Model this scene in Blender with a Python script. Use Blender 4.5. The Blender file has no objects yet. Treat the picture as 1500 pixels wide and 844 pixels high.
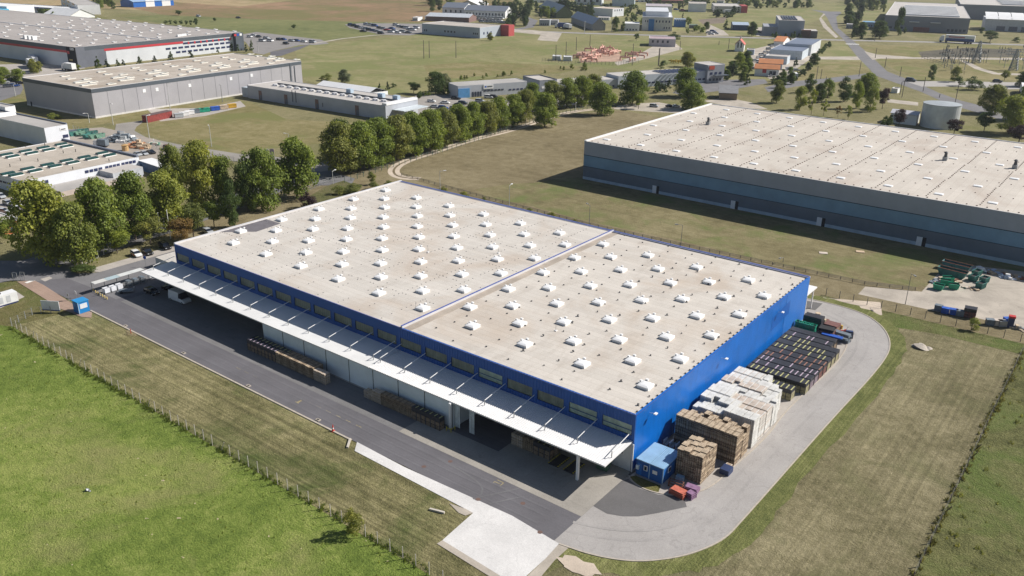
import bpy, math, random
from mathutils import Vector
random.seed(7)
PI = math.pi
sc = bpy.context.scene
COL = sc.collection
# ------------------------------------------------------------------ camera model (metres; main warehouse corner at the origin)
F, YAW, PITCH, ROLL = 1240.518, -0.65285, 0.3846, 0.01405
CAM = Vector((53.3775, -101.5125, 76.8625))
_fw = Vector((math.sin(YAW) * math.cos(PITCH), math.cos(YAW) * math.cos(PITCH), -math.sin(PITCH)))
_r = Vector((math.cos(YAW), -math.sin(YAW), 0)); _u = _r.cross(_fw)
_c, _s = math.cos(ROLL), math.sin(ROLL)
RX, UX = _c * _r + _s * _u, -_s * _r + _c * _u
def G(px, py, z=0.0):
    d = RX * ((px - 750) / F) + UX * (-(py - 422) / F) + _fw
    t = (z - CAM.z) / d.z
    return Vector((CAM.x + t * d.x, CAM.y + t * d.y, z))
def proj(x, y, z):
    d = Vector((x, y, z)) - CAM
    w = d.dot(_fw)
    return 750 + F * d.dot(RX) / w, 422 - F * d.dot(UX) / w
def hgt(o, ty):
    lo, hi = 0.0, 70.0
    for _ in range(40):
        m = (lo + hi) / 2
        if proj(o.x, o.y, m)[1] > ty: lo = m
        else: hi = m
    return lo
def wpx(o, wp):
    d = (o - CAM).dot(_fw)
    return wp * d / F
# ------------------------------------------------------------------ mesh builder
class MB:
    def __init__(s): s.v = []; s.f = []; s.m = []; s.mats = []
    def mi(s, mat):
        if mat not in s.mats: s.mats.append(mat)
        return s.mats.index(mat)
    def face(s, pts, mat):
        n = len(s.v); s.v += [tuple(p) for p in pts]; s.f.append(tuple(range(n, n + len(pts)))); s.m.append(s.mi(mat)); return s
    def box(s, x0, y0, z0, x1, y1, z1, mat, top=None, T=None):
        if x0 > x1: x0, x1 = x1, x0
        if y0 > y1: y0, y1 = y1, y0
        if z0 > z1: z0, z1 = z1, z0
        n = len(s.v)
        P = [(x0, y0, z0), (x1, y0, z0), (x1, y1, z0), (x0, y1, z0), (x0, y0, z1), (x1, y0, z1), (x1, y1, z1), (x0, y1, z1)]
        if T: P = [T(p) for p in P]
        s.v += P
        k = s.mi(mat); kt = s.mi(top) if top else k
        for q, mm in (((0, 3, 2, 1), k), ((4, 5, 6, 7), kt), ((0, 1, 5, 4), k), ((1, 2, 6, 5), k), ((2, 3, 7, 6), k), ((3, 0, 4, 7), k)):
            s.f.append(tuple(n + i for i in q)); s.m.append(mm)
        return s
    def prism(s, poly, z0, z1, mat, top=None):
        a = sum(poly[i - 1][0] * poly[i][1] - poly[i][0] * poly[i - 1][1] for i in range(len(poly)))
        if a < 0: poly = poly[::-1]
        N = len(poly)
        s.face([(p[0], p[1], z1) for p in poly], top or mat)
        s.face([(p[0], p[1], z0) for p in poly[::-1]], mat)
        for i in range(N):
            p, q = poly[i], poly[(i + 1) % N]
            s.face([(p[0], p[1], z0), (q[0], q[1], z0), (q[0], q[1], z1), (p[0], p[1], z1)], mat)
        return s
    def tube(s, a, b, r0, r1=None, n=6, mat=None, cap=True):
        a, b = Vector(a), Vector(b); r1 = r0 if r1 is None else r1
        d = (b - a).normalized(); u = d.cross(Vector((0, 0, 1)) if abs(d.z) < .9 else Vector((1, 0, 0))).normalized(); w = d.cross(u)
        A = [a + (u * math.cos(2 * PI * i / n) + w * math.sin(2 * PI * i / n)) * r0 for i in range(n)]
        B = [b + (u * math.cos(2 * PI * i / n) + w * math.sin(2 * PI * i / n)) * r1 for i in range(n)]
        for i in range(n):
            j = (i + 1) % n; s.face([A[i], B[i], B[j], A[j]][::-1] if False else [A[i], A[j], B[j], B[i]], mat)
        if cap: s.face(B, mat); s.face(A[::-1], mat)
        return s
    def mesh(s, name):
        me = bpy.data.meshes.new(name); me.from_pydata(s.v, [], s.f)
        for m in s.mats: me.materials.append(m)
        me.polygons.foreach_set('material_index', s.m); me.update(); return me
    def build(s, name, parent=None, loc=(0, 0, 0), rot=0.0):
        o = bpy.data.objects.new(name, s.mesh(name)); COL.objects.link(o)
        o.location = loc; o.rotation_euler = (0, 0, rot)
        if parent: o.parent = parent
        return o
def tag(o, label=None, cat=None, group=None, kind=None):
    if label: o['label'] = label
    if cat: o['category'] = cat
    if group: o['group'] = group
    if kind: o['kind'] = kind
    return o
def thing(name, label, cat, loc=(0, 0, 0), rot=0.0, group=None):
    o = bpy.data.objects.new(name, None); COL.objects.link(o); o.empty_display_size = .5
    o.location = loc; o.rotation_euler = (0, 0, rot)
    return tag(o, label, cat, group)
KIDS = {}
def kids(o):
    if o.name not in KIDS: KIDS[o.name] = list(o.children)
    return KIDS[o.name]
def dup(root, loc, rot=0.0, label=None, group=None, scale=None, cat=None, paint=None):
    r = root.copy(); COL.objects.link(r); r.location = loc; r.rotation_euler = (0, 0, rot)
    if scale: r.scale = scale
    if label: r['label'] = label
    if group: r['group'] = group
    if cat: r['category'] = cat
    def rec(src, dst, d):
        for ch in kids(src):
            c = ch.copy(); COL.objects.link(c); c.parent = dst
            if paint and ch.name.split('.')[0] in ('body', 'crown', 'cab'): setpaint(c, paint)
            rec(ch, c, d + 1)
    rec(root, r, 0)
    if paint and r.type == 'MESH': setpaint(r, paint)
    return r
def setpaint(o, m):
    o.material_slots[0].link = 'OBJECT'; o.material_slots[0].material = m
ORDS = 'first second third fourth fifth sixth seventh eighth ninth tenth eleventh twelfth thirteenth fourteenth fifteenth sixteenth seventeenth eighteenth nineteenth twentieth'.split()
def ORD(i):
    if i < 20: return ORDS[i]
    t = ['twenty', 'thirty', 'forty', 'fifty'][(i + 1) // 10 - 2]; u = (i + 1) % 10
    return (t + '-' + ORDS[u - 1]) if u else t[:-1] + 'ieth'
# ------------------------------------------------------------------ materials
def nmat(name, rough=.7, metal=0.0):
    m = bpy.data.materials.new(name); m.use_nodes = True
    nt = m.node_tree; b = nt.nodes['Principled BSDF']; b.inputs['Roughness'].default_value = rough; b.inputs['Metallic'].default_value = metal
    return m, nt, b
def nd(nt, t, **k):
    n = nt.nodes.new(t)
    for a, v in k.items():
        if a.startswith('i_'):
            key = a[2:]; n.inputs[int(key) if key.isdigit() else key].default_value = v
        else: setattr(n, a, v)
    return n
def posn(nt, scale=(1, 1, 1), obj=False):
    g = nt.nodes.new('ShaderNodeTexCoord').outputs['Object'] if obj else nt.nodes.new('ShaderNodeNewGeometry').outputs['Position']
    mp = nt.nodes.new('ShaderNodeMapping'); mp.inputs['Scale'].default_value = scale
    nt.links.new(g, mp.inputs['Vector']); return mp.outputs[0]
def noise(nt, vec, scale, detail=4, rough=.55, dist=0.0):
    n = nd(nt, 'ShaderNodeTexNoise'); n.inputs['Scale'].default_value = scale; n.inputs['Detail'].default_value = detail
    n.inputs['Roughness'].default_value = rough; n.inputs['Distortion'].default_value = dist
    nt.links.new(vec, n.inputs['Vector']); return n.outputs['Fac']
def ramp(nt, fac, stops):
    r = nt.nodes.new('ShaderNodeValToRGB'); e = r.color_ramp.elements
    while len(e) < len(stops): e.new(.5)
    for q, (p, c) in zip(e, stops):
        q.position = p; q.color = (*c, 1) if len(c) == 3 else c
    nt.links.new(fac, r.inputs[0]); return r.outputs[0]
def mix(nt, fac, a, b, mode='MIX'):
    m = nt.nodes.new('ShaderNodeMix'); m.data_type = 'RGBA'; m.blend_type = mode
    for s, v in ((m.inputs[0], fac), (m.inputs[6], a), (m.inputs[7], b)):
        if isinstance(v, (int, float)): s.default_value = v
        elif isinstance(v, tuple): s.default_value = (*v, 1) if len(v) == 3 else v
        else: nt.links.new(v, s)
    return m.outputs[2]
def maprange(nt, v, a, b, c=0.0, d=1.0):
    m = nt.nodes.new('ShaderNodeMapRange'); nt.links.new(v, m.inputs[0])
    for i, x in enumerate((a, b, c, d)): m.inputs[i + 1].default_value = x
    return m.outputs[0]
def bump(nt, b, h, dist, strength=1.0):
    n = nt.nodes.new('ShaderNodeBump'); n.inputs['Distance'].default_value = dist; n.inputs['Strength'].default_value = strength
    nt.links.new(h, n.inputs['Height']); nt.links.new(n.outputs[0], b.inputs['Normal'])
def wave(nt, vec, scale, axis='X', dist=0.0, dscale=1.0):
    w = nt.nodes.new('ShaderNodeTexWave'); w.bands_direction = axis; w.inputs['Scale'].default_value = scale
    w.inputs['Distortion'].default_value = dist; w.inputs['Detail'].default_value = 2; w.inputs['Detail Scale'].default_value = dscale
    nt.links.new(vec, w.inputs['Vector']); return w.outputs['Fac']
def gray(v): return (v, v, v)
_mc = {}
def M(name, col, rough=.7, var=.12, scale=.6, metal=0.0, rib=None, dirt=.0):
    """plain surface: colour with uneven wear; rib=(axis, period_m, depth) adds sheet-metal ribs"""
    if name in _mc: return _mc[name]
    m, nt, b = nmat(name, rough, metal)
    v = posn(nt)
    f = noise(nt, v, scale, 5, .6)
    c = mix(nt, 1.0, col, ramp(nt, f, [(.3, gray(1 - var)), (.7, gray(1 + var))]), 'MULTIPLY')
    if dirt:
        f2 = maprange(nt, noise(nt, posn(nt, (1, 1, .25)), scale * 3, 6, .7), .5, .75)
        c = mix(nt, mix(nt, 1.0, gray(dirt), f2, 'MULTIPLY'), c, tuple(x * .45 for x in col))
    nt.links.new(c, b.inputs['Base Color'])
    if rib:
        ax, per, dep = rib
        w = wave(nt, posn(nt), 2 * PI / 20 / per, ax)   # blender wave: period = 2*pi/(20*scale)
        bump(nt, b, maprange(nt, w, .3, .7), dep)
    _mc[name] = m; return m
def hexc(r, g, b):
    f = lambda c: (c / 255 / 12.92) if c / 255 <= .04045 else ((c / 255 + .055) / 1.055) ** 2.4
    return (f(r), f(g), f(b))
def grass(name, cols, patch=None, stripe=None, s0=.03, bmp=.12, spots=0, contrast=1.0):
    """cols: dark, mid, light; patch=(colour, scale, lo, hi); stripe=(axis, period, strength)"""
    if name in _mc: return _mc[name]
    m, nt, b = nmat(name, .95); b.inputs['Specular IOR Level'].default_value = .1
    v = posn(nt)
    big = noise(nt, v, s0, 4, .6, .4)
    mid = noise(nt, v, s0 * 9, 5, .65, .3)
    fine = noise(nt, v, 2.2, 5, .75)
    a = mix(nt, .5, big, mid); a = mix(nt, .32, a, fine)
    c = ramp(nt, a, [(.4, cols[0]), (.5, cols[1]), (.59, cols[2])])
    if patch:
        pf = maprange(nt, noise(nt, v, patch[1], 6, .68, .5), patch[2], patch[3])
        c = mix(nt, pf, c, patch[0])
    if stripe:
        ax, per, st = stripe
        sv = posn(nt, (1 / per, .012, 1) if ax == 'X' else (.012, 1 / per, 1))
        sf = noise(nt, sv, 1.0, 3, .8)
        w = ramp(nt, sf, [(.38, gray(1 - st)), (.5, gray(1)), (.62, gray(1 + st))])
        c = mix(nt, 1.0, c, w, 'MULTIPLY')
    vf = noise(nt, v, 5.5, 3, .7)
    c = mix(nt, 1.0, c, ramp(nt, vf, [(.32, gray(.78)), (.68, gray(1.22))]), 'MULTIPLY')
    if spots:
        sp = maprange(nt, noise(nt, v, .9, 2, .5), .735, .76)
        c = mix(nt, sp, c, (.5, .42, .27))
    nt.links.new(c, b.inputs['Base Color'])
    h = mix(nt, .5, noise(nt, v, .9, 4, .7), noise(nt, v, 3.5, 3, .8))
    bump(nt, b, h, bmp * 4)
    _mc[name] = m; return m
def paving(name, col, var=.12, streak=None, cracks=0, joint=None, rough=.85, spot=0.0):
    if name in _mc: return _mc[name]
    m, nt, b = nmat(name, rough); b.inputs['Specular IOR Level'].default_value = .3
    v = posn(nt)
    c = mix(nt, 1.0, col, ramp(nt, noise(nt, v, .12, 5, .65, .3), [(.32, gray(1 - var)), (.68, gray(1 + var))]), 'MULTIPLY')
    c = mix(nt, 1.0, c, ramp(nt, noise(nt, v, 6.0, 3, .8), [(.3, gray(.86)), (.7, gray(1.14))]), 'MULTIPLY')
    if streak:
        ax, per, st = streak
        sv = posn(nt, (1 / per, .02, 1) if ax == 'X' else (.02, 1 / per, 1))
        c = mix(nt, 1.0, c, ramp(nt, noise(nt, sv, 1.0, 4, .7), [(.36, gray(1 - st)), (.64, gray(1 + st))]), 'MULTIPLY')
    if cracks:
        vo = nd(nt, 'ShaderNodeTexVoronoi', feature='DISTANCE_TO_EDGE'); vo.inputs['Scale'].default_value = .14
        nv = nt.nodes.new('ShaderNodeVectorMath'); nv.operation = 'ADD'
        nn = nt.nodes.new('ShaderNodeTexNoise'); nn.inputs['Scale'].default_value = .5; nt.links.new(v, nn.inputs['Vector'])
        sc_ = nt.nodes.new('ShaderNodeVectorMath'); sc_.operation = 'SCALE'; sc_.inputs['Scale'].default_value = 3.0
        nt.links.new(nn.outputs['Color'], sc_.inputs[0]); nt.links.new(v, nv.inputs[0]); nt.links.new(sc_.outputs[0], nv.inputs[1])
        nt.links.new(nv.outputs[0], vo.inputs['Vector'])
        cf = maprange(nt, vo.outputs['Distance'], .004, .012, cracks, 0)
        c = mix(nt, cf, c, tuple(x * .45 for x in col))
    if joint:
        br = nd(nt, 'ShaderNodeTexBrick', offset=0.0); br.inputs['Scale'].default_value = 1.0
        br.inputs['Brick Width'].default_value = joint; br.inputs['Row Height'].default_value = joint; br.inputs['Mortar Size'].default_value = .025
        br.inputs['Color1'].default_value = (1, 1, 1, 1); br.inputs['Color2'].default_value = (.94, .94, .94, 1); br.inputs['Mortar'].default_value = (.75, .74, .72, 1)
        nt.links.new(v, br.inputs['Vector']); c = mix(nt, 1.0, c, br.outputs['Color'], 'MULTIPLY')
    if spot:
        c = mix(nt, maprange(nt, noise(nt, v, .35, 6, .6, .6), .6, .72, 0, spot), c, tuple(x * .5 for x in col))
    nt.links.new(c, b.inputs['Base Color'])
    bump(nt, b, noise(nt, v, 12.0, 3, .8), .02)
    _mc[name] = m; return m
def roofmat(name, col, stain, seam_axis='Y', seam=1.55, dx=12.3, light=.1, var=.55):
    if name in _mc: return _mc[name]
    m, nt, b = nmat(name, .8); b.inputs['Specular IOR Level'].default_value = .3
    v = posn(nt)
    f = noise(nt, v, .045, 6, .62, .8)
    c = ramp(nt, f, [(.3, tuple(x * 1.08 for x in col)), (.5, col), (.66, stain)])
    f2 = noise(nt, posn(nt, (1, .35, 1) if seam_axis == 'Y' else (.35, 1, 1)), .35, 6, .7, .3)
    c = mix(nt, maprange(nt, f2, .5, .78, 0, var), c, tuple(x * .72 for x in stain))
    # membrane sheets: one direction, each sheet a slightly different tone, thin darker welds
    br = nd(nt, 'ShaderNodeTexBrick', offset=.37); br.inputs['Scale'].default_value = 1
    br.inputs['Brick Width'].default_value = 24; br.inputs['Row Height'].default_value = seam; br.inputs['Mortar Size'].default_value = .045
    br.inputs['Color1'].default_value = (1.04, 1.04, 1.04, 1); br.inputs['Color2'].default_value = (.95, .95, .95, 1); br.inputs['Mortar'].default_value = (.84, .82, .8, 1)
    if seam_axis == 'Y': nt.links.new(v, br.inputs['Vector'])
    else:
        mp = nt.nodes.new('ShaderNodeMapping'); mp.inputs['Rotation'].default_value = (0, 0, PI / 2); nt.links.new(v, mp.inputs[0]); nt.links.new(mp.outputs[0], br.inputs['Vector'])
    c = mix(nt, 1.0, c, br.outputs['Color'], 'MULTIPLY')
    c = mix(nt, 1.0, c, ramp(nt, noise(nt, v, 3.0, 4, .8), [(.3, gray(.93)), (.7, gray(1.07))]), 'MULTIPLY')
    nt.links.new(c, b.inputs['Base Color']); _mc[name] = m; return m
def leafmat(name, col, var=.35, hue=(1.25, 1.1, .8)):
    if name in _mc: return _mc[name]
    m, nt, b = nmat(name, .6); b.inputs['Specular IOR Level'].default_value = .25
    v = posn(nt)
    oi = nt.nodes.new('ShaderNodeObjectInfo')
    f = noise(nt, v, .35, 3, .6); g = noise(nt, v, 2.2, 2, .6)
    c = ramp(nt, mix(nt, .5, f, g), [(.36, tuple(x * (1 - var) for x in col)), (.5, col), (.64, tuple(min(1, x * (1 + var) * h) for x, h in zip(col, hue)))])
    c = mix(nt, 1.0, c, ramp(nt, oi.outputs['Random'], [(0, (.8, .84, .85)), (.5, (1, 1, 1)), (1, (1.14, 1.08, .95))]), 'MULTIPLY')
    nt.links.new(c, b.inputs['Base Color'])
    tr = nt.nodes.new('ShaderNodeBsdfTranslucent'); nt.links.new(mix(nt, 1.0, c, (1.3, 1.35, .7), 'MULTIPLY'), tr.inputs[0])
    ms = nt.nodes.new('ShaderNodeMixShader'); ms.inputs[0].default_value = .36
    out = nt.nodes['Material Output']; nt.links.new(b.outputs[0], ms.inputs[1]); nt.links.new(tr.outputs[0], ms.inputs[2]); nt.links.new(ms.outputs[0], out.inputs[0])
    _mc[name] = m; return m
# ------------------------------------------------------------------ ground
LAYER = [0]; LAID = []
def inside(p, Q):
    c = False; x, y = p
    for (x0, y0), (x1, y1) in zip(Q, Q[1:] + Q[:1]):
        if (y0 > y) != (y1 > y) and x < x0 + (y - y0) * (x1 - x0) / (y1 - y0): c = not c
    return c
def overlaps(P, Q):
    if max(p[0] for p in P) < min(q[0] for q in Q) or max(q[0] for q in Q) < min(p[0] for p in P): return False
    if max(p[1] for p in P) < min(q[1] for q in Q) or max(q[1] for q in Q) < min(p[1] for p in P): return False
    if any(inside(p, Q) for p in P) or any(inside(q, P) for q in Q): return True
    def o(a, b, c): return (b[0] - a[0]) * (c[1] - a[1]) - (b[1] - a[1]) * (c[0] - a[0])
    for a, b in zip(P, P[1:] + P[:1]):
        for c, d in zip(Q, Q[1:] + Q[:1]):
            if o(a, b, c) * o(a, b, d) < 0 and o(c, d, a) * o(c, d, b) < 0: return True
    return False
def sheet(name, pts, mat, world=False, z=None, kind='structure', label=None):
    """one flat sheet, 6 mm above the highest sheet it overlaps"""
    P = [(p[0], p[1]) for p in pts] if world else [tuple(G(*p)[:2]) for p in pts]
    a = sum(P[i - 1][0] * P[i][1] - P[i][0] * P[i - 1][1] for i in range(len(P)))
    if a < 0: P = P[::-1]
    lv = 0
    if z is None:
        lv = 1 + max([l for (Q, l) in LAID if overlaps(P, Q)], default=0)
        LAID.append((P, lv)); LAYER[0] = max(LAYER[0], lv)
    zz = .006 * lv
    mb = MB(); mb.face([(x, y, zz) for x, y in P], mat)
    o = mb.build(name); tag(o, label, None, None, kind)
    # n-gon to triangles so concave outlines fill properly
    import bmesh
    bm = bmesh.new(); bm.from_mesh(o.data); bmesh.ops.triangulate(bm, faces=bm.faces[:], ngon_method='EAR_CLIP'); bm.to_mesh(o.data); bm.free()
    return o
def rect(x0, y0, x1, y1): return [(x0, y0), (x1, y0), (x1, y1), (x0, y1)]
def ribbon(pts, wid, world=False):
    """outline of a band of given widths (m) along a centre line"""
    P = [Vector((p[0], p[1])) if world else G(*p).to_2d() for p in pts]
    if not isinstance(wid, (list, tuple)): wid = [wid] * len(P)
    L, R = [], []
    for i, p in enumerate(P):
        d = (P[min(i + 1, len(P) - 1)] - P[max(i - 1, 0)]).normalized(); n = Vector((-d.y, d.x))
        L.append(p + n * wid[i] / 2); R.append(p - n * wid[i] / 2)
    return [tuple(q) for q in L + R[::-1]]
def smooth(pts, k=2):
    for _ in range(k):
        o = [pts[0]]
        for a, b in zip(pts, pts[1:]):
            o += [(a[0] * .75 + b[0] * .25, a[1] * .75 + b[1] * .25), (a[0] * .25 + b[0] * .75, a[1] * .25 + b[1] * .75)]
        pts = o + [pts[-1]]
    return pts
g_base = grass('dry grass', [(.15, .14, .065), (.215, .195, .1), (.27, .235, .13)], patch=((.16, .16, .06), .02, .5, .66))
g_lush = grass('lush meadow', [(.1, .145, .028), (.17, .225, .046), (.27, .305, .085)], patch=((.26, .25, .1), .05, .54, .74), s0=.045, bmp=.16, spots=1)
g_mown = grass('mown verge', [(.11, .105, .045), (.205, .185, .09), (.3, .265, .14)], patch=((.085, .105, .033), .07, .5, .68), stripe=('Y', .9, .26), s0=.04, bmp=.12)
g_brown = grass('brown stubble', [(.12, .108, .055), (.2, .175, .098), (.28, .245, .145)], patch=((.14, .135, .065), .08, .5, .7), stripe=('X', .75, .15), s0=.06, bmp=.1)
g_right = grass('rough green meadow', [(.1, .105, .04), (.19, .19, .075), (.27, .255, .12)], patch=((.14, .18, .05), .05, .45, .6), s0=.05, bmp=.3)
g_edge = grass('greener kerbside grass', [(.09, .105, .035), (.15, .16, .055), (.22, .22, .09)], stripe=('X', .5, .2), bmp=.1)
g_lawn = grass('patchy lawn', [(.13, .112, .056), (.2, .172, .09), (.26, .225, .125)], patch=((.145, .165, .06), .06, .49, .64), stripe=('Y', 1.3, .08), s0=.03, bmp=.08)
g_lawn2 = grass('brown lawn', [(.135, .11, .06), (.2, .165, .095), (.255, .215, .13)], s0=.03, bmp=.06)
g_west = grass('yellow green field', [(.15, .135, .055), (.22, .19, .09), (.28, .24, .13)], patch=((.17, .17, .065), .03, .5, .6), s0=.025, bmp=.06)
g_north = grass('olive field', [(.165, .16, .07), (.225, .21, .1), (.285, .26, .135)], patch=((.18, .19, .075), .022, .48, .58), s0=.02, bmp=.05)
g_north2 = grass('darker green field', [(.11, .125, .05), (.16, .17, .07), (.21, .205, .09)], s0=.012, bmp=.05)
g_red = grass('reddish ploughed field', [(.15, .125, .06), (.24, .165, .095), (.33, .21, .135)], patch=((.17, .155, .065), .008, .45, .6), s0=.007, bmp=.05)
g_tan = grass('stubble field', [(.26, .2, .11), (.36, .27, .155), (.42, .33, .2)], patch=((.22, .2, .085), .006, .5, .6), s0=.006, bmp=.03)
asphalt = paving('dark asphalt', (.125, .12, .13), .12, streak=('Y', .5, .06))
asphalt2 = paving('middle grey asphalt', (.175, .17, .17), .12, streak=('Y', .6, .06), spot=.4)
asphalt3 = paving('pale worn asphalt', (.345, .325, .31), .1, cracks=.22, spot=.3)
patchas = paving('patched asphalt', (.125, .12, .12), .14, spot=.2)
concrete = paving('grey beige concrete', (.33, .305, .27), .14, joint=6.15, spot=.5)
newconc = paving('fresh white concrete', (.6, .585, .57), .12, spot=.3, cracks=.12)
pavers = paving('beige pavers', (.4, .365, .33), .08, joint=2.0, spot=.2)
redpav = paving('reddish pavers', (.33, .235, .185), .1, joint=1.2)
gravel = paving('pale gravel', (.4, .355, .3), .22, spot=.5)
dirtm = paving('dusty track', (.5, .42, .34), .16, spot=.35)
darkroad = paving('old street asphalt', (.17, .165, .17), .12, spot=.2)
kerbm = M('kerb stone', (.42, .37, .31), .85, .15, 2)
whitep = M('road paint', (.75, .74, .7), .7, .15, 2)
yellowp = M('faded yellow paint', (.27, .225, .13), .8, .45, 3)
S = 9000
sheet('ground', rect(-S, -S, S, S), g_base, True, z=0.0)
# far fields, top of the picture
sheet('field', [(-400, -20), (860, -30), (860, 4), (640, 2), (500, 6), (330, 22), (150, 12), (-200, 5)], g_tan)
sheet('field', [(100, -8), (350, 10), (450, -2), (640, -30), (1000, -30), (1000, -1), (750, 10), (640, 33), (520, 32), (380, 28), (250, 24)], g_red)
sheet('field', [(230, 22), (380, 28), (560, 33), (640, 50), (560, 52), (440, 65), (350, 52), (260, 38), (180, 26)], g_north2)
sheet('field', [(750, 0), (1240, 4), (1500, 3), (1900, 10), (1500, 40), (1200, 30), (1100, 56), (860, 30), (760, 20)], g_north)
sheet('field', [(430, 68), (620, 50), (700, 58), (760, 46), (900, 52), (1125, 58), (1236, 62), (1258, 84), (1277, 106), (1180, 118), (1010, 118), (900, 100), (760, 108), (660, 122), (640, 140), (520, 135), (445, 118)], g_north)
sheet('field', [(620, 96), (700, 90), (860, 98), (820, 108), (700, 112), (630, 118)], g_west)
sheet('field', [(1255, 66), (1500, 68), (1900, 72), (1900, 110), (1500, 118), (1340, 116), (1290, 92)], g_west)
sheet('field', [(1198, 92), (1258, 90), (1276, 106), (1160, 121), (1180, 104)], g_west)
sheet('field', [(-100, 160), (40, 140), (200, 160), (340, 148), (366, 150), (420, 175), (560, 182), (520, 215), (470, 210), (340, 224), (240, 205), (160, 180), (110, 190), (60, 178)], g_west)
sheet('soil', [(1345, 76), (1410, 70), (1490, 73), (1490, 84), (1350, 84)], grass('bare soil', [(.08, .075, .06), (.12, .11, .085), (.15, .135, .1)], s0=.05))
sheet('soil', [(1022, 29), (1065, 25), (1060, 34), (1030, 36)], grass('spoil soil', [(.16, .13, .1), (.2, .165, .13), (.25, .2, .16)], s0=.05))
# land around the two warehouses
sheet('lawn', [(-182, 95), (-160, 94), (-130, 88), (60, 88), (60, 150), (-106, 150), (-106, 262), (-166, 275), (-190, 225)], g_lawn2, True)
sheet('lawn', [(-126, 112), (-117, 107), (-100, 108.5), (-78, 106), (-50, 108), (-20, 107), (0, 109), (14, 113), (28, 126), (70, 128), (70, 152), (-104, 152), (-112, 143), (-116, 132), (-122, 124)], g_lawn, True)
sheet('lawn', [(-185, 20), (-125, 12), (-125, 88), (-186, 98)], g_lawn2, True)
sheet('meadow', [(-420, -36), (-131, -36), (-11, -37.1), (60, -37.8), (60, -260), (-420, -260)], g_lush, True)
sheet('verge', [(-158, -24), (-131, -36), (-11, -37.1), (60, -37.8), (60, -36), (0, -21), (-126, -21), (-150, -22)], g_mown, True)
sheet('verge', [(-175, -60), (-131, -36), (-129, -23), (-158, -23), (-176, -30)], grass('entrance grass', [(.09, .085, .03), (.15, .135, .055), (.2, .17, .09)], patch=((.1, .12, .035), .06, .5, .65), s0=.06), True)
sheet('verge', [(0, -38), (41.4, -38), (41.4, 91), (-2, 93.5), (-2, 70), (8, -10)], g_brown, True)
sheet('meadow', [(41.4, -60), (200, -60), (200, 90), (41.4, 90.5)], g_right, True)
sheet('verge', [(-3, 76), (-1, 92.5), (40.9, 93.4), (70, 94), (70, 88), (26, 87), (14, 84), (4, 83)], g_right, True)
# gravel yard beyond the right corner and the track behind the warehouse
sheet('gravel_yard', [(1257, 431), (1267.5, 420), (1350, 427.5), (1375, 400), (1392, 384), (1440, 391), (1600, 410), (1700, 540), (1500, 482), (1435, 467), (1375, 457)], gravel)
sheet('track', [(-126, 84.5), (-119, 80.5), (6, 80.5), (13, 90), (10.5, 97.5), (0, 92), (-40, 88), (-90, 87)], dirtm, True)
OUT = [(819.4, 796.6), (865.6, 812.5), (912, 821), (949.5, 822), (998.6, 815.4), (1039, 801), (1063.7, 786.5), (1082.5, 766), (1125, 718.5), (1220, 611), (1275, 552.5), (1300, 520), (1303.7, 502.5), (1297.5, 486), (1285, 472.5), (1265, 460), (1235, 450), (1205, 442.5), (1180, 437.5)]
INN = [(1180, 459), (1220, 472.5), (1235, 485), (1242.5, 500), (1238.7, 515), (1220, 540), (1175, 580), (1145, 611), (1125, 640.5), (1062, 697), (1048, 710), (1027.5, 721.4), (998.6, 727), (964, 724.3), (938, 715.6), (925, 706), (919, 697)]
OUTw = [tuple(G(*p)[:2]) for p in OUT]; INNw = [tuple(G(*p)[:2]) for p in INN]
def offs(pts, d):
    P = [Vector(p) for p in pts]; o = []
    for i, p in enumerate(P):
        t = (P[min(i + 1, len(P) - 1)] - P[max(i - 1, 0)]).normalized(); o.append(tuple(p + Vector((t.y, -t.x)) * d))
    return o
Ow = smooth(OUTw, 2); Iw = smooth(INNw, 2)
rng = random.Random(3)
sheet('verge', Ow + [(x + rng.uniform(-.5, .5), y + rng.uniform(-.5, .5)) for x, y in offs(Ow, 3.2)][::-1], g_edge, True)
sheet('road', Ow + [(-1, 74)] + [tuple(p) for p in ()] + Iw + [(0, -3)], asphalt3, True)
sheet('pavement', [(0, 75.7), (2, 75.7)] + Iw + [(0, -2.6)], pavers, True)
sheet('lawn', [(921.5, 699), (931, 697), (968, 712), (964, 723), (950, 720), (938, 714.5), (927, 706)], grass('small lawn', [(.1, .1, .03), (.15, .14, .05), (.19, .17, .07)], s0=.1))
sheet('road', [(-.05, -3), (-.05, -21.3), (1.6, -21.5), (1.6, -3)], asphalt3, True)
sheet('asphalt_patch', [(909, 705.5), (920, 702), (927, 708), (938, 716.5), (964, 725), (1001.5, 728), (1006, 743), (964, 752), (935, 757), (912, 757), (889, 753), (868.5, 741.6)], patchas)
sheet('asphalt_patch', [tuple(G(*p)[:2]) for p in [(1182, 441), (1205, 445), (1194, 455), (1181, 452)]], patchas, True)
# the loading yard in front
sheet('yard', rect(-128, -21.2, 0, 0), asphalt, True)
sheet('yard', rect(-126, -14.4, -37, -.1), asphalt2, True)
sheet('yard', rect(-37, -14.4, 0, -.1), concrete, True)
sheet('yard', rect(-37, -8.6, -20, -.1), asphalt, True)
sheet('yard', [(523, 648), (592, 684.5), (750, 756), (819, 797), (800, 818), (765, 850), (739, 848), (648, 792), (693, 752), (519.5, 661)], newconc)
sheet('gravel_edge', [(648, 792), (739, 848), (725, 850), (640, 797)], gravel)
sheet('gravel_edge', [(819, 797), (833, 803), (812, 822), (792, 846), (765, 852), (800, 818)], gravel)
sheet('gravel_edge', [(693, 752), (682, 746), (658, 738), (672, 752), (682, 756)], gravel)
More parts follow.
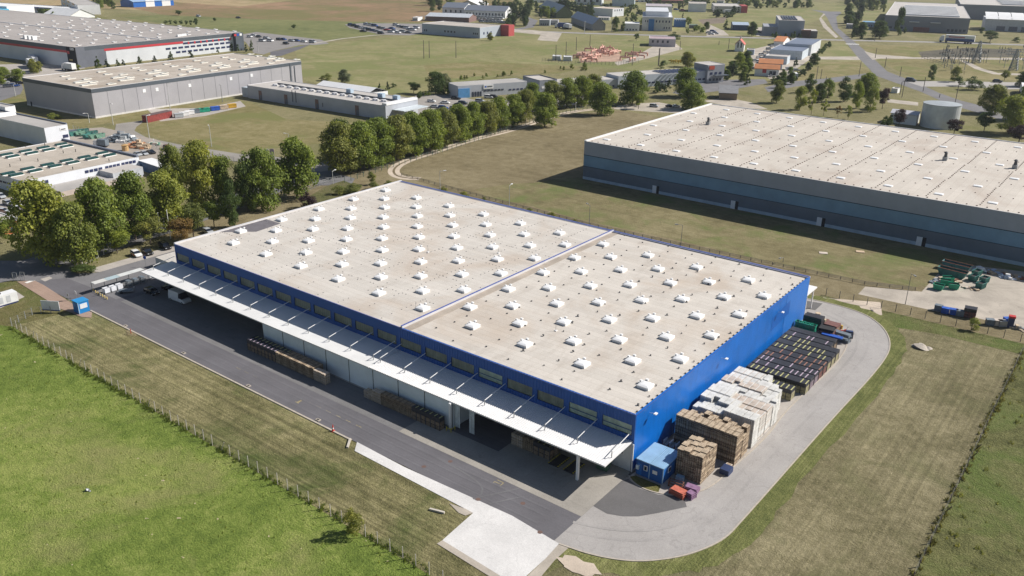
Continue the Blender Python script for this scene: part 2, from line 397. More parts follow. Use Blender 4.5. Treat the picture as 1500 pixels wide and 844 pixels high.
# entrance area at the left end
sheet('yard', [(-157, -21.2), (-128, -21.2), (-128, -6), (-126, 0), (-131, 8), (-139, 12), (-147, 17), (-149, 8), (-147.5, -8), (-151, -12), (-156, -11), (-158, -16)], darkroad, True)
sheet('yard', [(-153.5, -21.1), (-128, -21.1), (-128, -14.4), (-140, -14.4), (-150, -15)], asphalt, True)
sheet('pavement', [(25, 413), (50, 411), (64, 418), (92, 436), (112, 449), (135, 458), (134, 466), (120, 465), (100, 457), (86, 452), (78, 446)], redpav)
sheet('pavement', [(-151.5, -9.5), (-147.6, -8), (-147.6, 20), (-147, 42), (-152, 42), (-151.5, 8)], pavers, True)
sheet('pavement', [(44, 401), (56, 396), (77, 408), (66, 413)], pavers)
sheet('pavement', ribbon([(38, 415), (66, 405), (94, 397)], 1.0), whitep, True)
sheet('pavement', [(0, 437), (24, 427), (36, 435), (0, 452)], pavers)
sheet('street', ribbon(smooth([(-190, -90), (-165, -32), (-164, -10), (-168, 20), (-177, 60), (-188, 95), (-200, 150), (-212, 230), (-215, 262)], 2), 12.5, True), darkroad, True)
sheet('yard', [(-190, -50), (-158, -24), (-154, -21), (-154, -11), (-160, -8), (-175, -20)], darkroad, True)
sheet('yard', [(455, 262), (480, 250), (520, 262), (512, 276), (490, 272), (460, 272)], darkroad)
sheet('verge', [(478, 273), (503, 265), (530, 275), (500, 300), (460, 305), (440, 296)], grass('gate grass', [(.08, .09, .03), (.12, .12, .05), (.16, .14, .07)], s0=.08))
# gravel track between the row of trees and the lawn, in two wheel tracks
TR = [(615, 262), (583, 260), (574, 250), (588, 238), (632, 224), (690, 205), (754, 190), (800, 173), (840, 163), (895, 158), (945, 161), (990, 163)]
TRw = smooth([tuple(G(*p)[:2]) for p in TR], 2)
sheet('track', ribbon(TRw, 4.3, True), dirtm, True)
sheet('track', ribbon(TRw, .9, True), grass('track middle grass', [(.14, .11, .07), (.2, .16, .1), (.25, .2, .14)], s0=.3), True)
sheet('car_park', [(930, 152), (965, 150), (1003, 157), (1000, 166), (955, 164), (900, 160), (905, 155)], gravel)
# streets and tracks further out
sheet('road', [(170, 182), (215, 176), (200, 186), (197, 192), (215, 202), (262, 212), (352, 226), (470, 236), (500, 246), (470, 252), (340, 236), (250, 222), (190, 206), (168, 194)], paving('pale loop road', (.27, .25, .225), .1))
sheet('road', [(215, 160), (300, 158), (352, 148), (360, 156), (300, 170), (235, 178)], pavers)
sheet('road', [(-60, 128), (30, 118), (34, 130), (30, 138), (0, 148), (-60, 165)], darkroad)
sheet('car_park', [(-60, 122), (-60, 96), (110, 92), (125, 100), (30, 117), (0, 124)], pavers)
sheet('car_park', [(345, 52), (375, 47), (470, 58), (482, 64), (462, 66), (440, 66), (400, 75), (386, 80), (372, 78), (360, 62)], paving('car park asphalt', (.24, .225, .215), .1))
sheet('car_park', [(396, 76), (455, 65), (440, 72), (412, 82), (396, 84)], asphalt)
sheet('path', ribbon([(458, 64), (500, 57), (545, 52), (575, 50)], [4, 4, 4, 4]), gravel, True)
sheet('car_park', [(505, 36), (530, 34), (620, 35), (625, 48), (600, 52), (560, 51), (512, 41)], paving('car park asphalt', (.24, .225, .215), .1))
sheet('car_park', [(608, 140), (660, 138), (700, 148), (760, 146), (800, 140), (860, 132), (900, 142), (820, 158), (700, 180), (640, 172), (600, 172)], paving('business yard paving', (.3, .275, .25), .1, spot=.3))
sheet('car_park', [(0, 188), (100, 190), (150, 187), (230, 205), (262, 225), (245, 236), (205, 235), (210, 260), (180, 270), (120, 240)], paving('scrap yard paving', (.33, .29, .25), .12, spot=.4))
sheet('car_park', [(0, 290), (60, 288), (80, 300), (40, 318), (0, 322)], pavers)
sheet('road', ribbon([(752, 44), (775, 40), (782, 30), (760, 22), (700, 18), (620, 24)], 9), darkroad, True)
sheet('road', ribbon([(700, 38), (760, 45), (860, 49), (1000, 53), (1125, 56), (1237, 59), (1375, 62), (1500, 66), (1700, 72)], [11] * 9), paving('far street', (.3, .285, .28), .08), True)
sheet('path', [(752, 43), (779, 44), (823, 49), (816, 61), (787, 59), (792, 51), (750, 47)], gravel)
sheet('road', [(1187, 14), (1215, 17), (1230, 17), (1233, 19), (1225, 25), (1227.5, 41), (1245, 56), (1265, 72.5), (1285, 91), (1300, 105), (1340, 120), (1375, 136), (1407.5, 147.5), (1450, 158), (1560, 185), (1500, 186), (1435, 166), (1400, 156), (1377.5, 147.5), (1350, 135), (1315, 122.5), (1280, 110), (1275, 102.5), (1255, 82.5), (1237.5, 60), (1221, 44), (1211, 25), (1205, 19)], darkroad)
sheet('path', [(1206, 20), (1209, 21), (1203, 26), (1212, 38), (1228, 54), (1224, 56), (1206, 40), (1200, 28)], gravel)
sheet('path', [(1266, 75), (1285, 80), (1340, 84), (1500, 85), (1600, 86), (1600, 89), (1500, 88), (1350, 86.5), (1290, 86), (1278, 88)], gravel)
sheet('path', [(1197.5, 83), (1256, 83), (1260, 88), (1197, 87)], gravel)
sheet('path', [(1405, 88), (1415, 89), (1438, 100), (1462, 107), (1500, 108), (1500, 111), (1455, 109), (1428, 101)], gravel)
sheet('road', [(1120, 128), (1152, 120), (1210, 115), (1275, 107), (1283, 112), (1220, 121), (1165, 127), (1125, 135)], darkroad)
sheet('road', [(1325, 119), (1390, 119), (1500, 121), (1600, 122), (1600, 130), (1480, 131), (1400, 127), (1350, 127)], paving('side street', (.36, .34, .32), .08))
sheet('road', [(1300, 145), (1345, 150), (1345, 155), (1300, 150)], gravel)
sheet('road', [(1010, 118), (1120, 116), (1125, 122), (1080, 130), (1000, 140), (985, 136)], darkroad)
sheet('yard', [(1030, 148), (1065, 143), (1100, 150), (1125, 160), (1080, 158)], gravel)
sheet('yard', [(1104, 72), (1145, 62), (1196, 68), (1200, 78), (1168, 100), (1152, 116), (1128, 116), (1096, 96)], gravel)
sheet('yard', [(1108, 40), (1130, 40), (1142, 54), (1108, 53)], gravel)
sheet('path', [(960, 66), (985, 60), (1000, 72), (940, 88), (905, 96), (900, 92), (935, 80)], gravel)
sheet('yard', [(1035, 34), (1060, 45), (1068, 52), (1035, 53)], gravel)
sheet('yard', [(845, 76), (905, 72), (912, 90), (850, 92)], paving('pink gravel', (.4, .27, .2), .25, spot=.4))
# bare dry bits, kerbs, paint
def blob(name, px, py, rx, ry, mat, seed):
    r_ = random.Random(seed); c = G(px, py); n = 16
    sheet(name, [(c.x + rx * math.cos(2 * PI * i / n) * r_.uniform(.7, 1.25), c.y + ry * math.sin(2 * PI * i / n) * r_.uniform(.7, 1.25)) for i in range(n)], mat, True)
blob('bare_soil', 848, 830, 3.2, 1.6, dirtm, 1)
blob('bare_soil', 193, 489, 2.0, .9, grass('scuffed soil', [(.16, .13, .07), (.22, .18, .1), (.3, .25, .15)], s0=.4), 2)
blob('gravel_heap_base', 1349, 509, 1.8, 1.3, gravel, 3)
# kerb along the yard and both edges of the loop road: real step
def kerb(name, pts, w_, h_, mat):
    mb = MB()
    P = [Vector(p) for p in pts]
    for a, b in zip(P, P[1:]):
        d = (b - a).normalized(); n = Vector((-d.y, d.x)) * w_ / 2
        mb.prism([tuple(a + n), tuple(b + n), tuple(b - n), tuple(a - n)], 0, h_, mat)
    return tag(mb.build(name), None, None, None, 'structure')
kerb('kerb', [(-126.3, -21.3), (-41.2, -21.3)], .35, .14, kerbm)
kerb('kerb', offs(Ow, .12), .24, .13, kerbm)
kerb('kerb', offs(Iw, .1), .22, .14, kerbm)
ZM = .006 * LAYER[0] + .012
def stripe(pts, wid, mat=None, nm='road_marking'):
    P = ribbon(pts, wid, True); sheet(nm, P, mat or yellowp, True)
for k in range(14):                                     # dashed yellow lane line in the yard
    x = -78.0 + k * 2.6
    if k not in (3, 7): stripe([(x, -17.5), (x + 1.3, -17.5)], .16)
stripe([(-58.6, -18.9), (-57.6, -18.9)], .16); stripe([(-58.1, -18.9), (-58.1, -17.9)], .5)
for a, b in (((-15.2, -14.9), (-13.9, -14.9)), ((-15.2, -16.1), (-13.9, -16.1)), ((-15.2, -15.5), (-14.2, -15.5)), ((-13.9, -14.9), (-13.9, -16.1)), ((-15.2, -15.5), (-15.2, -16.1))):
    stripe([a, b], .17)
oldline = paving('worn white line', (.15, .147, .153), .2)
stripe(smooth([(-28, -16.2), (-20, -16.6), (-15.8, -17.6), (-14.6, -19.5), (-14.6, -21)], 2), .3, oldline)
TM = paving('tyre polished asphalt', (.325, .307, .294), .15)
TL = paving('lighter worn yard asphalt', (.14, .135, .145), .15)
mid_ = smooth([tuple(G(*p)[:2]) for p in [(835, 775), (880, 785), (930, 790), (985, 785), (1030, 768), (1062, 740), (1110, 685), (1190, 600), (1250, 540), (1272, 505), (1260, 480), (1215, 458)]], 3)
for d_, w_ in ((-1.6, .5), (.5, .5)): stripe(offs(mid_, d_), w_, TM, 'tyre_track')
for y_, w_ in ((-19.6, .35), (-17.6, .3), (-16.0, .4)): stripe([(-120, y_), (-80, y_ + .3), (-40, y_ - .2), (-4, y_)], w_, TL, 'tyre_track')
stripe([(-15, -21), (-11.2, -14.6)], .3, oldline); stripe([(-12.4, -20.5), (-9.6, -16)], .25, oldline)
for x, y in ((-26.5, -19.4), (-14.3, -20.6), (-2.6, -21.0), (-24.2, -15.7), (-8.5, -17.2)):
    sheet('manhole_cover', [(x + .38 * math.cos(t * PI / 6), y + .38 * math.sin(t * PI / 6)) for t in range(12)], M('rusty iron', (.14, .085, .07), .8), True)
# zebra crossings
for (a, b, n) in (((1240, 64.5), (1257, 65), 8), ((1380, 148.5), (1398, 155), 8)):
    A, B = G(*a), G(*b)
    for i in range(n):
        p = A.lerp(B, i / (n - 1)); d = (B - A).normalized()
        q = Vector((-d.y, d.x, 0)) * 3.2
        stripe([tuple((p - q)[:2]), tuple((p + q)[:2])], 1.0, whitep)
# ------------------------------------------------------------------ main warehouse (axis aligned: x along the front, y to the back)
HT, W_, L_ = 10.38, 125.0, 75.7
XS = -50.3
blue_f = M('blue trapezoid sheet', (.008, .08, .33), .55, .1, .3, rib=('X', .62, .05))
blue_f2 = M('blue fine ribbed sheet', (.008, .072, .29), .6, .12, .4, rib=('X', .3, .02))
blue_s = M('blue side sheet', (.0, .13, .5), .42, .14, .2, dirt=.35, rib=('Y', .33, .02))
blue_p = M('paler blue sheet', (.02, .16, .54), .5, .08, .12, rib=('Y', .33, .02))
blue_d = M('darker blue sheet', (.0, .1, .42), .5, .08, .12, rib=('Y', .33, .02))
roofL = roofmat('left roof membrane', (.54, .505, .46), (.49, .43, .37), 'Y', 1.55, var=.4)
roofR = roofmat('right roof membrane', (.54, .5, .45), (.48, .415, .35), 'Y', 1.55, var=.55)
white = M('white coated metal', (.78, .77, .76), .5, .06, .4)
whited = M('white dome acrylic', (.86, .86, .86), .3, .05, 1.2)
trimw = M('pale flashing', (.62, .61, .62), .4, .1, .3)
bluecap = M('violet blue cap', (.09, .12, .33), .5, .1)
dark = M('dark interior', (.02, .02, .022), .9, .2)
darkmetal = M('dark grey metal', (.07, .07, .075), .6, .2)
greymetal = M('grey steel', (.32, .33, .34), .45, .15, metal=.3)
winm = M('dim strip window', (.16, .175, .14), .35, .3, .5, rib=('X', .62, .03))
winm2 = M('pale strip window', (.3, .37, .31), .35, .25, .8, rib=('X', .62, .03))
frameb = M('blue window frame', (.008, .05, .22), .5, .1)
canopyL = M('white canopy sheet', (.74, .735, .72), .5, .06, .2, rib=('X', .25, .012))
canopyR = M('white ribbed canopy sheet', (.75, .74, .73), .5, .05, .3)
panel = M('pale blue sandwich panel', (.72, .78, .82), .5, .1, .25)
plinthm = M('concrete plinth', (.4, .39, .37), .8, .15)
wh = thing('warehouse', 'long blue warehouse with beige flat roof, domed skylights and white canopy', 'warehouse', (0, 0, 0))
# walls
m = MB()
BZ0, BZ1 = 6.55, 8.35
def front(x0, x1, n, mat, inset=.55, first=True):
    """front band above the canopy with n window bays; returns the bays"""
    bays = []; step = (x1 - x0) / n
    m.box(x0, 0, BZ1, x1, .3, HT, mat); m.box(x0, 0, 5.3, x1, .3, BZ0, mat)
    for i in range(n + 1):
        xx = x0 + i * step
        a, b_ = max(x0, xx - inset), min(x1, xx + inset)
        m.box(a, .001, BZ0, b_, .3, BZ1, mat)
    for i in range(n): bays.append((x0 + i * step + inset, x0 + (i + 1) * step - inset))
    return bays
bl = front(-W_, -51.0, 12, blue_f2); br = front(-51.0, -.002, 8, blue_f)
m.box(-W_, .02, 0, -82, .3, 5.3, panel); m.box(-30.5, .02, 0, -.3, .3, 5.3, M('white wall sheet', (.6, .61, .62), .6, .1))
m.box(-82, .02, 0, -30.5, .3, 5.3, panel)
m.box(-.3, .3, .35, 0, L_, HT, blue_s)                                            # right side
m.box(-.3, .3, 0, .03, L_, .35, plinthm)
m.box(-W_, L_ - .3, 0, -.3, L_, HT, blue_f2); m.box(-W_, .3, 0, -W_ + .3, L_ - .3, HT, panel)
m.build('wall', wh)
m = MB(); m.box(.0, 62.5, .36, .03, L_, HT - .02, blue_p); m.build('wall_panel', wh)['label'] = 'paler blue end section'
m = MB(); m.face([(.045, 55.2, 4.6), (.045, 64.8, 5.4), (.045, 64.8, 8.4), (.045, 55.2, 7.6)], blue_d); m.build('wall_panel', wh)['label'] = 'darker repainted patch'
m = MB(); m.box(-.12, -.06, .1, .06, .1, 5.1, white); m.build('corner_trim', wh)
m = MB(); m.box(-.1, L_ - .12, .1, .08, L_ + .05, 5.6, white); m.build('corner_trim', wh)
# ribs of the coarse right front: real standing ribs
m = MB()
for i in range(int(50.5 / .62)):
    x = -50.7 + i * .62
    m.box(x, -.045, BZ1 + .02, x + .22, 0, HT - .03, blue_f)
m.build('wall_rib', wh)
m = MB()
for i in range(int(50.5 / .62)):
    x = -50.7 + i * .62; m.box(x, -.045, 5.6, x + .22, 0, BZ0 - .05, blue_f)
m.build('wall_rib', wh)
for i, (a, b_) in enumerate(bl + br):
    pale = i in (15, 18, 19)
    m = MB(); m.box(a, -.03, BZ0 - .08, b_, .1, BZ0, frameb); m.box(a, -.03, BZ1, b_, .1, BZ1 + .08, frameb)
    m.box(a - .08, -.03, BZ0 - .08, a, .1, BZ1 + .08, frameb); m.box(b_, -.03, BZ0 - .08, b_ + .08, .1, BZ1 + .08, frameb)
    if pale: m.box(a, .0, BZ0 + .75, b_, .06, BZ0 + .83, frameb)
    fr = m.build('window', wh)
    m = MB(); m.box(a, .12, BZ0, b_, .2, BZ1, winm2 if pale else winm); m.build('pane', fr)
# roofs
m = MB(); m.box(-W_ + .05, .05, HT - .3, XS, L_ - .05, HT + .02, roofL)
m.build('roof', wh)['label'] = 'left section of the flat roof'
m = MB(); m.box(XS + .35, .05, HT - .5, -.05, L_ - .05, HT - .1, roofR); m.box(XS + .35, .3, HT - .1, XS + 2.2, L_ - .3, HT - .06, paving('gravel strip', (.36, .31, .26), .25, spot=.4))
m.build('roof', wh)['label'] = 'right section of the flat roof'
m = MB(); m.box(-W_ - .05, -.02, HT - .1, -W_ + .45, L_, HT + .32, trimw); m.build('parapet', wh)
m = MB(); m.box(XS, .1, HT - .3, XS + .35, L_ - .2, HT + .38, trimw); m.box(XS - .05, .08, HT + .38, XS + .3, L_ - .18, HT + .46, bluecap); m.build('parapet', wh)
m = MB()
m.box(-W_ + .45, L_ - .45, HT - .1, -.1, L_ + .02, HT + .14, bluecap); m.box(-W_ + .45, L_ - 1.05, HT - .1, -.1, L_ - .65, HT + .1, M('slate blue flashing', (.2, .22, .3), .5, .15))
m.box(-W_ + .4, L_ + .02, HT - .3, 0, L_ + .3, HT + .02, trimw); m.build('gutter', wh)
m = MB(); m.box(-W_ + .3, -.05, HT - .05, XS, .12, HT + .08, bluecap); m.box(XS, -.05, HT - .12, .03, .1, HT - .02, bluecap); m.box(-.1, -.02, HT - .12, .05, L_, HT - .03, M('roof edge lip', (.05, .09, .3), .5, .1)); m.build('roof_edge', wh)
# one hundred domed skylights with their two openers
ds = MB(); ds.box(-1.12, -1.12, 0, 1.12, 1.12, .42, whited)
dd = MB()
ring = [(1.16, .42), (1.16, .5), (.75, .66), (.3, .74)]
for (a, za), (b_, zb) in zip(ring, ring[1:]):
    A = [(-a, -a, za), (a, -a, za), (a, a, za), (-a, a, za)]; B = [(-b_, -b_, zb), (b_, -b_, zb), (b_, b_, zb), (-b_, b_, zb)]
    for i in range(4): j = (i + 1) % 4; dd.face([A[i], A[j], B[j], B[i]], whited)
dd.face([(-.3, -.3, .74), (.3, -.3, .74), (.3, .3, .74), (-.3, .3, .74)], whited)
do = MB(); do.box(-1.55, .55, .1, -1.15, 1.0, .62, white); do.tube((-1.5, .2, .0), (-1.5, .2, .5), .12, .12, 8, white)
dv = MB(); dv.box(-.85, 1.3, .05, -.45, 1.75, .55, darkmetal); dv.box(-.75, 1.2, .55, -.25, 1.6, .85, white)
ms, md, mo, mv = ds.mesh('skylight_base'), dd.mesh('skylight_dome'), do.mesh('skylight_opener'), dv.mesh('skylight_fan')
def skylight(x, y, z, par, full=True, s=.93):
    def mk(n, me, p, loc=(0, 0, 0)):
        o = bpy.data.objects.new(n, me); COL.objects.link(o); o.parent = p; o.location = loc; return o
    b0 = mk('skylight', ms, par, (x, y, z)); b0.scale = (s, s, s)
    mk('dome', md, b0)
    if full: mk('opener', mo, b0); mk('smoke_fan', mv, b0)
    return b0
NSKY = 0
for k in range(20):
    x = -3.4 - 6.15 * k if k < 8 else -53.1 - 6.13 * (k - 8)
    odd = k % 2
    for j in range(5):
        skylight(x, (15.5 if odd else 9.0) + 12.35 * j, HT - .1 if k < 8 else HT + .02, wh); NSKY += 1
# vents: pipe cowls on the right part, fasteners along the seams on the left part
vent = MB(); vent.tube((0, 0, 0), (0, 0, .3), .1, .1, 6, darkmetal); vent.tube((0, 0, .3), (0, 0, .42), .26, .12, 6, darkmetal); vent.box(-.3, -.1, 0, .3, .1, .07, darkmetal)
mvent = vent.mesh('roof_vent'); rr = random.Random(11); n = 0; rest = MB()
for i in range(8):
    for j in range(19):
        x = -2.2 - i * 6.15 + rr.choice((-.9, .9, 0)) ; y = 2.6 + j * 3.9 + (1.6 if i % 2 else 0) + rr.uniform(-.5, .5)
        if y > 74.5: continue
        if n < 92: 
            o = bpy.data.objects.new('roof_vent', mvent); COL.objects.link(o); o.parent = wh; o.location = (x, y, HT - .1); o.rotation_euler = (0, 0, rr.uniform(0, 3)); o.scale = (rr.uniform(.55, .95),) * 3; n += 1
        else:
            rest.box(x - .13, y - .1, HT - .1, x + .13, y + .1, HT + .08, darkmetal)
for i in range(46): rest.box(-.55, 1 + i * 1.62, HT - .1, -.3, 1.2 + i * 1.62, HT + .1, darkmetal)
tag(rest.build('roof_vent_row', wh), None, None, None, 'stuff')
fz = MB()
for k in range(13):
    x = -56.2 - k * 6.13
    for j in range(int(74 / 1.35)):
        if rr.random() < .62: fz.box(x - .07, .8 + j * 1.35, HT + .02, x + .07, .94 + j * 1.35, HT + .1, darkmetal)
for y in (12.4, 24.8, 37.1, 49.5, 61.8):
    for j in range(int(74 / .95)):
        if rr.random() < .6: x = -51.5 - j * .95; fz.box(x - .07, y - .07, HT + .02, x + .07, y + .07, HT + .1, darkmetal)
tag(fz.build('seam_fastener', wh), None, None, None, 'stuff')
m = MB()
for x, y in ((-22.5, 40.6), (-27.2, 17.5), (-62, 44), (-96, 14), (-75, 34), (-54, 8)):
    z = HT - .1 if x > XS else HT + .02
    m.tube((x, y, z), (x, y, z + 1.7), .05, .03, 5, greymetal); m.box(x - .25, y - .25, z, x + .25, y + .25, z + .14, white)
    m.build('roof_mast', wh); m = MB()
m.face([(-124.4, 12, HT + .027), (-124.4, 26, HT + .027), (-118.6, 26, HT + .027), (-117.8, 18, HT + .027)], M('new dark roof patch', (.14, .13, .14), .8, .15)); m.build('roof_patch', wh)
# canopy: two slabs hung on rods
def canopy(name, x0, x1, mat, label):
    m = MB(); ZI, ZO, Y = 5.62, 5.25, -8.05
    m.face([(x0, 0, ZI), (x0, Y, ZO), (x1, Y, ZO), (x1, 0, ZI)][::-1] if False else [(x0, Y, ZO), (x1, Y, ZO), (x1, 0, ZI), (x0, 0, ZI)], mat)
    m.face([(x0, 0, ZI - .22), (x1, 0, ZI - .22), (x1, Y, ZO - .22), (x0, Y, ZO - .22)], greymetal)
    m.face([(x0, Y, ZO - .22), (x1, Y, ZO - .22), (x1, Y, ZO), (x0, Y, ZO)], trimw)
    m.face([(x1, Y, ZO - .22), (x1, 0, ZI - .22), (x1, 0, ZI), (x1, Y, ZO)], white)
    m.face([(x0, 0, ZI - .22), (x0, Y, ZO - .22), (x0, Y, ZO), (x0, 0, ZI)], white)
    o = m.build(name, wh); o['label'] = label; return o
canopy('canopy', -127.0, -50.85, canopyL, 'smooth white canopy section')
cr = canopy('canopy', -50.7, -.25, canopyR, 'ribbed white canopy section')
m = MB()
for i in range(int(50.3 / .42)):
    x = -50.6 + i * .42
    q = [(x, -8.05, 5.25), (x + .16, -8.05, 5.25), (x + .16, -.05, 5.618), (x, -.05, 5.618)]
    t = [(p[0], p[1], p[2] + .05) for p in q]
    m.face(t, canopyR); m.face([q[0], q[1], t[1], t[0]], canopyR); m.face([q[1], q[2], t[2], t[1]], canopyR); m.face([q[3], q[0], t[0], t[3]], canopyR)
m.build('canopy_rib', cr)
rx = [-.6 - 6.2 * i for i in range(9)] + [-52.0 - 6.13 * i for i in range(13)]
for x in rx:
    m = MB(); m.tube((x, -.02, 7.15), (x, -5.6, 6.35), .07, .07, 5, white); m.build('tie_rod', wh)
    m = MB(); m.tube((x, -5.6, 5.3), (x, -5.6, 6.5), .08, .08, 5, greymetal); m.build('rod_post', wh)
# enclosure below the canopy and the open bays
m = MB(); m.box(-82.0, -7.9, 0, -30.5, 0, 5.15, panel); m.box(-82.0, -7.95, 0, -30.5, -7.9, .3, plinthm); en = m.build('enclosure', wh)
x = -82.0
for i in range(9):
    m = MB(); m.box(-82 + i * 6.43 - .05, -7.96, .1, -82 + i * 6.43 + .05, -7.9, 5.1, darkmetal); m.build('panel_joint', en)
for x0, x1 in ((-29.6, -25.2), (-24.0, -19.6), (-14.5, -10.5), (-101, -96), (-112, -107), (-92, -87.5)):
    m = MB(); m.box(x0, -.06, 0, x1, .03, 4.2, dark); m.box(x0 - .1, -.08, 4.2, x1 + .1, .02, 4.35, darkmetal); m.build('loading_door', wh)
for x in (-4.2, -2.4):
    m = MB(); m.box(x - .75, -.04, 2.6, x + .75, .04, 3.9, white); f_ = m.build('window', wh)
    m = MB(); m.box(x - .6, -.07, 2.75, x + .6, -.02, 3.75, M('dark glass', (.03, .045, .07), .15, .3)); m.build('pane', f_)
# strip curtains at the bay opening and canopy legs
curt = M('milky strip curtain', (.6, .65, .66), .4, .2, 1)
for x in (-30.2, -27.0):
    m = MB()
    for k in range(7): m.box(x + k * .16, -7.7 + .05 * (k % 2), .5, x + k * .16 + .12, -7.66 + .05 * (k % 2), 5.1, curt)
    m.build('strip_curtain', wh)
m = MB(); m.box(-5.75, -7.3, 0, -5.35, -6.9, 5.1, white); m.build('canopy_post', wh)
m = MB(); m.box(-30.9, -8.5, 0, -30.5, -8.1, 5.1, white); m.build('canopy_post', wh)
# wall lamps on the blue side
for y in (4.6, 31.0, 58.0):
    m = MB(); m.tube((0, y, 8.7 if y < 10 else 8.0), (.9, y, 8.9 if y < 10 else 8.2), .05, .05, 5, white); m.box(.8, y - .35, 8.82 if y < 10 else 8.12, 1.25, y + .35, 8.98 if y < 10 else 8.28, white); m.build('wall_lamp', wh)
# small canopy at the back corner and low annex at the left end
m = MB(); m.box(-22, L_ + .01, 5.1, -.5, L_ + 8.2, 5.35, white); m.box(-3.9, L_ + 3.6, 5.35, -3.2, L_ + 4.6, 5.6, darkmetal); m.box(-7, L_ + 4, 5.35, -5, L_ + 4.4, 5.55, darkmetal)
o = m.build('canopy', wh); o['label'] = 'flat white canopy at the back corner'
for x in (-1.2, -21): m = MB(); m.box(x, L_ + 7.5, 0, x + .25, L_ + 7.75, 5.1, white); m.build('canopy_post', wh)
m = MB(); m.box(-140.4, 3.2, 0, -W_ - .06, 11.5, 2.6, M('pale render', (.5, .52, .52), .8, .1), M('annex roof', (.5, .47, .43), .8, .15))
m.box(-140.5, 11.0, 2.6, -W_ - .1, 11.6, 2.9, trimw)
o = m.build('annex', wh); o['label'] = 'low flat roofed annex at the left end'
# ------------------------------------------------------------------ second warehouse
H2 = 13.5; X2, Y2, Y2B = -105.9, 147.4, 248.0; X2R = 75.0
gt = M('grey top band', (.33, .36, .4), .55, .08, .2, rib=('X', .35, .02)); gb = M('teal blue band', (.17, .3, .41), .5, .12, .2, rib=('X', .35, .025)); gn = M('navy grey band', (.13, .165, .205), .55, .12, .2, rib=('X', .35, .02))
pl2 = M('pale blue plinth', (.42, .5, .56), .7, .12); r2 = roofmat('second roof membrane', (.52, .475, .42), (.46, .4, .345), 'X', 2.1, var=.35)
wb = thing('warehouse', 'huge grey and teal banded warehouse behind the lawn', 'warehouse', (X2, Y2, 0))
LX, LY = X2R - X2, Y2B - Y2
m = MB()
for z0, z1, mt, o_ in ((0, 1.0, pl2, -.06), (1.0, 4.75, gn, 0), (4.75, 8.75, gb, 0), (8.75, H2, gt, 0)): m.box(0, o_, z0, LX, LY, z1, mt)
m.build('wall', wb)
for z, hh in ((4.75, .16), (8.75, .2)): m = MB(); m.box(-.05, -.09, z - hh / 2, LX, -.01, z + hh / 2, M('dark teal trim', (.015, .05, .08), .5, .1)); m.build('wall_trim', wb)
m = MB(); m.box(.3, .25, H2 - .1, LX, LY - .3, H2 + .06, r2); rf2 = m.build('roof', wb)
m = MB(); m.box(-.08, -.05, H2, .9, LY, H2 + .4, white); m.box(.9, -.06, H2, LX, .22, H2 + .16, trimw); m.box(.9, LY - .5, H2, LX, LY + .05, H2 + .3, trimw); m.build('parapet', wb)
for px, py in ((958.5, 281), (1070, 305), (1197, 329), (1343, 357)):
    x = G(px, py).x - X2
    m = MB(); m.box(x, -.12, 0, x + 1.5, 0, 2.6, white); m.box(x + 1.5, -.1, 0, x + 2.5, .02, 2.6, dark); m.build('door', wb)
n = 0
for j in range(6):
    for i in range(14):
        x = 4.7 + 13.65 * i + (6.8 if j % 2 else 0); y = 7.2 + 16.9 * j
        if x > LX - 3 or y > LY - 3: continue
        b0 = skylight(x, y, H2 + .06, wb, False); n += 1
        b0.scale = (1.0, .75, .45)
fz = MB(); 
for j in range(4):
    for k in range(11):
        x = 16 + 13.65 * k + j * .4
        for q in range(12): fz.box(x - .16, 3 + j * 25 + q * 2, H2 + .06, x + .16, 3.3 + j * 25 + q * 2, H2 + .22, M('rusty vent', (.12, .07, .05), .8))
for q in range(70): fz.box(2 + q * 2.5, 1.4, H2 + .06, 2.35 + q * 2.5, 1.7, H2 + .24, M('rusty vent', (.12, .07, .05), .8))
for j in range(1, 6):
    for q in range(55): fz.box(3 + q * 3.2, 16.9 * j - 1.2, H2 + .06, 3.3 + q * 3.2, 16.9 * j - .9, H2 + .2, M('rusty vent', (.12, .07, .05), .8))
tag(fz.build('roof_vent_row', wb), None, None, None, 'stuff')
for px, py in ((1384, 235), (1486, 247), (1037, 183)):
    p = G(px, py, H2); x, y = p.x - X2, p.y - Y2
    m = MB(); m.box(x - .7, y - .7, H2, x + .7, y + .7, H2 + 1.2, greymetal); m.tube((x, y, H2 + 1.2), (x, y, H2 + 2.6), .55, .4, 8, darkmetal); m.tube((x, y, H2 + 2.5), (x, y, H2 + 2.9), .75, .3, 8, darkmetal); m.build('roof_fan', wb)
m = MB()
for k in range(9): m.tube((20 + k * 18, .18, 1.0), (20 + k * 18, .18, 1.02), .05, .05, 5, darkmetal)
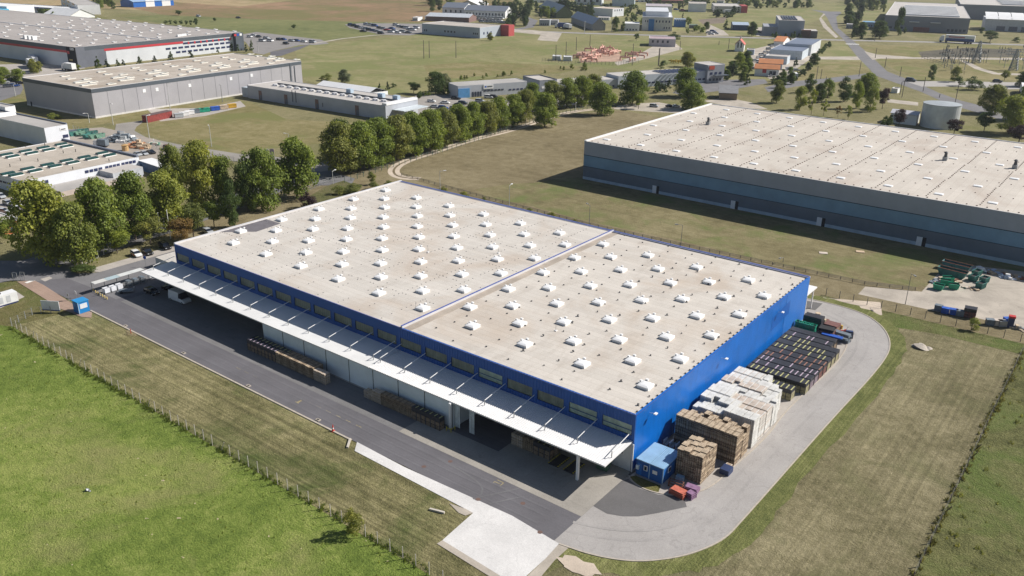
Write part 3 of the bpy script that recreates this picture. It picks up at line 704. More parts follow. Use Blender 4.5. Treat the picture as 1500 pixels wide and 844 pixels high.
# ------------------------------------------------------------------ pallets, crates and yard things
wood = M('weathered pallet wood', (.33, .25, .17), .85, .35, 1.3); woodl = M('pale pallet wood', (.48, .38, .27), .85, .3, 1.3); woodd = M('dark pallet wood', (.2, .145, .1), .85, .3, 1.3)
wpl = M('white plastic pallet', (.66, .65, .62), .5, .15, .8); wpd = M('grubby white plastic', (.56, .48, .41), .55, .2, .8)
blk = M('black crate plastic', (.032, .033, .042), .5, .3, 1.5); yel = M('yellow slat', (.42, .4, .17), .6, .25, 2); pnk = M('pink slat', (.42, .33, .4), .6, .2, 2); org = M('orange slat', (.3, .14, .09), .6, .2, 2)
olive = M('olive crate side', (.3, .27, .16), .8, .3, 2); maroon = M('maroon crate side', (.16, .07, .06), .8, .3, 2)
def pallet_mesh(name, n, sx, sy, mt, hp=.144, top=None, seed=0):
    r = random.Random(seed); m = MB()
    for i in range(n):
        z = i * hp; ox, oy = r.uniform(-.035, .035), r.uniform(-.035, .035)
        a = r.choice(mt)
        for k in (-1, 0, 1):
            for k2 in (-1, 0, 1): m.box(ox + k2 * (sx / 2 - .08) - .08, oy + k * (sy / 2 - .07) - .07, z, ox + k2 * (sx / 2 - .08) + .08, oy + k * (sy / 2 - .07) + .07, z + hp * .68, a)
        for k in (-1, 0, 1): m.box(ox + k * (sx / 2 - .06) - .055, oy - sy / 2, z, ox + k * (sx / 2 - .06) + .055, oy + sy / 2, z + .02, a)
        if i == n - 1 or i % 3 == 0:
            nb = 5; w = sx / nb
            for k in range(nb): m.box(ox - sx / 2 + k * w, oy - sy / 2, z + hp * .66, ox - sx / 2 + k * w + w * .72, oy + sy / 2, z + hp * .95, r.choice(top or mt))
        else: m.box(ox - sx / 2, oy - sy / 2, z + hp * .66, ox + sx / 2, oy + sy / 2, z + hp * .95, a)
    return m.mesh(name)
def crate_mesh(name, lev, sx, sy, bar, side, seed=0, hl=.74):
    """a column of black crates, each with a coloured bar across its lid"""
    r = random.Random(seed); m = MB()
    for i in range(lev):
        z = i * hl
        s_ = side if i < lev - 1 else blk
        m.box(-sx / 2, -sy / 2, z + .08, sx / 2, sy / 2, z + hl - .04, s_)
        for a in (-1, 1):
            m.box(a * sx / 2 - .05, -sy / 2 - .02, z, a * sx / 2 + .05, -sy / 2 + .08, z + hl, blk); m.box(a * sx / 2 - .05, sy / 2 - .08, z, a * sx / 2 + .05, sy / 2 + .02, z + hl, blk)
        for k in range(3): m.box(-sx / 2 - .02, -sy / 2 + .2 + k * sy / 3, z + .1, sx / 2 + .02, -sy / 2 + .34 + k * sy / 3, z + hl - .08, s_)
    zt = lev * hl
    for k in range(4): m.box(-sx / 2 + .03 + k * sx / 4, -sy / 2 + .04, zt - .04, -sx / 2 + .03 + k * sx / 4 + sx / 5.5, sy / 2 - .04, zt + .03 + r.uniform(0, .03), blk)
    if bar:
        m.box(sx / 2 - .27, -sy / 2 + .1, zt, sx / 2 - .07, sy / 2 - .2, zt + .075, bar)
    return m.mesh(name)
def put(name, me, x, y, label, cat, group, rz=0.0, z=0.0):
    o = bpy.data.objects.new(name, me); COL.objects.link(o); o.location = (x, y, z); o.rotation_euler = (0, 0, rz)
    return tag(o, label, cat, group)
rr = random.Random(5)
PB = [pallet_mesh('pallets_brown', n, 1.0, 1.2, [wood, woodl, woodd], top=[woodl, wood, woodl], seed=n) for n in (38, 36, 33, 30)]
PBs = [pallet_mesh('pallets_brown', n, 1.0, 1.2, [wood, woodl, woodd], top=[woodl, wood, woodl], seed=n) for n in (34, 35, 33)]
PW = {n: pallet_mesh('pallets_white', n, .98, 1.2, [wpl, wpl, wpd] if n % 2 else [wpl], .15, seed=n) for n in (36, 34, 31, 30, 28, 27)}
# rows of tall brown stacks
ys = [11.9 + 1.28 * k for k in range(4)]
for r_, y in enumerate(ys):
    for i in range(10):
        x = 1.6 + 1.09 * i
        if r_ == 3 and i in (0, 1): continue
        me = PB[0] if (r_ < 2) else PB[1 + (i + r_) % 3]
        if r_ == 1 and i in (3, 4, 5): me = PB[1]
        put('pallet_stack', me, x + rr.uniform(-.04, .04), y + .6 + rr.uniform(-.05, .05), f'tall stack of brown wooden pallets, {ORD(i)} from the blue wall in the {ORD(r_)} brown row', 'pallets', 'tall brown pallet stacks beside the blue wall', rr.uniform(-.02, .02))
for r_ in range(4):
    for i in range(4):
        put('pallet_stack', PBs[(i + r_) % 3], 6.2 + 1.1 * i, 4.3 + 1.27 * r_, f'wooden pallet stack near the blue hut, {ORD(i)} along, {ORD(r_)} row from the front', 'pallets', 'brown pallet stacks next to the blue hut', rr.uniform(-.02, .02))
# rows of white plastic stacks
gaps = {(1, 0), (1, 1)}
for r_ in range(14):
    y = 18.3 + 2.82 * (r_ // 2) + 1.24 * (r_ % 2)
    n = 10 if r_ < 8 else (9 if r_ < 11 else 8 - (r_ - 11))
    if r_ == 0: n = 10
    for i in range(n):
        x = 1.5 + 1.1 * i + (.12 if i > 4 else 0)
        if r_ in (0, 1) and i < 5: h = 30 if i else 28
        elif r_ in (0, 1): h = 36
        elif r_ in (2, 3): h = 34 if i < 6 else 31
        elif r_ < 6: h = 34 if i < 4 else 31
        elif r_ < 8: h = 30
        elif r_ < 10: h = 31 if i < 7 else 28
        else: h = 27 if i < 5 else 28
        if rr.random() < .07: h = 28
        if r_ > 11 and i > 5: continue
        put('pallet_stack', PW[h], x + rr.uniform(-.03, .03), y + .65, f'white plastic pallet stack, {ORD(i)} from the blue wall in the {ORD(r_)} white row', 'pallets', 'white pallet stacks beside the blue wall', rr.uniform(-.012, .012))
# black crates
CR = {}
def crate(bar, side, lev):
    k = (bar.name if bar else '', side.name, lev)
    if k not in CR: CR[k] = crate_mesh('crates', lev, .92, 2.15, bar, side, len(CR))
    return CR[k]
bars = [yel, pnk, pnk, org, org, yel, yel, yel, pnk, None]; cname = {yel: 'yellow', pnk: 'pink', org: 'orange', None: 'plain black'}
sides = [olive, M('mauve crate side', (.22, .17, .2), .8), M('mauve crate side', (.22, .17, .2), .8), maroon, maroon, olive, olive, olive, woodd, woodd]
for r_ in range(10):
    y = 43.0 + 2.42 * r_; n = 12 if r_ < 8 else 11
    for i in range(n):
        x = 1.35 + .97 * i
        if r_ in (8, 9) and i > 9: continue
        b_ = bars[r_] if rr.random() < .62 else None
        cn = 'a ' + cname[b_] + ' bar' if b_ else 'no bar'
        put('crate_stack', crate(b_, sides[r_], 3), x, y, f'black crate stack with {cn}, {ORD(i)} from the wall in the {ORD(r_)} crate row', 'crates', 'black crate stacks beside the blue wall', rr.uniform(-.01, .01))
for i in range(5): put('crate_stack', crate(yel, olive, 3), 6.9 + .97 * i, 39.0, f'yellow barred crate stack, {ORD(i)} in the short row next to the white pallets', 'crates', 'short row of yellow barred crates', 0)
for i in range(5): put('crate_stack', crate(pnk, sides[1], 2), 1.5 + .97 * i, 39.8, f'low pink barred crate stack, {ORD(i)} from the wall behind the white pallets', 'crates', 'low pink barred crates', 0)
# corner of scrap behind the crates
grn = M('green plastic bin', (.01, .27, .17), .5, .25, 1); navy = M('navy plastic', (.03, .05, .13), .5, .2); bluet = M('blue tarpaulin', (.015, .09, .42), .55, .25, 1)
def bin_mesh(mt):
    m = MB(); P0 = [(-.5, -.4, 0), (.5, -.4, 0), (.5, .4, 0), (-.5, .4, 0)]; P1 = [(-.62, -.55, 1.1), (.62, -.55, 1.1), (.62, .55, 1.1), (-.62, .55, 1.1)]
    for i in range(4): j = (i + 1) % 4; m.face([P0[i], P0[j], P1[j], P1[i]], mt)
    m.face([(p[0] * .93, p[1] * .93, .9) for p in P1], dark); m.face(P0[::-1], mt)
    m.box(-.68, -.6, 1.05, .68, -.5, 1.14, mt); m.box(-.68, .5, 1.05, .68, .6, 1.14, mt); m.box(-.68, -.5, 1.05, -.6, .5, 1.14, mt); m.box(.6, -.5, 1.05, .68, .5, 1.14, mt)
    m.box(-.1, -.62, .4, .1, -.5, 1.05, mt)
    return m.mesh('bin')
bm_g, bm_b, bm_n = bin_mesh(grn), bin_mesh(bluet), bin_mesh(navy)
for i in range(5):
    put('waste_bin', bm_g, 1.0 + .8 * i, 69.4, f'green wheeled bin, {ORD(i)} from the wall beside the black crates, upper layer', 'bin', 'green bins beside the blue wall', .3 * (i % 2), 1.15)
    put('waste_bin', bm_g, 1.0 + .8 * i, 69.3, f'green wheeled bin, {ORD(i)} from the wall beside the black crates, lower layer', 'bin', 'green bins beside the blue wall', .2 * (i % 3))
def piece(name, label, cat, fn, loc, rz=0.0, group=None):
    m = MB(); fn(m); o = m.build(name, None, loc, rz); return tag(o, label, cat, group)
def rack(mt, sx, sy, sz, lv, fill=None):
    def f(m):
        for a in (0, 1):
            for b in (0, 1): m.box(a * sx - .05, b * sy - .05, 0, a * sx + .05, b * sy + .05, sz, mt)
        for k in range(lv):
            z = .12 + k * (sz - .2) / max(1, lv - 1)
            m.box(0, -.04, z, sx, .04, z + .09, mt); m.box(0, sy - .04, z, sx, sy + .04, z + .09, mt); m.box(-.04, 0, z, .04, sy, z + .09, mt); m.box(sx - .04, 0, z, sx + .04, sy, z + .09, mt)
            if fill: m.box(.1, .1, z + .1, sx - .1, sy - .1, z + .1 + (sz / lv) * .6, fill[k % len(fill)])
    return f
rust = M('rusty steel', (.2, .085, .055), .8, .35, 1.5); slate = M('slate crate', (.14, .17, .2), .6, .25, 1.5)
for i in range(4): put('crate_stack', crate(None, blk, 4), 1.6 + .97 * i, 72.8, f'tall all black crate stack, {ORD(i)} from the wall behind the green bins', 'crates', 'tall black stacks behind the green bins', 0)
piece('storage_rack', 'rusty brown storage rack with dark boxes beside the black stacks', 'rack', rack(rust, 3.2, 2.2, 2.6, 3, [dark, maroon]), (6.0, 66.6, 0), .1)
piece('storage_rack', 'brown rack of boxes further back near the warehouse corner', 'rack', rack(rust, 3.0, 2.6, 2.0, 3, [maroon, woodd]), (5.6, 71.2, 0), -.05)
piece('scrap_pile', 'heap of grey and brown scrap nearest the warehouse corner', 'scrap', lambda m: [m.box(q * .5, (q * 7 % 5) * .45, 0, q * .5 + .7, (q * 7 % 5) * .45 + .8, .3 + (q * 3 % 4) * .3, [greymetal, woodl, rust, slate, blk][q % 5]) for q in range(9)], (3.6, 75.0, 0), .1)
piece('cable_drum', 'beige cylindrical drum at the foot of the warehouse corner', 'drum', lambda m: [m.tube((0, 0, 0), (0, 0, 1.7), .55, .55, 14, M('beige drum', (.55, .47, .36), .7)), m.tube((0, 0, 1.7), (0, 0, 1.78), .6, .6, 14, woodl)], (2.4, 77.6, 0))
piece('crate_stack', 'slate grey crates in a low block beside the rusty rack', 'crates', rack(slate, 3.6, 1.5, 1.5, 2, [slate]), (8.2, 69.6, 0), -.1)
piece('tarpaulin', 'bright blue tarpaulin spread over the crate row end', 'tarpaulin', lambda m: m.box(-2.1, -.6, 0, 2.1, .6, .22, bluet), (9.2, 66.3, 2.24), .03)
piece('pallet_truck', 'red pallet truck among the scrap by the loop road', 'pallet truck', lambda m: [m.box(0, 0, .1, 1.2, .2, .22, M('red paint', (.5, .03, .03), .5)), m.box(0, .45, .1, 1.2, .65, .22, M('red paint', (.5, .03, .03), .5)), m.box(1.15, .1, .1, 1.5, .55, .5, M('red paint', (.5, .03, .03), .5)), m.tube((1.4, .3, .4), (1.8, .3, 1.2), .04, .04, 5, darkmetal)], (8.3, 74.5, 0), .5)
piece('folding_trolley', 'dark folding trolley near the red pallet truck', 'trolley', rack(blk, 1.6, .9, 1.3, 3, [navy]), (10.2, 72.2, 0), .3)
piece('folding_trolley', 'dark low trolley between the scrap and the kerb', 'trolley', rack(darkmetal, 1.2, 1.4, 1.0, 2), (8.6, 71.6, 0), -.2)
piece('oil_drum', 'dark upright drum behind the red pallet truck', 'drum', lambda m: m.tube((0, 0, 0), (0, 0, 1.3), .4, .4, 12, slate), (6.9, 76.0, 0))
piece('oil_drum', 'yellow drum beside the dark upright drum', 'drum', lambda m: m.tube((0, 0, 0), (0, 0, .9), .3, .3, 12, M('yellow paint', (.55, .38, .05), .5)), (8.2, 76.2, 0))
piece('cardboard_sheet', 'pale flat cardboard lying on the scrap by the corner', 'cardboard', lambda m: m.box(-1.3, -.7, 0, 1.3, .7, .08, M('cardboard', (.5, .38, .26), .9)), (4.8, 77.2, .0), .2)
# office hut
hb = M('blue hut wall', (.006, .1, .36), .5, .12, .6, rib=('X', .25, .03)); hr = M('pale blue hut roof', (.2, .36, .53), .5, .15, .4, rib=('X', .3, .03))
hut = thing('office_hut', 'blue double office container with pale blue roof at warehouse corner', 'hut', (.7, .05, 0))
m = MB(); m.box(0, 0, .1, 4.7, 5.8, 2.75, hb); m.build('wall', hut)
m = MB(); m.box(-.08, -.08, 2.75, 2.32, 5.88, 2.92, hr); m.build('roof', hut); m = MB(); m.box(2.38, -.08, 2.75, 4.78, 5.88, 2.92, hr); m.build('roof', hut)
m = MB(); m.box(2.28, -.05, .1, 2.42, .0, 2.75, M('pale blue post', (.3, .45, .6), .5)); m.build('corner_post', hut)
m = MB(); m.box(4.62, -.06, .1, 4.78, .0, 2.75, M('pale blue post', (.3, .45, .6), .5)); m.build('corner_post', hut)
for a, b_, c_, d_ in ((1.35, 2.0, 1.3, 2.2), (2.9, 3.7, 1.35, 1.95)):
    m = MB(); m.box(a, -.06, c_, b_, 0, d_, white); f_ = m.build('window', hut)
    if a < 2: m = MB(); m.box(a + .12, -.09, c_ + .12, b_ - .12, -.05, d_ - .12, M('dark glass', (.03, .045, .07), .15, .3)); m.build('pane', f_)
m = MB(); m.box(4.7, 1.6, 1.3, 4.76, 2.5, 2.2, white); f_ = m.build('window', hut)
m = MB(); m.box(4.74, 1.7, 1.4, 4.79, 2.4, 2.1, M('dark glass', (.03, .045, .07), .15, .3)); m.build('pane', f_)
m = MB(); m.box(.25, -.05, .15, 1.0, 0, 2.2, M('lighter blue door', (.02, .16, .5), .5)); dr = m.build('door', hut)
m = MB(); m.box(.1, -.35, 1.2, .6, -.05, 1.9, M('pale sign', (.6, .68, .72), .5)); m.build('notice_box', hut)
# blue gate booth
bo = thing('gate_booth', 'small bright blue gatekeeper booth on reddish paving', 'booth', (-128.5, -23.9, 0))
m = MB(); m.box(0, 0, .12, 2.4, 2.4, 2.7, M('booth blue', (.006, .2, .52), .5, .08, .5)); m.build('wall', bo)
m = MB(); m.box(-.1, -.1, 2.7, 2.5, 2.5, 2.86, M('booth roof blue', (.03, .25, .55), .5, .08, .5)); m.build('roof', bo)
m = MB(); m.box(2.4, .4, 1.2, 2.46, 2.0, 2.3, M('booth window blind', (.65, .68, .72), .4)); f_ = m.build('window', bo)
m = MB(); m.box(2.38, -.06, .12, 2.5, .12, 2.7, M('pale blue post', (.3, .45, .6), .5)); m.build('corner_post', bo)
m = MB(); m.box(1.1, -.05, .2, 1.95, 0, 2.2, M('lighter blue door', (.02, .16, .5), .5)); m.build('door', bo)
# billboard, white cabinet, signs at the entrance
bb = thing('billboard', 'blank white notice board standing on the grass beside the booth', 'sign', (-131.9, -27.2, 0), .55)
m = MB(); m.box(-2.1, -.05, .7, 2.1, .05, 2.8, M('board white', (.75, .76, .8), .4)); m.box(-2.1, -.08, .45, 2.1, .08, .7, M('board blue edge', (.03, .06, .25), .5)); m.build('panel', bb)
for x in (-1.8, 1.8): m = MB(); m.tube((x, 0, 0), (x, 0, .9), .06, .06, 6, greymetal); m.build('post', bb)
cb = thing('technical_cabinet', 'long white equipment container on a concrete pad at far left', 'container', (-144.7, -30.6, .0))
m = MB(); m.box(-1.2, -6.5, .35, 1.2, 1.6, 2.6, M('cabinet white', (.72, .72, .72), .5, .06)); m.build('body', cb)
m = MB(); m.box(-1.15, -6.4, .0, 1.15, 1.5, .35, M('navy skirt', (.02, .03, .12), .5)); m.build('skirt', cb)
for y in (-5.2, -3.6, -2.0, -.4): m = MB(); m.box(1.2, y - .45, .7, 1.23, y + .45, 2.2, M('vent grille', (.5, .51, .53), .5)); m.build('grille', cb)
for x, y in ((0, -4.5), (0, -1.5)): m = MB(); m.tube((x, y, 2.6), (x, y, 2.85), .25, .25, 8, darkmetal); m.build('roof_vent', cb)
# weigh shelter by the gate
sh = thing('trolley_shelter', 'narrow glazed trolley shelter with pale roof panels by the yard entrance', 'shelter', (-135.4, -15.6, 0))
for i, c_ in enumerate(((.6, .6, .58), (.42, .52, .56), (.62, .63, .62), (.62, .63, .62))):
    m = MB(); m.box(-.9, i * 3.1, 2.5, .9, i * 3.1 + 3.05, 2.58, M(f'shelter roof {("ivory", "bluish", "pale", "pale")[i]}', c_, .4)); m.build('roof_panel', sh)
for i in range(5):
    for x in (-.85, 2.6): m = MB(); m.box(x - .05, i * 3.05 - .05, 0, x + .05, i * 3.05 + .05, 2.5 if x < 0 else 1.5, greymetal); m.build('post', sh)
for z in (.5, 1.0, 1.5): m = MB(); m.box(2.57, 0, z - .03, 2.63, 12.2, z + .03, greymetal); m.build('rail', sh)
for i in range(3):
    piece('storage_trolley', f'white box trolley in the shelter, {ORD(i)} from the yellow bollards', 'trolley', lambda m: [m.box(-.7, -.6, .35, .7, .6, 1.35, M('board white', (.75, .76, .8), .4)), m.box(-.75, -.65, .2, .75, .65, .35, greymetal)] + [m.tube((a, b, .2), (a, b, 0), .08, .08, 6, darkmetal) for a in (-.6, .6) for b in (-.5, .5)], (-133.3, -13.8 + i * 1.6, 0), 0, 'white trolleys in the shelter')
for i in range(3):
    piece('storage_trolley', f'grey steel trolley in the shelter, {ORD(i)} behind the white ones', 'trolley', rack(greymetal, 1.5, 1.1, 1.3, 3, [slate]), (-134.0, -8.8 + i * 1.7, 0), 0, 'grey trolleys in the shelter')
piece('trailer', 'small flat trailer parked beside the shelter with ramp raised', 'trailer', lambda m: [m.box(0, 0, .5, 3.6, 1.8, .62, greymetal), m.box(3.4, .1, .6, 3.6, 1.7, 1.2, greymetal), m.tube((.9, -.05, .35), (.9, .12, .35), .35, .35, 10, dark), m.tube((.9, 1.7, .35), (.9, 1.9, .35), .35, .35, 10, dark), m.tube((-1.2, .9, .45), (0, .9, .5), .06, .06, 5, greymetal), m.box(.3, .3, .62, 3.0, 1.5, .8, slate)], (-130.6, -12.6, 0), .9)
piece('air_conditioner', 'white box on a stand at the far end of the shelter', 'box', lambda m: [m.box(-.5, -.5, .5, .5, .5, 1.4, white), m.box(-.06, -.06, 0, .06, .06, .5, greymetal)], (-133.2, -2.6, 0))
yb = M('yellow bollard paint', (.6, .46, .18), .6, .2, 2)
for i in range(7):
    p = G(137 + i * 3.3, 427.5 + i * 1.9 - (0 if i else 1))
    piece('bollard', f'short yellow bollard at the shelter end, {ORD(i)} from the left', 'bollard', lambda m: [m.tube((0, 0, 0), (0, 0, .62), .16, .16, 8, yb), m.tube((0, 0, .62), (0, 0, .68), .16, .06, 8, yb)], (p.x, p.y, 0), 0, 'yellow bollards')
for nm, px, py in (('steel turnstile gate beside the kerb left of the booth', 23, 412), ('second steel turnstile frame standing nearer the crossing', 34, 411)):
    p = G(px, py); piece('turnstile', nm, 'turnstile', lambda m: [m.box(-.6, -.05, 0, -.5, .05, 2.2, greymetal), m.box(.5, -.05, 0, .6, .05, 2.2, greymetal), m.box(-.6, -.05, 2.1, .6, .05, 2.2, greymetal)] + [m.box(-.5, -.02, .3 + k * .35, .1, .02, .36 + k * .35, greymetal) for k in range(5)], (p.x, p.y, 0), .6)
piece('card_reader', 'thin steel reader post at the kerb beside the booth', 'post', lambda m: [m.tube((-.3, 0, 0), (-.3, 0, 2.1), .06, .06, 6, greymetal), m.tube((.25, 0, 0), (.25, 0, 2.1), .06, .06, 6, greymetal), m.box(-.35, -.05, 1.2, .3, .05, 1.8, greymetal)], tuple(G(101, 441)))
piece('sign_post', 'small white square sign on a post by the booth', 'sign', lambda m: [m.tube((0, 0, 0), (0, 0, 1.6), .04, .04, 6, greymetal), m.box(-.3, -.03, 1.1, .3, .03, 1.8, white)], tuple(G(112, 437)))
piece('road_sign', 'round blue sign on a thin pole beside the annex', 'sign', lambda m: [m.tube((0, 0, 0), (0, 0, 2.3), .05, .05, 6, greymetal), m.tube((0, -.06, 2.5), (0, -.02, 2.5), .42, .42, 14, bluet)], tuple(G(214, 391)), .6)
# things in front: stacks in the yard
PF = [pallet_mesh('pallets_yard', 16, 1.0, 1.2, [woodl, wood], .15, seed=91), pallet_mesh('pallets_yard', 16, 1.0, 1.2, [wood, woodd], .15, seed=92), pallet_mesh('pallets_yard', 15, 1.0, 1.2, [woodl, wpd], .15, seed=93)]
pinkc = crate_mesh('crates', 3, 1.0, 1.2, pnk, woodd, 50, .8); yelc = crate_mesh('crates', 3, 1.0, 1.2, yel, woodd, 51, .8)
for i in range(21):
    x = -82.3 + 1.13 * i
    if i < 8: put('crate_stack', pinkc, x, -10.75, f'pink topped crate stack, {ORD(i)} from the left in the long front row', 'crates', 'front row of yard stacks', 0)
    else: put('pallet_stack', PF[2 if i > 17 else i % 2], x, -10.75 + rr.uniform(-.05, .05), f'pale wooden pallet stack, {ORD(i)} from the left in the long front row', 'pallets', 'front row of yard stacks', rr.uniform(-.04, .04))
    if i < 10: put('crate_stack', yelc, x, -9.45, f'dark crate stack with yellow bars, {ORD(i)} from the left in the long rear row', 'crates', 'rear row of yard stacks', 0)
    elif i < 18: put('pallet_stack', PF[1], x, -9.45, f'dark wooden pallet stack, {ORD(i)} from the left in the long rear row', 'pallets', 'rear row of yard stacks', 0)
for i in range(17):
    x = -49.8 + 1.1 * i
    if i < 2: me = pallet_mesh('pallets_yard', 10, 1.0, 1.2, [woodl, wpd], .15, seed=94 + i)
    else: me = PF[2] if i in (2, 3) else PF[1]
    if i < 11: put('pallet_stack', me, x, -9.35, f'wooden pallet stack, {ORD(i)} from the left along the white panels', 'pallets', 'stacks along the white panels', rr.uniform(-.03, .03))
    else: put('crate_stack', yelc, x, -9.35, f'dark crate stack near the bay opening, {ORD(i)} from the left along the white panels', 'crates', 'stacks along the white panels', 0)
for i in range(7):
    me = PF[2] if i in (0, 1) else (PF[1] if i < 4 else yelc)
    put('pallet_stack' if i < 4 else 'crate_stack', me, -19.2 + 1.12 * i, -4.9, f'stack in the shade of the right bay, {ORD(i)} from the left', 'pallets' if i < 4 else 'crates', 'stacks under the right canopy', 0)
    if i > 3: put('pallet_stack', PF[1], -19.2 + 1.12 * i, -3.6, f'stack behind the others in the right bay, {ORD(i)} from the left', 'pallets', 'stacks under the right canopy', 0)
blackyel = M('warning stripe yellow', (.5, .4, .03), .6)
for i, x in enumerate((-10.6, -7.7)):
    piece('dock_ramp', f'black dock ramp edged in yellow, {("left", "right")[i]} of the two under the canopy', 'ramp', lambda m: [m.prism([(-.9, -3.2), (.9, -3.2), (.9, .2), (-.9, .2)], 0, .28, blk)] + [m.box(s * .9 - .12, -3.2 + k * .5, .28, s * .9 + .06, -2.95 + k * .5, .36, blackyel) for s in (-1, 1) for k in range(7)], (x, -3.2, 0))
piece('bollard_guard', 'yellow steel guard at the corner of the white panels', 'guard', lambda m: [m.tube((a, b, 0), (a, b, .9), .07, .07, 6, blackyel) for a, b in ((-.5, -.5), (.5, -.5), (.5, .5))] + [m.box(-.5, -.55, .6, .5, -.45, .7, blackyel), m.box(.45, -.5, .6, .55, .5, .7, blackyel), m.box(-.8, -.8, 0, .8, .6, .08, concrete)], (-30.4, -8.6, 0))
dm = thing('dumpster', 'green open waste skip at the right corner of the loading bay', 'skip', (-3.9, -2.2, 0), .1)
m = MB()
P0 = [(-.9, -.5, .2), (.9, -.5, .2), (.9, .5, .2), (-.9, .5, .2)]; P1 = [(-1.1, -.7, 1.3), (1.1, -.7, 1.3), (1.1, .7, 1.3), (-1.1, .7, 1.3)]
gd = M('dark green skip', (.06, .12, .08), .6, .2)
for i in range(4): j = (i + 1) % 4; m.face([P0[i], P0[j], P1[j], P1[i]], gd)
m.face(P0[::-1], gd); m.face([(p[0] * .95, p[1] * .95, 1.0) for p in P1], M('skip waste', (.12, .12, .08), .9, .4, 4)); m.build('body', dm)
for x in (-1.1, 1.0): m = MB(); m.box(x, -.75, 1.25, x + .1, .75, 1.38, gd); m.build('rim', dm)
# glass racks, red and mauve trolleys by the hut
for i in range(5):
    piece('glass_frame_rack', f'tilted glass frame on a rusty rack, {ORD(i)} from the wall behind the hut', 'rack', lambda m: [m.box(0, 0, 0, .9, 1.5, 1.2, rust), m.box(.05, .05, 1.2, .15, 1.45, 1.9, M('pale glass', (.45, .5, .55), .3)), m.box(.15, .0, 1.2, .85, 1.5, 1.35, slate), m.box(-.03, -.03, 0, .07, .07, 1.9, rust), m.box(-.03, 1.43, 0, .07, 1.53, 1.9, rust)], (.7 + 1.1 * i, 8.7, 0), 0, 'glass racks behind the hut')
redm = M('red orange steel', (.52, .14, .09), .6, .25, 1.5); mauve = M('mauve steel', (.25, .14, .24), .6, .3, 2)
piece('steel_cage', 'orange red open steel cage on the pavement by the hut', 'cage', rack(redm, 2.4, 1.5, .8, 3, [redm]), (7.3, -1.3, 0), -.1)
piece('steel_cage', 'dark red tilted cage frame behind the orange one', 'cage', rack(rust, 2.2, .7, 1.1, 3), (6.3, .3, 0), .15)
piece('steel_cage', 'mauve low steel cage between the orange cage and the pallets', 'cage', rack(mauve, 2.0, 1.4, .8, 4, [mauve]), (8.8, .6, 0), .1)
piece('steel_cage', 'mauve second cage nearest the kerb', 'cage', rack(mauve, 1.2, 1.2, .8, 3, [mauve]), (9.6, -.6, 0), -.2)
piece('plastic_box', 'pale blue plastic box leaning against the wooden pallets', 'box', lambda m: m.box(0, 0, 0, 1.2, .8, .95, M('pale blue plastic', (.3, .43, .55), .5)), (6.5, 2.2, 0), .1)
piece('waste_bin', 'dark round bin on the pavement near the mauve cage', 'bin', lambda m: m.tube((0, 0, 0), (0, 0, .6), .35, .4, 10, dark), (10.4, 1.2, 0))
piece('waste_bin', 'navy blue box beside the tall brown pallets', 'bin', lambda m: m.box(0, 0, 0, 1.5, 1.8, 1.0, navy), (11.0, 8.4, 0))
put('pallet_stack', pallet_mesh('pallets_yard', 6, 1.0, 1.2, [wood, wpd], .15, seed=98), 11.6, 10.3, 'low pallet stack on the navy box side near the kerb', 'pallets', None)
# green skips, containers and rubbish in the gravel yard
def skip_thing(px, py, rz, L, Wd, H, mat, label, rust_top=False):
    p = G(px, py); t = thing('waste_skip', label, 'skip', (p.x, p.y, 0), rz, 'skips in the gravel yard')
    m = MB(); a, b = L / 2, Wd / 2
    prof = [(-a * .8, .15), (a * .8, .15), (a, H), (-a, H)]
    for s in (-1, 1): m.face([(x, s * b, z) for x, z in (prof if s < 0 else prof[::-1])], mat)
    for (x0, z0), (x1, z1) in ((prof[0], prof[1]), (prof[1], prof[2]), (prof[3], prof[0])): m.face([(x0, -b, z0), (x0, b, z0), (x1, b, z1), (x1, -b, z1)], mat)
    m.face([(-a * .93, -b * .95, H * .75), (a * .93, -b * .95, H * .75), (a * .93, b * .95, H * .75), (-a * .93, b * .95, H * .75)], dark)
    m.build('body', t)
    m = MB()
    for s in (-1, 1): m.box(-a, s * b - .07, H - .12, a, s * b + .07, H, rust if rust_top else mat)
    m.build('rim', t)
    for k in range(5):
        x = -a * .7 + k * a * .35; m = MB(); m.box(x - .05, -b - .06, .2, x + .05, -b, H - .1, mat); m.build('rib', t)
teal = M('teal skip paint', (.04, .16, .14), .6, .3, 1); brightg = M('bright green plastic', (.01, .3, .17), .5, .2, 1)
skip_thing(1394, 405, -.12, 7.0, 2.2, 2.0, teal, 'long dark teal skip in front of its twin', True)
skip_thing(1400, 396, -.12, 7.0, 2.2, 2.0, M('weathered teal', (.05, .14, .15), .7, .35, 1), 'long weathered skip with rusty rim behind the teal one', True)
for i, (px, py, l) in enumerate(((1374, 424, 'bright green box skip at the left front of the yard'), (1384, 417, 'bright green skip behind the front two'), (1396, 423, 'bright green skip nearest the cardboard'), (1388, 413, 'small bright green skip against the teal one'))):
    skip_thing(px, py, .2 * i, 2.4, 1.7, 1.4, brightg, l)
for px, py, l in ((1425, 411, 'dark green skip alone near the rubbish heap'), (1430, 404, 'green skip just behind the lone dark one'), (1441, 414, 'narrow green skip right of the lone one'), (1436, 422, 'small grey green skip at the front of the pair')):
    skip_thing(px, py, 1.3, 2.6, 1.6, 1.5, teal, l)
rr = random.Random(9)
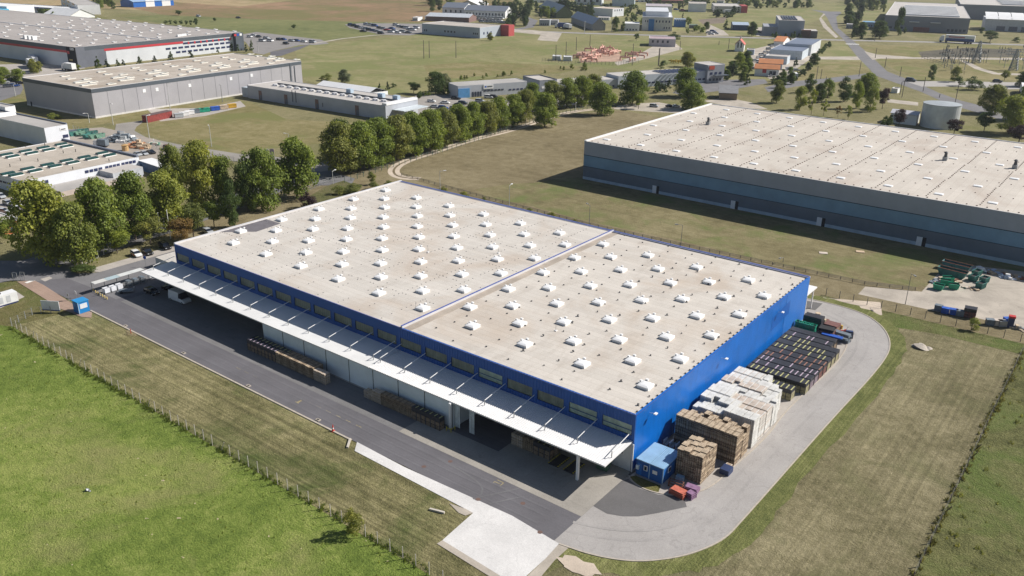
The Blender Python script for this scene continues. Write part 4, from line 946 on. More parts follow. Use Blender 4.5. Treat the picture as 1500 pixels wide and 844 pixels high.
def heap(name, px, py, rx, ry, h, mats, n, label, cat, sz=(.4, 1.3)):
    p = G(px, py); m = MB(); r = random.Random(int(px + py))
    for k in range(n):
        a = r.uniform(0, 2 * PI); q = math.sqrt(r.random()); x, y = rx * q * math.cos(a), ry * q * math.sin(a); s = r.uniform(*sz)
        c, s_ = math.cos(r.uniform(0, PI)), math.sin(r.uniform(0, PI)); zz = max(0, h * (1 - q) * r.random())
        T = lambda v, x=x, y=y, c=c, s_=s_: (x + v[0] * c - v[1] * s_, y + v[0] * s_ + v[1] * c, v[2])
        m.box(-s / 2, -s / 3, 0, s / 2, s / 3, zz + s * r.uniform(.15, .4), r.choice(mats), T=T)
    return tag(m.build(name, None, (p.x, p.y, 0)), label, cat, None, 'stuff')
cardb = M('cardboard', (.5, .38, .26), .9); sheetp = M('blue white sheeting', (.45, .52, .65), .5)
heap('rubbish_heap', 1468, 403, 5.5, 2.2, 1.0, [cardb, cardb, woodl, rust, sheetp], 60, 'long heap of cardboard and boards near the second warehouse', 'rubbish')
heap('rubbish_heap', 1438, 397, 1.6, 1.0, 1.2, [sheetp, white, teal], 16, 'heap of bluish sheeting behind the green skips', 'rubbish')
heap('rubbish_heap', 1476, 408, 2.2, 1.0, .9, [sheetp, white], 18, 'pile of white and blue plastic sheeting', 'rubbish')
heap('rubbish_heap', 1421, 423, 1.5, .8, .4, [cardb, wpd], 12, 'small scatter of pale boards in the gravel yard', 'rubbish')
heap('rubbish_heap', 1392, 411, 2.6, 1.0, .8, [cardb, rust, woodl], 22, 'brown scrap between the teal and green skips', 'rubbish')
heap('rubbish_heap', 1372, 412, 1.2, 2.2, .6, [cardb, wpd, slate], 16, 'pale debris at the edge of the grass by the skips', 'rubbish')
for i, (px, py, mt, l) in enumerate(((1374, 455, slate, 'grey box with shadow at the left end of the fence row'), (1384, 459, bluet, 'blue box next to the grey one by the fence'), (1396, 461, bluet, 'second blue box along the fence'), (1405, 463, slate, 'slate box beside the second blue box'), (1449, 476, slate, 'grey box right of the young tree'), (1461, 477, wpd, 'pale box pile in the right fence row'), (1467, 478, greymetal, 'light grey box pair by the fence'), (1475, 474, bluet, 'blue box behind the dark cabinet'))):
    p = G(px, py); piece('storage_box', l, 'box', lambda m: [m.box(-.8, -.6, .1, .8, .6, 1.3, mt), m.box(-.85, -.65, 1.3, .85, .65, 1.42, mt), m.box(-.7, -.5, 0, -.4, .5, .1, dark), m.box(.4, -.5, 0, .7, .5, .1, dark)], (p.x, p.y, 0), .1 * i)
for i in range(3):
    p = G(1414 + i * 5.5, 463 + i); put('crate_stack', crate(None, maroon, 3), p.x, p.y, f'dark brown crate stack behind the young tree, {ORD(i)} from the left', 'crates', 'brown crates by the gravel yard fence', .1)
p = G(1479, 479); piece('tool_cabinet', 'dark navy cabinet with red top in the fence row', 'cabinet', lambda m: [m.box(-.6, -.6, 0, .6, .6, 2.3, navy), m.box(-.6, -.6, 2.3, .7, .6, 2.7, M('red paint', (.5, .03, .03), .5))], (p.x, p.y, 0), .2)
heap('rubbish_heap', 1490, 482, 3.0, 1.0, .6, [wpd, woodl, greymetal], 20, 'flat scrap at the right end of the fence row', 'rubbish')
p = G(1350, 509); piece('gravel_heap', 'small grey heap of gravel on the brown field', 'gravel', lambda m: [m.tube((0, 0, 0), (.1, .1, .45), 1.7, .9, 14, gravel), m.tube((.1, .1, .45), (.2, .1, .75), .9, .15, 12, gravel), m.tube((1.2, .5, 0), (1.2, .5, .35), .9, .15, 10, gravel)], (p.x, p.y, 0))
# concrete beams and a cone on the verge
for a, b, l in (((509, 657), (513, 644), 'short concrete beam lying near the end of the white strip'), ((629.5, 747), (651, 752.5), 'long pale beam lying on the grass near the white slab')):
    p, q = G(*a), G(*b); L = (q - p).length; piece('concrete_beam', l, 'beam', lambda m: m.box(0, -.16, 0, L, .16, .3, M('pale beam', (.5, .46, .4), .8)), (p.x, p.y, 0), math.atan2(q.y - p.y, q.x - p.x))
p = G(488, 632); redc = M('red cone', (.6, .05, .03), .5)
piece('traffic_cone', 'red and white warning cone on the grass beside the kerb', 'cone', lambda m: [m.box(-.3, -.3, 0, .3, .3, .08, redc), m.tube((0, 0, .08), (0, 0, .5), .22, .15, 10, redc), m.tube((0, 0, .5), (0, 0, .75), .15, .1, 10, white), m.tube((0, 0, .75), (0, 0, 1.3), .12, .05, 10, redc)], (p.x, p.y, 0))
p = G(192, 489); piece('marker_post', 'thin red marker post on the scuffed grass by the road', 'post', lambda m: [m.tube((0, 0, 0), (0, 0, 1.1), .06, .06, 6, redc), m.box(-.12, -.03, .8, .12, .03, 1.15, redc)], (p.x, p.y, 0))
for i, (px, py) in enumerate(((184, 478), (269, 518), (364, 566), (466, 616))):
    p = G(px, py); piece('drain_inlet', f'small concrete drain inlet in the kerb, {ORD(i)} from the left', 'drain', lambda m: [m.box(-.45, -.3, 0, .45, .3, .2, kerbm), m.box(-.25, -.15, .2, .25, .15, .22, dark)], (p.x, p.y, 0), 0, 'drain inlets along the yard kerb')
# ------------------------------------------------------------------ buildings further out
R5 = math.radians(4.5)
def solve(o, ang, h, tx, lo=0.5, hi=500.0):
    """length from o along ang whose top end shows at picture column tx"""
    dx, dy = math.cos(ang), math.sin(ang); f = lambda t: proj(o.x + dx * t, o.y + dy * t, h)[0] - tx
    a = f(lo)
    for _ in range(50):
        m = (lo + hi) / 2
        if (f(m) > 0) == (a > 0): lo = m
        else: hi = m
    return lo
rmat = [M('far flat roof beige', (.42, .38, .34), .8, .12, .08), M('far flat roof grey', (.38, .36, .34), .8, .14, .06), M('far flat roof pale', (.46, .43, .4), .8, .1, .08)]
glass = M('far window', (.05, .06, .09), .25, .3, .3); lightw = M('pale cladding', (.6, .62, .65), .55, .08, .1); midw = M('grey cladding', (.33, .34, .37), .55, .1, .1); whitew = M('white render', (.76, .76, .76), .6, .06, .2)
darkw = M('dark grey cladding', (.075, .09, .11), .55, .12, .15); greyd = M('slate cladding', (.13, .14, .17), .55, .12, .15)
def building(label, base, top_y, left_x, right_x=None, rot=R5, d=None, w=None, h=None, wall=lightw, roof=None, cat='building', name='building', group=None, band=None, parapet=.5, trim=None, wins=(), doors=(), gable=None, plinth=None, joints=0, extra=None):
    """base: near right corner (px). local frame: x runs to the left as negative, y to the back"""
    o = G(*base); h = h or hgt(o, top_y)
    w = w or solve(o, PI + rot, h, left_x); d = d or solve(o, PI / 2 + rot, h, right_x)
    t = thing(name, label, cat, (o.x, o.y, 0), rot, group)
    m = MB(); m.box(-w, 0, 0, 0, d, h, wall, roof or rmat[0]); m.build('wall', t)
    if band:                                                # coloured fascia
        bm_, bz = band; m = MB(); e = .12
        m.box(-w - e, -e, h - bz, e, 0, h, bm_); m.box(0, 0, h - bz, e, d, h, bm_); m.build('fascia', t)
    if gable:
        gm, rise, axis = gable; m = MB(); e = .5
        if axis == 'x':
            A = [(-w - e, -e, h), (e, -e, h), (e, d / 2, h + rise), (-w - e, d / 2, h + rise)]; B = [(-w - e, d / 2, h + rise), (e, d / 2, h + rise), (e, d + e, h), (-w - e, d + e, h)]
            ends = [[(x, 0, h), (x, d, h), (x, d / 2, h + rise * .97)] for x in (-w, 0)]
        else:
            A = [(-w - e, -e, h), (-w / 2, -e, h + rise), (-w / 2, d + e, h + rise), (-w - e, d + e, h)]; B = [(-w / 2, -e, h + rise), (e, -e, h), (e, d + e, h), (-w / 2, d + e, h + rise)]
            ends = [[(-w, y, h), (0, y, h), (-w / 2, y, h + rise * .97)] for y in (0, d)]
        m.face(A, gm); m.face(B, gm)
        for q in (A, B): m.face([(p[0], p[1], p[2] - .25) for p in q[::-1]], gm)
        for q in ends: m.face(q, wall)
        m.build('roof', t)
    else:
        m = MB(); m.box(-w + .2, .2, h, -.2, d - .2, h + .1, roof or rmat[0]); m.build('roof', t)
        if parapet:
            m = MB(); pm = trim or trimw; z1 = h + parapet
            m.box(-w, 0, h, 0, .3, z1 - .2, pm); m.box(-w, d - .3, h, 0, d, z1, pm); m.box(-w, .3, h, -w + .5, d - .3, z1, pm); m.box(-.3, .3, h, 0, d - .3, z1 - .2, pm); m.build('parapet', t)
    if plinth: m = MB(); m.box(-w - .1, -.1, 0, .1, 0, .8, plinth); m.box(0, 0, 0, .1, d, .8, plinth); m.build('plinth', t)
    for (face, a0, a1, z0, z1, n, fill, mt) in wins:       # fractions of the side's length, heights in m
        Ls = w if face == 'F' else d; st = (a1 - a0) * Ls / n
        for i in range(n):
            u0 = a0 * Ls + i * st + st * (1 - fill) / 2; u1 = u0 + st * fill; m = MB()
            if face == 'F': m.box(-w + u0, -.14, z0, -w + u1, -.0, z1, mt or glass)
            else: m.box(0, u0, z0, .14, u1, z1, mt or glass)
            m.build('window', t)
    for (face, a, wd, hh, mt) in doors:
        m = MB()
        if face == 'F': m.box(-w + a * w, -.16, 0, -w + a * w + wd, 0, hh, mt)
        else: m.box(0, a * d, 0, .16, a * d + wd, hh, mt)
        m.build('door', t)
    if joints:
        m = MB()
        for i in range(1, joints): y = d * i / joints; m.box(0, y - .08, .8, .05, y + .08, h - (band[1] if band else 0), M('panel joint', (.2, .2, .22), .7))
        m.build('panel_joint', t)
    if extra: extra(t, w, d, h)
    return t, w, d, h
def roof_boxes(t, pts, size, z, mat=whited, name='skylight'):
    me = None
    m = MB(); a, b, c = size; m.box(-a / 2, -b / 2, 0, a / 2, b / 2, c * .6, mat); m.face([(-a / 2, -b / 2, c * .6), (a / 2, -b / 2, c * .6), (a / 2, 0, c), (-a / 2, 0, c)], mat); m.face([(-a / 2, 0, c), (a / 2, 0, c), (a / 2, b / 2, c * .6), (-a / 2, b / 2, c * .6)], mat)
    me = m.mesh(name)
    for x, y in pts:
        o = bpy.data.objects.new(name, me); COL.objects.link(o); o.parent = t; o.location = (x, y, z)
# the long grey warehouse, mid left
def ex(t, w, d, h):
    P1 = []; P2 = []
    for i in range(7):
        y = 8 + i * 19.6
        P1 += [(-w * .72, y), (-w * .68 + 3, y + 5)]; P2 += [(-w * .3, y + 4), (-w * .2, y + 9), (-w * .85, y + 11)]
    sk = M('ivory skylight', (.72, .7, .64), .4)
    roof_boxes(t, [(-w * f, 6 + i * 19.6 + o) for i in range(7) for f, o in ((.2, 0), (.38, 3))], (2.2, 7.5, .8), h + .1, sk)
    roof_boxes(t, [(-w * f, 12 + i * 19.6 + o) for i in range(7) for f, o in ((.1, 2), (.3, 0), (.62, 0), (.8, 3), (.5, 4))], (1.8, 4.2, .7), h + .1, sk)
    for y, z in ((26, 9.5), (33, 9.3), (52, 9.0), (78, 9.4), (92, 9.6)):
        m = MB(); m.box(.0, y, z - 1.0, .1, y + 1.6, z + .6, M('white wall hatch', (.8, .8, .8), .5)); m.build('wall_hatch', t)
    m = MB(); m.box(.0, d * .93, 0.5, .25, d * .93 + .8, h, darkw); m.box(0, d * .955, .5, .25, d * .955 + .5, h - 2, darkw); m.build('ladder', t)
building('long grey warehouse with dark fascia band and many ivory skylights', (140.5, 173.7), 131, 32.5, 441, wall=M('warehouse grey cladding', (.36, .35, .37), .55, .07, .12), roof=roofmat('third roof', (.44, .39, .335), (.36, .3, .24), 'X', 2.0), band=(darkw, 1.7), parapet=.35, plinth=M('pale plinth', (.6, .58, .56), .7), joints=17, name='warehouse', cat='warehouse', extra=ex, doors=(('F', .06, 1.0, 2.2, dark),))
# the huge one with the red stripes behind it
redl = M('red stripe', (.5, .035, .05), .5, .08)
def ex(t, w, d, h):
    pts = []
    r = random.Random(4)
    for i in range(9):
        for j in range(11):
            pts.append((-8 - i * 22 - (5 if j % 2 else 0), 8 + j * 12.6))
    roof_boxes(t, pts[:99], (2.4, 2.4, .7), h + .1, white)
    m = MB(); m.box(-w, d * .47, h + .1, 0, d * .47 + 1.2, h + .5, trimw); m.build('roof_ridge', t)
    m = MB(); m.box(.0, 20, h - 3.9, .2, d * .61, h - 2.5, redl); m.build('stripe', t)
    m = MB(); m.box(-w, -.2, h - 3.9, -9, -.0, h - 2.5, redl); m.build('stripe', t)
    m = MB(); m.box(-9, -.35, 0, 1.0, -.05, h + .1, dark); m.box(.16, 0, 0, 1.0, 6, h + .1, greyd); m.build('corner_tower', t)['label'] = 'black corner tower with signs'
    m = MB(); m.box(-8.5, -.45, h - 4.4, -5.9, -.36, h - 2.6, redl); m.build('sign', t)
    m = MB(); m.box(-4.6, -.45, h - 1.8, -.4, -.36, h - .4, whitew); m.box(-4.2, -.5, h - 1.5, -3.4, -.46, h - .8, greyd); m.box(-3.0, -.5, h - 1.3, -.9, -.46, h - 1.0, greyd); m.build('sign', t)
    m = MB()
    for k in range(4): m.box(-7 + k * .9, -.45, h - 8.6, -6.45 + k * .9, -.36, h - 7.6, M('gold letters', (.6, .45, .15), .5))
    m.build('sign', t)
    m = MB(); m.box(.02, 1, .1, .12, 21, h - 2.4, greyd); m.build('wall_panel', t)
    for (z, n, a0, a1) in ((h - 4.6, 8, .61, .93), (h - 7.2, 11, .50, .93), (h - 10.2, 10, .56, .93)):
        L = (a1 - a0) * d / n
        for k in range(n):
            y = a0 * d + k * L; m = MB(); m.box(.0, y, z, .14, y + L * .72, z + 1.3, M('navy window', (.03, .04, .1), .25)); m.build('window', t)
            if z > h - 5: m = MB(); m.box(.0, y + L * .75, z - .2, .16, y + L * .97, z + 1.5, redl); m.build('red_panel', t)
    m = MB(); m.box(0, d * .945, 0, 3.0, d, h, darkw); m.build('end_tower', t)['label'] = 'dark glazed end tower'
    for k, c in enumerate((redl, bluet, whitew)):
        m = MB(); m.box(3.0, d * .935 + k * 2.6, h - 2.0, 3.15, d * .935 + k * 2.6 + 2.0, h - .4, c); m.build('sign', t)
    for k in range(5): m = MB(); m.box(-8 - k * .5, d * .62 + k * 1.9, h + .1, -6.6 - k * .5, d * .62 + 1.3 + k * 1.9, h + 1.6, whitew); m.build('roof_unit', t)
    for k in range(3): m = MB(); m.box(-62 - k * 5, 7, h + .1, -60 - k * 5, 10, h + 2.6, whitew); m.build('roof_unit', t)
building('enormous grey logistics hall with red stripes and a black corner tower', (114, 100), 69.7, -330, 352, wall=lightw, roof=roofmat('fourth roof', (.37, .34, .32), (.33, .3, .28), 'X', 2.5), band=(darkw, 2.5), parapet=.3, name='warehouse', cat='warehouse', extra=ex, )
# the grey hall behind the row of trees
def ex(t, w, d, h):
    br = M('brown door panel', (.2, .12, .1), .6)
    for a in (.09, .29, .52, .8):
        m = MB(); m.box(-w + a * w, -.18, 0, -w + a * w + 2.2, 0, 4.8, br); m.box(-w + a * w + .7, -.24, 0, -w + a * w + 2.2, -.16, 2.6, greyd); m.build('door', t)
    for a in (.35, .375, .57):
        m = MB(); m.box(-w + a * w, -.14, 1.6, -w + a * w + .5, 0, h + (1 if a < .5 else -3), greyd); m.build('ladder', t)
    m = MB()
    for k in range(15): x = -w * .87 + k * (w * .84 / 15); m.tube((x, d * .34, h + .1), (x, d * .34, h + 1.1), 1.5, 1.1, 10, trimw); m.tube((x + 1.6, d * .34, h + .3), (x + 1.6, d * .34, h + 1.0), .5, .5, 8, whitew); 
    tag(m.build('roof_dome_row', t), None, None, None, 'stuff')
    m = MB(); m.box(-w * .9, d * .52, h + .1, -3, d * .52 + .6, h + .9, darkw); m.build('roof_duct', t)
    m = MB(); m.box(.2, d * .2, 4.0, 7.5, d * .95, 4.35, M('bluish canopy', (.55, .6, .63), .4)); m.build('canopy', t)
    m = MB()
    for y in (.3, .9): m.box(7.0, d * y, 0, 7.3, d * y + .3, 4.0, whitew)
    m.build('canopy_post', t)
    m = MB(); m.box(-2.5, d * .02, h + .1, .2, d * .98, h + 1.1, whitew); m.build('parapet', t)
    for k, x in enumerate((-w * .1, -w * .2, -w * .42)): m = MB(); m.box(x, d * .68, h + .1, x + 3.2, d * .68 + 2.2, h + 2.0, M('bluish roof unit', (.4, .5, .6), .5)); m.build('roof_unit', t)
    m = MB(); m.box(-w * .75, d + .1, 0, -w * .35, d + 16, h - 1.2, whitew); m.face([(-w * .75, d, h - 1.2), (-w * .35, d, h - 1.2), (-w * .35, d + 8, h + 1.4), (-w * .75, d + 8, h + 1.4)], whitew); m.face([(-w * .75, d + 8, h + 1.4), (-w * .35, d + 8, h + 1.4), (-w * .35, d + 16, h - 1.2), (-w * .75, d + 16, h - 1.2)], whitew); m.build('white_annex', t)
    m = MB(); m.box(-w - 6, 1, 0, -w - .1, 12, 5, M('bluish concrete', (.4, .45, .5), .7)); m.build('side_wing', t)
building('low grey hall with brown door panels behind the tree row', (565.5, 176), 155.5, 362, 612, rot=math.radians(3), wall=M('hall grey cladding', (.42, .44, .48), .55, .1, .1), roof=rmat[2], parapet=.3, name='hall', cat='hall', extra=ex)
# white left complex
def ex(t, w, d, h):
    g2 = M('green skylight', (.012, .06, .055), .3, .3, 1)
    P = [(-w * .12 - i * 11.5 - (0 if j else 0), 5 + j * 9.2) for i in range(4) for j in range(4)]
    for k, (px, py) in enumerate([(10, 228), (19, 231), (38, 223), (47, 226), (64, 218), (72, 221), (90, 213), (98, 216), (41, 249), (52, 252), (70, 243), (81, 245), (98, 237), (107, 240), (124, 232), (135, 234), (150, 226), (161, 229), (12, 256), (24, 258)]):
        p = G(px, py, h); q = Vector((p.x, p.y)) - Vector((t.location.x, t.location.y)); c, s = math.cos(-t.rotation_euler.z), math.sin(-t.rotation_euler.z)
        x, y = q.x * c - q.y * s, q.x * s + q.y * c
        m = MB(); m.box(x - .9, y - 2.2, h + .1, x + .9, y + 2.2, h + .3, whited); m.box(x - .95, y - 2.1, h + .3, x + .5, y + 2.1, h + .8, g2); m.box(x + .5, y - 2.1, h + .3, x + .8, y + 2.1, h + .5, g2); m.build('skylight', t)
    for k, (px, py) in enumerate(((93, 225), (111, 223), (38, 216), (66, 214), (56, 237), (30, 236), (15, 245), (160, 237), (107, 249))):
        p = G(px, py, h); q = Vector((p.x, p.y)) - Vector((t.location.x, t.location.y)); c, s = math.cos(-t.rotation_euler.z), math.sin(-t.rotation_euler.z)
        x, y = q.x * c - q.y * s, q.x * s + q.y * c
        m = MB(); m.tube((x, y, h), (x, y, h + 1.1), .14, .14, 6, dark); m.build('vent_pipe', t)
    m = MB(); m.box(-w, d - .8, h, 0, d, h + .8, M('slate parapet', (.16, .18, .23), .5)); m.build('parapet', t)
    m = MB(); m.box(.15, 6, 0, 10.5, 27, 1.6, M('low wing wall', (.5, .42, .38), .7), rmat[1]); m.build('side_wing', t)
    m = MB(); m.box(.15, 26, 0, 8, d * .9, 3.2, M('bluish low wing', (.45, .47, .5), .7), rmat[2]); m.build('side_wing', t)
building('pale workshop hall with green topped skylights on its flat roof', (37.5, 287), 266, -75, 203, wall=M('pale blue white cladding', (.68, .7, .74), .5, .07, .15), roof=roofmat('fifth roof', (.45, .4, .34), (.38, .33, .27), 'X', 2.0), parapet=.3, name='workshop_hall', cat='hall', extra=ex,
    wins=(('S', .08, .2, 2.6, 3.6, 3, .7, M('navy window', (.03, .04, .1), .25)), ('S', .5, .66, 3.1, 4.0, 4, .75, M('navy window', (.03, .04, .1), .25)), ('S', .68, .82, 3.1, 4.0, 4, .75, M('navy window', (.03, .04, .1), .25)), ('S', .83, .97, 3.1, 4.0, 4, .75, M('navy window', (.03, .04, .1), .25)), ('F', .45, .95, 2.4, 3.0, 9, .7, M('navy window', (.03, .04, .1), .25))))
def ex(t, w, d, h):
    m = MB(); n = 12; r = 2.3
    for i in range(n):
        a0, a1 = PI * i / n, PI * (i + 1) / n
        m.face([(-w * .52 + r * math.cos(a0), -24, h + r * .6 * math.sin(a0)), (-w * .52 + r * math.cos(a1), -24, h + r * .6 * math.sin(a1)), (-w * .52 + r * math.cos(a1), d * .85, h + r * .6 * math.sin(a1)), (-w * .52 + r * math.cos(a0), d * .85, h + r * .6 * math.sin(a0))][::-1], whitew)
    m.build('barrel_skylight', t)
    m = MB(); m.box(.0, d * .65, h - 2.0, .15, d * .93, h - .9, white); m.box(.16, d * .69, h - 1.7, .2, d * .88, h - 1.3, darkw); m.build('sign', t)
    m = MB(); m.box(-w, d - .6, h, 0, d, h + .6, M('slate parapet', (.16, .18, .23), .5)); m.build('parapet', t)
building('pale hall with barrel skylight at left edge, white sign near its corner', (70, 216), 188, -70, 98.5, rot=R5, wall=M('pale blue white cladding', (.68, .7, .74), .5, .07, .15), roof=rmat[1], parapet=.3, name='workshop_hall', cat='hall', extra=ex,
    wins=(('S', .72, .96, 2.6, 3.8, 4, .8, M('navy window', (.03, .04, .1), .25)),))
building('white office block with blue window strip at the far left edge', (14, 190), 158, -40, 22, wall=whitew, roof=rmat[1], name='office_block', wins=(('S', .05, .95, 3, 5, 4, .85, M('bright blue window', (.02, .07, .3), .3)),), parapet=.5)
building('low shop with orange front below the large trees at far left', (8, 345), 328, -60, 30, wall=M('orange brown front', (.42, .13, .05), .6, .1), roof=rmat[2], name='shop', wins=(('S', .3, .9, .4, 1.8, 3, .7, None), ('F', .5, .95, .4, 1.8, 4, .7, None)), parapet=.3)
# long low business park building behind the tree row: three joined units
def ex(t, w, d, h):
    m = MB(); m.box(.0, 0, 0, .5, d * .16, h * .78, M('sky blue front', (.09, .27, .52), .5)); m.build('blue_front', t)
    m = MB(); m.box(.0, d * .36, h - 2.4, .3, d * .5, h - .1, white); m.box(.3, d * .375, h - 1.6, .36, d * .4, h - .8, bluet); m.box(.3, d * .41, h - 1.5, .36, d * .485, h - .9, darkw); m.build('sign', t)
navyw = M('navy window', (.03, .04, .1), .25)
building('business unit with sky blue corner front and white sign', (671, 144), 126.5, 657, 772, rot=math.radians(-24), wall=M('unit grey', (.4, .42, .46), .6, .08, .2), roof=rmat[1], parapet=.3, name='business_unit', cat='building', group='business units along the tree row', extra=ex, wins=(('S', .02, .14, .6, 1.9, 2, .4, white), ('S', .19, .34, .1, 2.8, 4, .6, glass), ('S', .36, .66, 2.6, 3.4, 6, .7, glass), ('S', .72, .95, 2.2, 3.0, 4, .6, navyw)))
building('grey business unit with raised parapet between two flat units', (790, 137), 119, 766, 816, rot=math.radians(-24), wall=M('unit slate', (.25, .27, .31), .6, .08, .2), roof=rmat[2], parapet=.6, name='business_unit', group='business units along the tree row', trim=greyd, wins=(('S', .1, .35, 2.6, 3.8, 1, .8, white),))
building('flat roofed business unit mostly hidden behind four trees', (815, 136), 122, 800, 906, rot=math.radians(-24), wall=M('unit grey', (.4, .42, .46), .6, .08, .2), roof=rmat[2], parapet=.3, name='business_unit', group='business units along the tree row', wins=(('S', .05, .95, .8, 2.0, 14, .5, navyw),))
def ex(t, w, d, h):
    m = MB()
    for i in range(5):
        for j in range(9): x0, y0 = -w * .75 + i * 2.6, d * .45 + j * 3.3; m.face([(x0, y0, h + .3), (x0 + 2.2, y0, h + .3), (x0 + 2.2, y0 + 3, h + .9), (x0, y0 + 3, h + .9)], M('solar panel', (.03, .035, .07), .3))
    m.build('solar_panel_field', t)
building('business unit with solar panels on its roof below the pipe station', (905, 130), 112, 888, 1042, rot=math.radians(-26), wall=M('unit pale blue', (.46, .5, .56), .6, .08, .2), roof=rmat[2], parapet=.3, name='business_unit', group='business units along the tree row', extra=ex, wins=(('S', .3, .62, 1.8, 2.8, 7, .7, navyw), ('S', .7, .95, 1.8, 2.8, 5, .7, navyw)))
building('grey office block with orange red emblem panel beyond the unit row', (1035, 122), 96, 1017, 1062, rot=math.radians(-26), wall=M('office grey', (.3, .31, .34), .6, .08, .2), roof=rmat[2], parapet=.4, name='office_block', extra=lambda t, w, d, h: [MB().box(0, 1, h - 2.6, .2, 5, h - .4, M('orange red panel', (.5, .08, .04), .5)).build('emblem_panel', t), MB().box(.2, d * .3, 4.4, 3.5, d * 1.1, 4.8, darkw).build('balcony', t)], wins=(('S', .1, .9, 1.2, 2.6, 4, .6, glass), ('S', .1, .9, 5, 6.4, 3, .5, navyw)))
# far centre
building('long pale grey factory with red end wing beyond the olive field', (703, 56.5), 41, 618, 734, wall=M('factory grey', (.4, .44, .5), .6, .1, .05), roof=rmat[0], parapet=.4, name='factory', extra=lambda t, w, d, h: MB().box(.2, d * .97, 0, 9, d * 1.25, h + .6, M('red render', (.4, .06, .06), .6)).build('red_wing', t), wins=(('F', .03, .1, 2.5, 4.2, 2, .5, glass), ('F', .38, .6, 3, 4.6, 4, .5, glass), ('F', .88, .97, 3, 4.6, 3, .6, glass), ('S', .1, .6, 3, 5, 3, .3, navyw)))
building('white two storey factory with dark roof behind the pale grey factory', (740, 27), 17, 680, None, d=30, rot=math.radians(22), wall=whitew, name='factory', gable=(M('slate roof', (.14, .16, .2), .7), 5, 'x'), wins=(('F', .03, .97, 2.5, 5, 12, .4, glass),))
building('tall white factory end with dark roof left of the long one', (680, 23), 12, 648, None, d=34, rot=math.radians(22), wall=whitew, name='factory', gable=(M('slate roof', (.14, .16, .2), .7), 5, 'x'), wins=(('F', .05, .95, 3, 6, 4, .3, glass),))
building('pale metal roofed shed with red brown doors in front of the white factory', (687, 33), 26, 624, None, d=26, rot=math.radians(22), wall=M('brown shed front', (.2, .12, .11), .7), name='shed', gable=(M('pale metal roof', (.5, .52, .56), .5), 3, 'x'))
building('white gabled hall with orange trim far behind the factories', (702, 13), 8, 670, None, d=40, rot=math.radians(22), wall=M('cream hall', (.6, .55, .5), .7), name='hall', gable=(whitew, 6, 'y'), extra=lambda t, w, d, h: MB().box(.2, 0, 0, 22, 8, 3, M('orange tile', (.5, .17, .08), .7)).build('orange_wing', t))
building('light roofed open shed beside the conifers', (815, 27), 19, 790, 839, rot=math.radians(-43), wall=M('green shed wall', (.12, .15, .08), .7), name='shed', gable=(M('pale metal roof 2', (.46, .47, .47), .5), 8, 'x'))
building('grey gabled hall with pale blue roof beside the street', (868, 45), 36, 837, 887, rot=math.radians(-43), wall=M('hall concrete', (.28, .28, .28), .7), name='hall', gable=(M('pale blue metal roof', (.38, .42, .5), .5), 6, 'x'))
building('white cube like hall with beige roof and tiny windows', (897, 25), 13.5, 869, 914, rot=math.radians(0), wall=lightw, roof=M('peach roof', (.55, .45, .36), .7), name='hall', wins=(('S', .1, .9, 6, 8, 4, .3, glass),))
building('big white factory block with blue entrance portal facing the street', (984, 46), 26, 941, None, d=70, rot=math.radians(29), wall=M('cream factory', (.55, .55, .52), .6), roof=lightw, name='factory', extra=lambda t, w, d, h: [MB().box(-w * .78, -1.2, 0, -w * .6, 0, h * .85, M('blue portal', (.03, .16, .4), .5)).build('portal', t), MB().box(-w * .9, 8, h, -4, d, h + 5, lightw).build('upper_hall', t)], wins=(('F', .08, .22, 8, 10, 2, .4, navyw), ('F', .42, .95, 8, 10, 5, .4, navyw), ('F', .7, .95, 2, 4, 3, .4, navyw)))
building('long white hall behind the factory with the blue portal', (984, 22), 10, 946, None, d=50, rot=math.radians(29), wall=whitew, name='hall', roof=M('pinkish roof', (.4, .36, .38), .7))
building('pale block behind a strip of cars near the top edge', (881, 8), -5, 842, None, d=60, rot=math.radians(29), wall=lightw, name='factory', wins=(('F', .05, .95, 4, 12, 4, .4, glass),))
building('plain bluish white hall at the top edge left of the tree belt', (929, 10), -6, 897, None, d=60, rot=math.radians(29), wall=M('bluish hall', (.5, .56, .62), .6), name='hall')
building('grey white block with white lorries around it', (1034, 18), 6, 1009, None, d=40, rot=math.radians(27), wall=lightw, name='hall')
building('low beige roofed building with a red end wall', (1085, 19), 10, 1047, None, d=60, rot=math.radians(29), wall=M('beige block', (.4, .38, .36), .7), roof=rmat[2], name='building', extra=lambda t, w, d, h: MB().box(.1, 0, 0, 8, 30, h + 1, M('red render', (.4, .06, .06), .6)).build('red_wing', t))
building('long red brown roofed barn near the top edge', (1000, 5), 1, 955, None, d=20, rot=math.radians(29), wall=M('brown barn', (.2, .13, .1), .8), name='barn', gable=(M('red brown roof', (.3, .12, .1), .8), 4, 'x'))
building('blue container building with white marks beside the big factory', (1004, 40), 29, 988, None, d=14, rot=math.radians(29), wall=M('container blue', (.03, .12, .32), .5), roof=M('pale blue roof', (.35, .45, .55), .5), name='container_building', wins=(('F', .1, .9, 6, 9, 5, .2, whitew),))
building('long low blue hall standing alone on the grass', (1096, 45), 37, 1074, None, d=24, rot=math.radians(29), wall=M('navy hall', (.03, .07, .17), .5), name='hall', gable=(M('silver blue roof', (.42, .5, .6), .4), 2, 'x'))
building('small pinkish utility house with flat red edged roof', (989, 69), 58, 951, None, d=22, rot=math.radians(29), wall=M('pinkish white', (.45, .42, .46), .7), roof=M('faded red roof', (.4, .3, .32), .7), name='utility_house', wins=(('F', .05, .8, 3, 5, 4, .4, glass),))
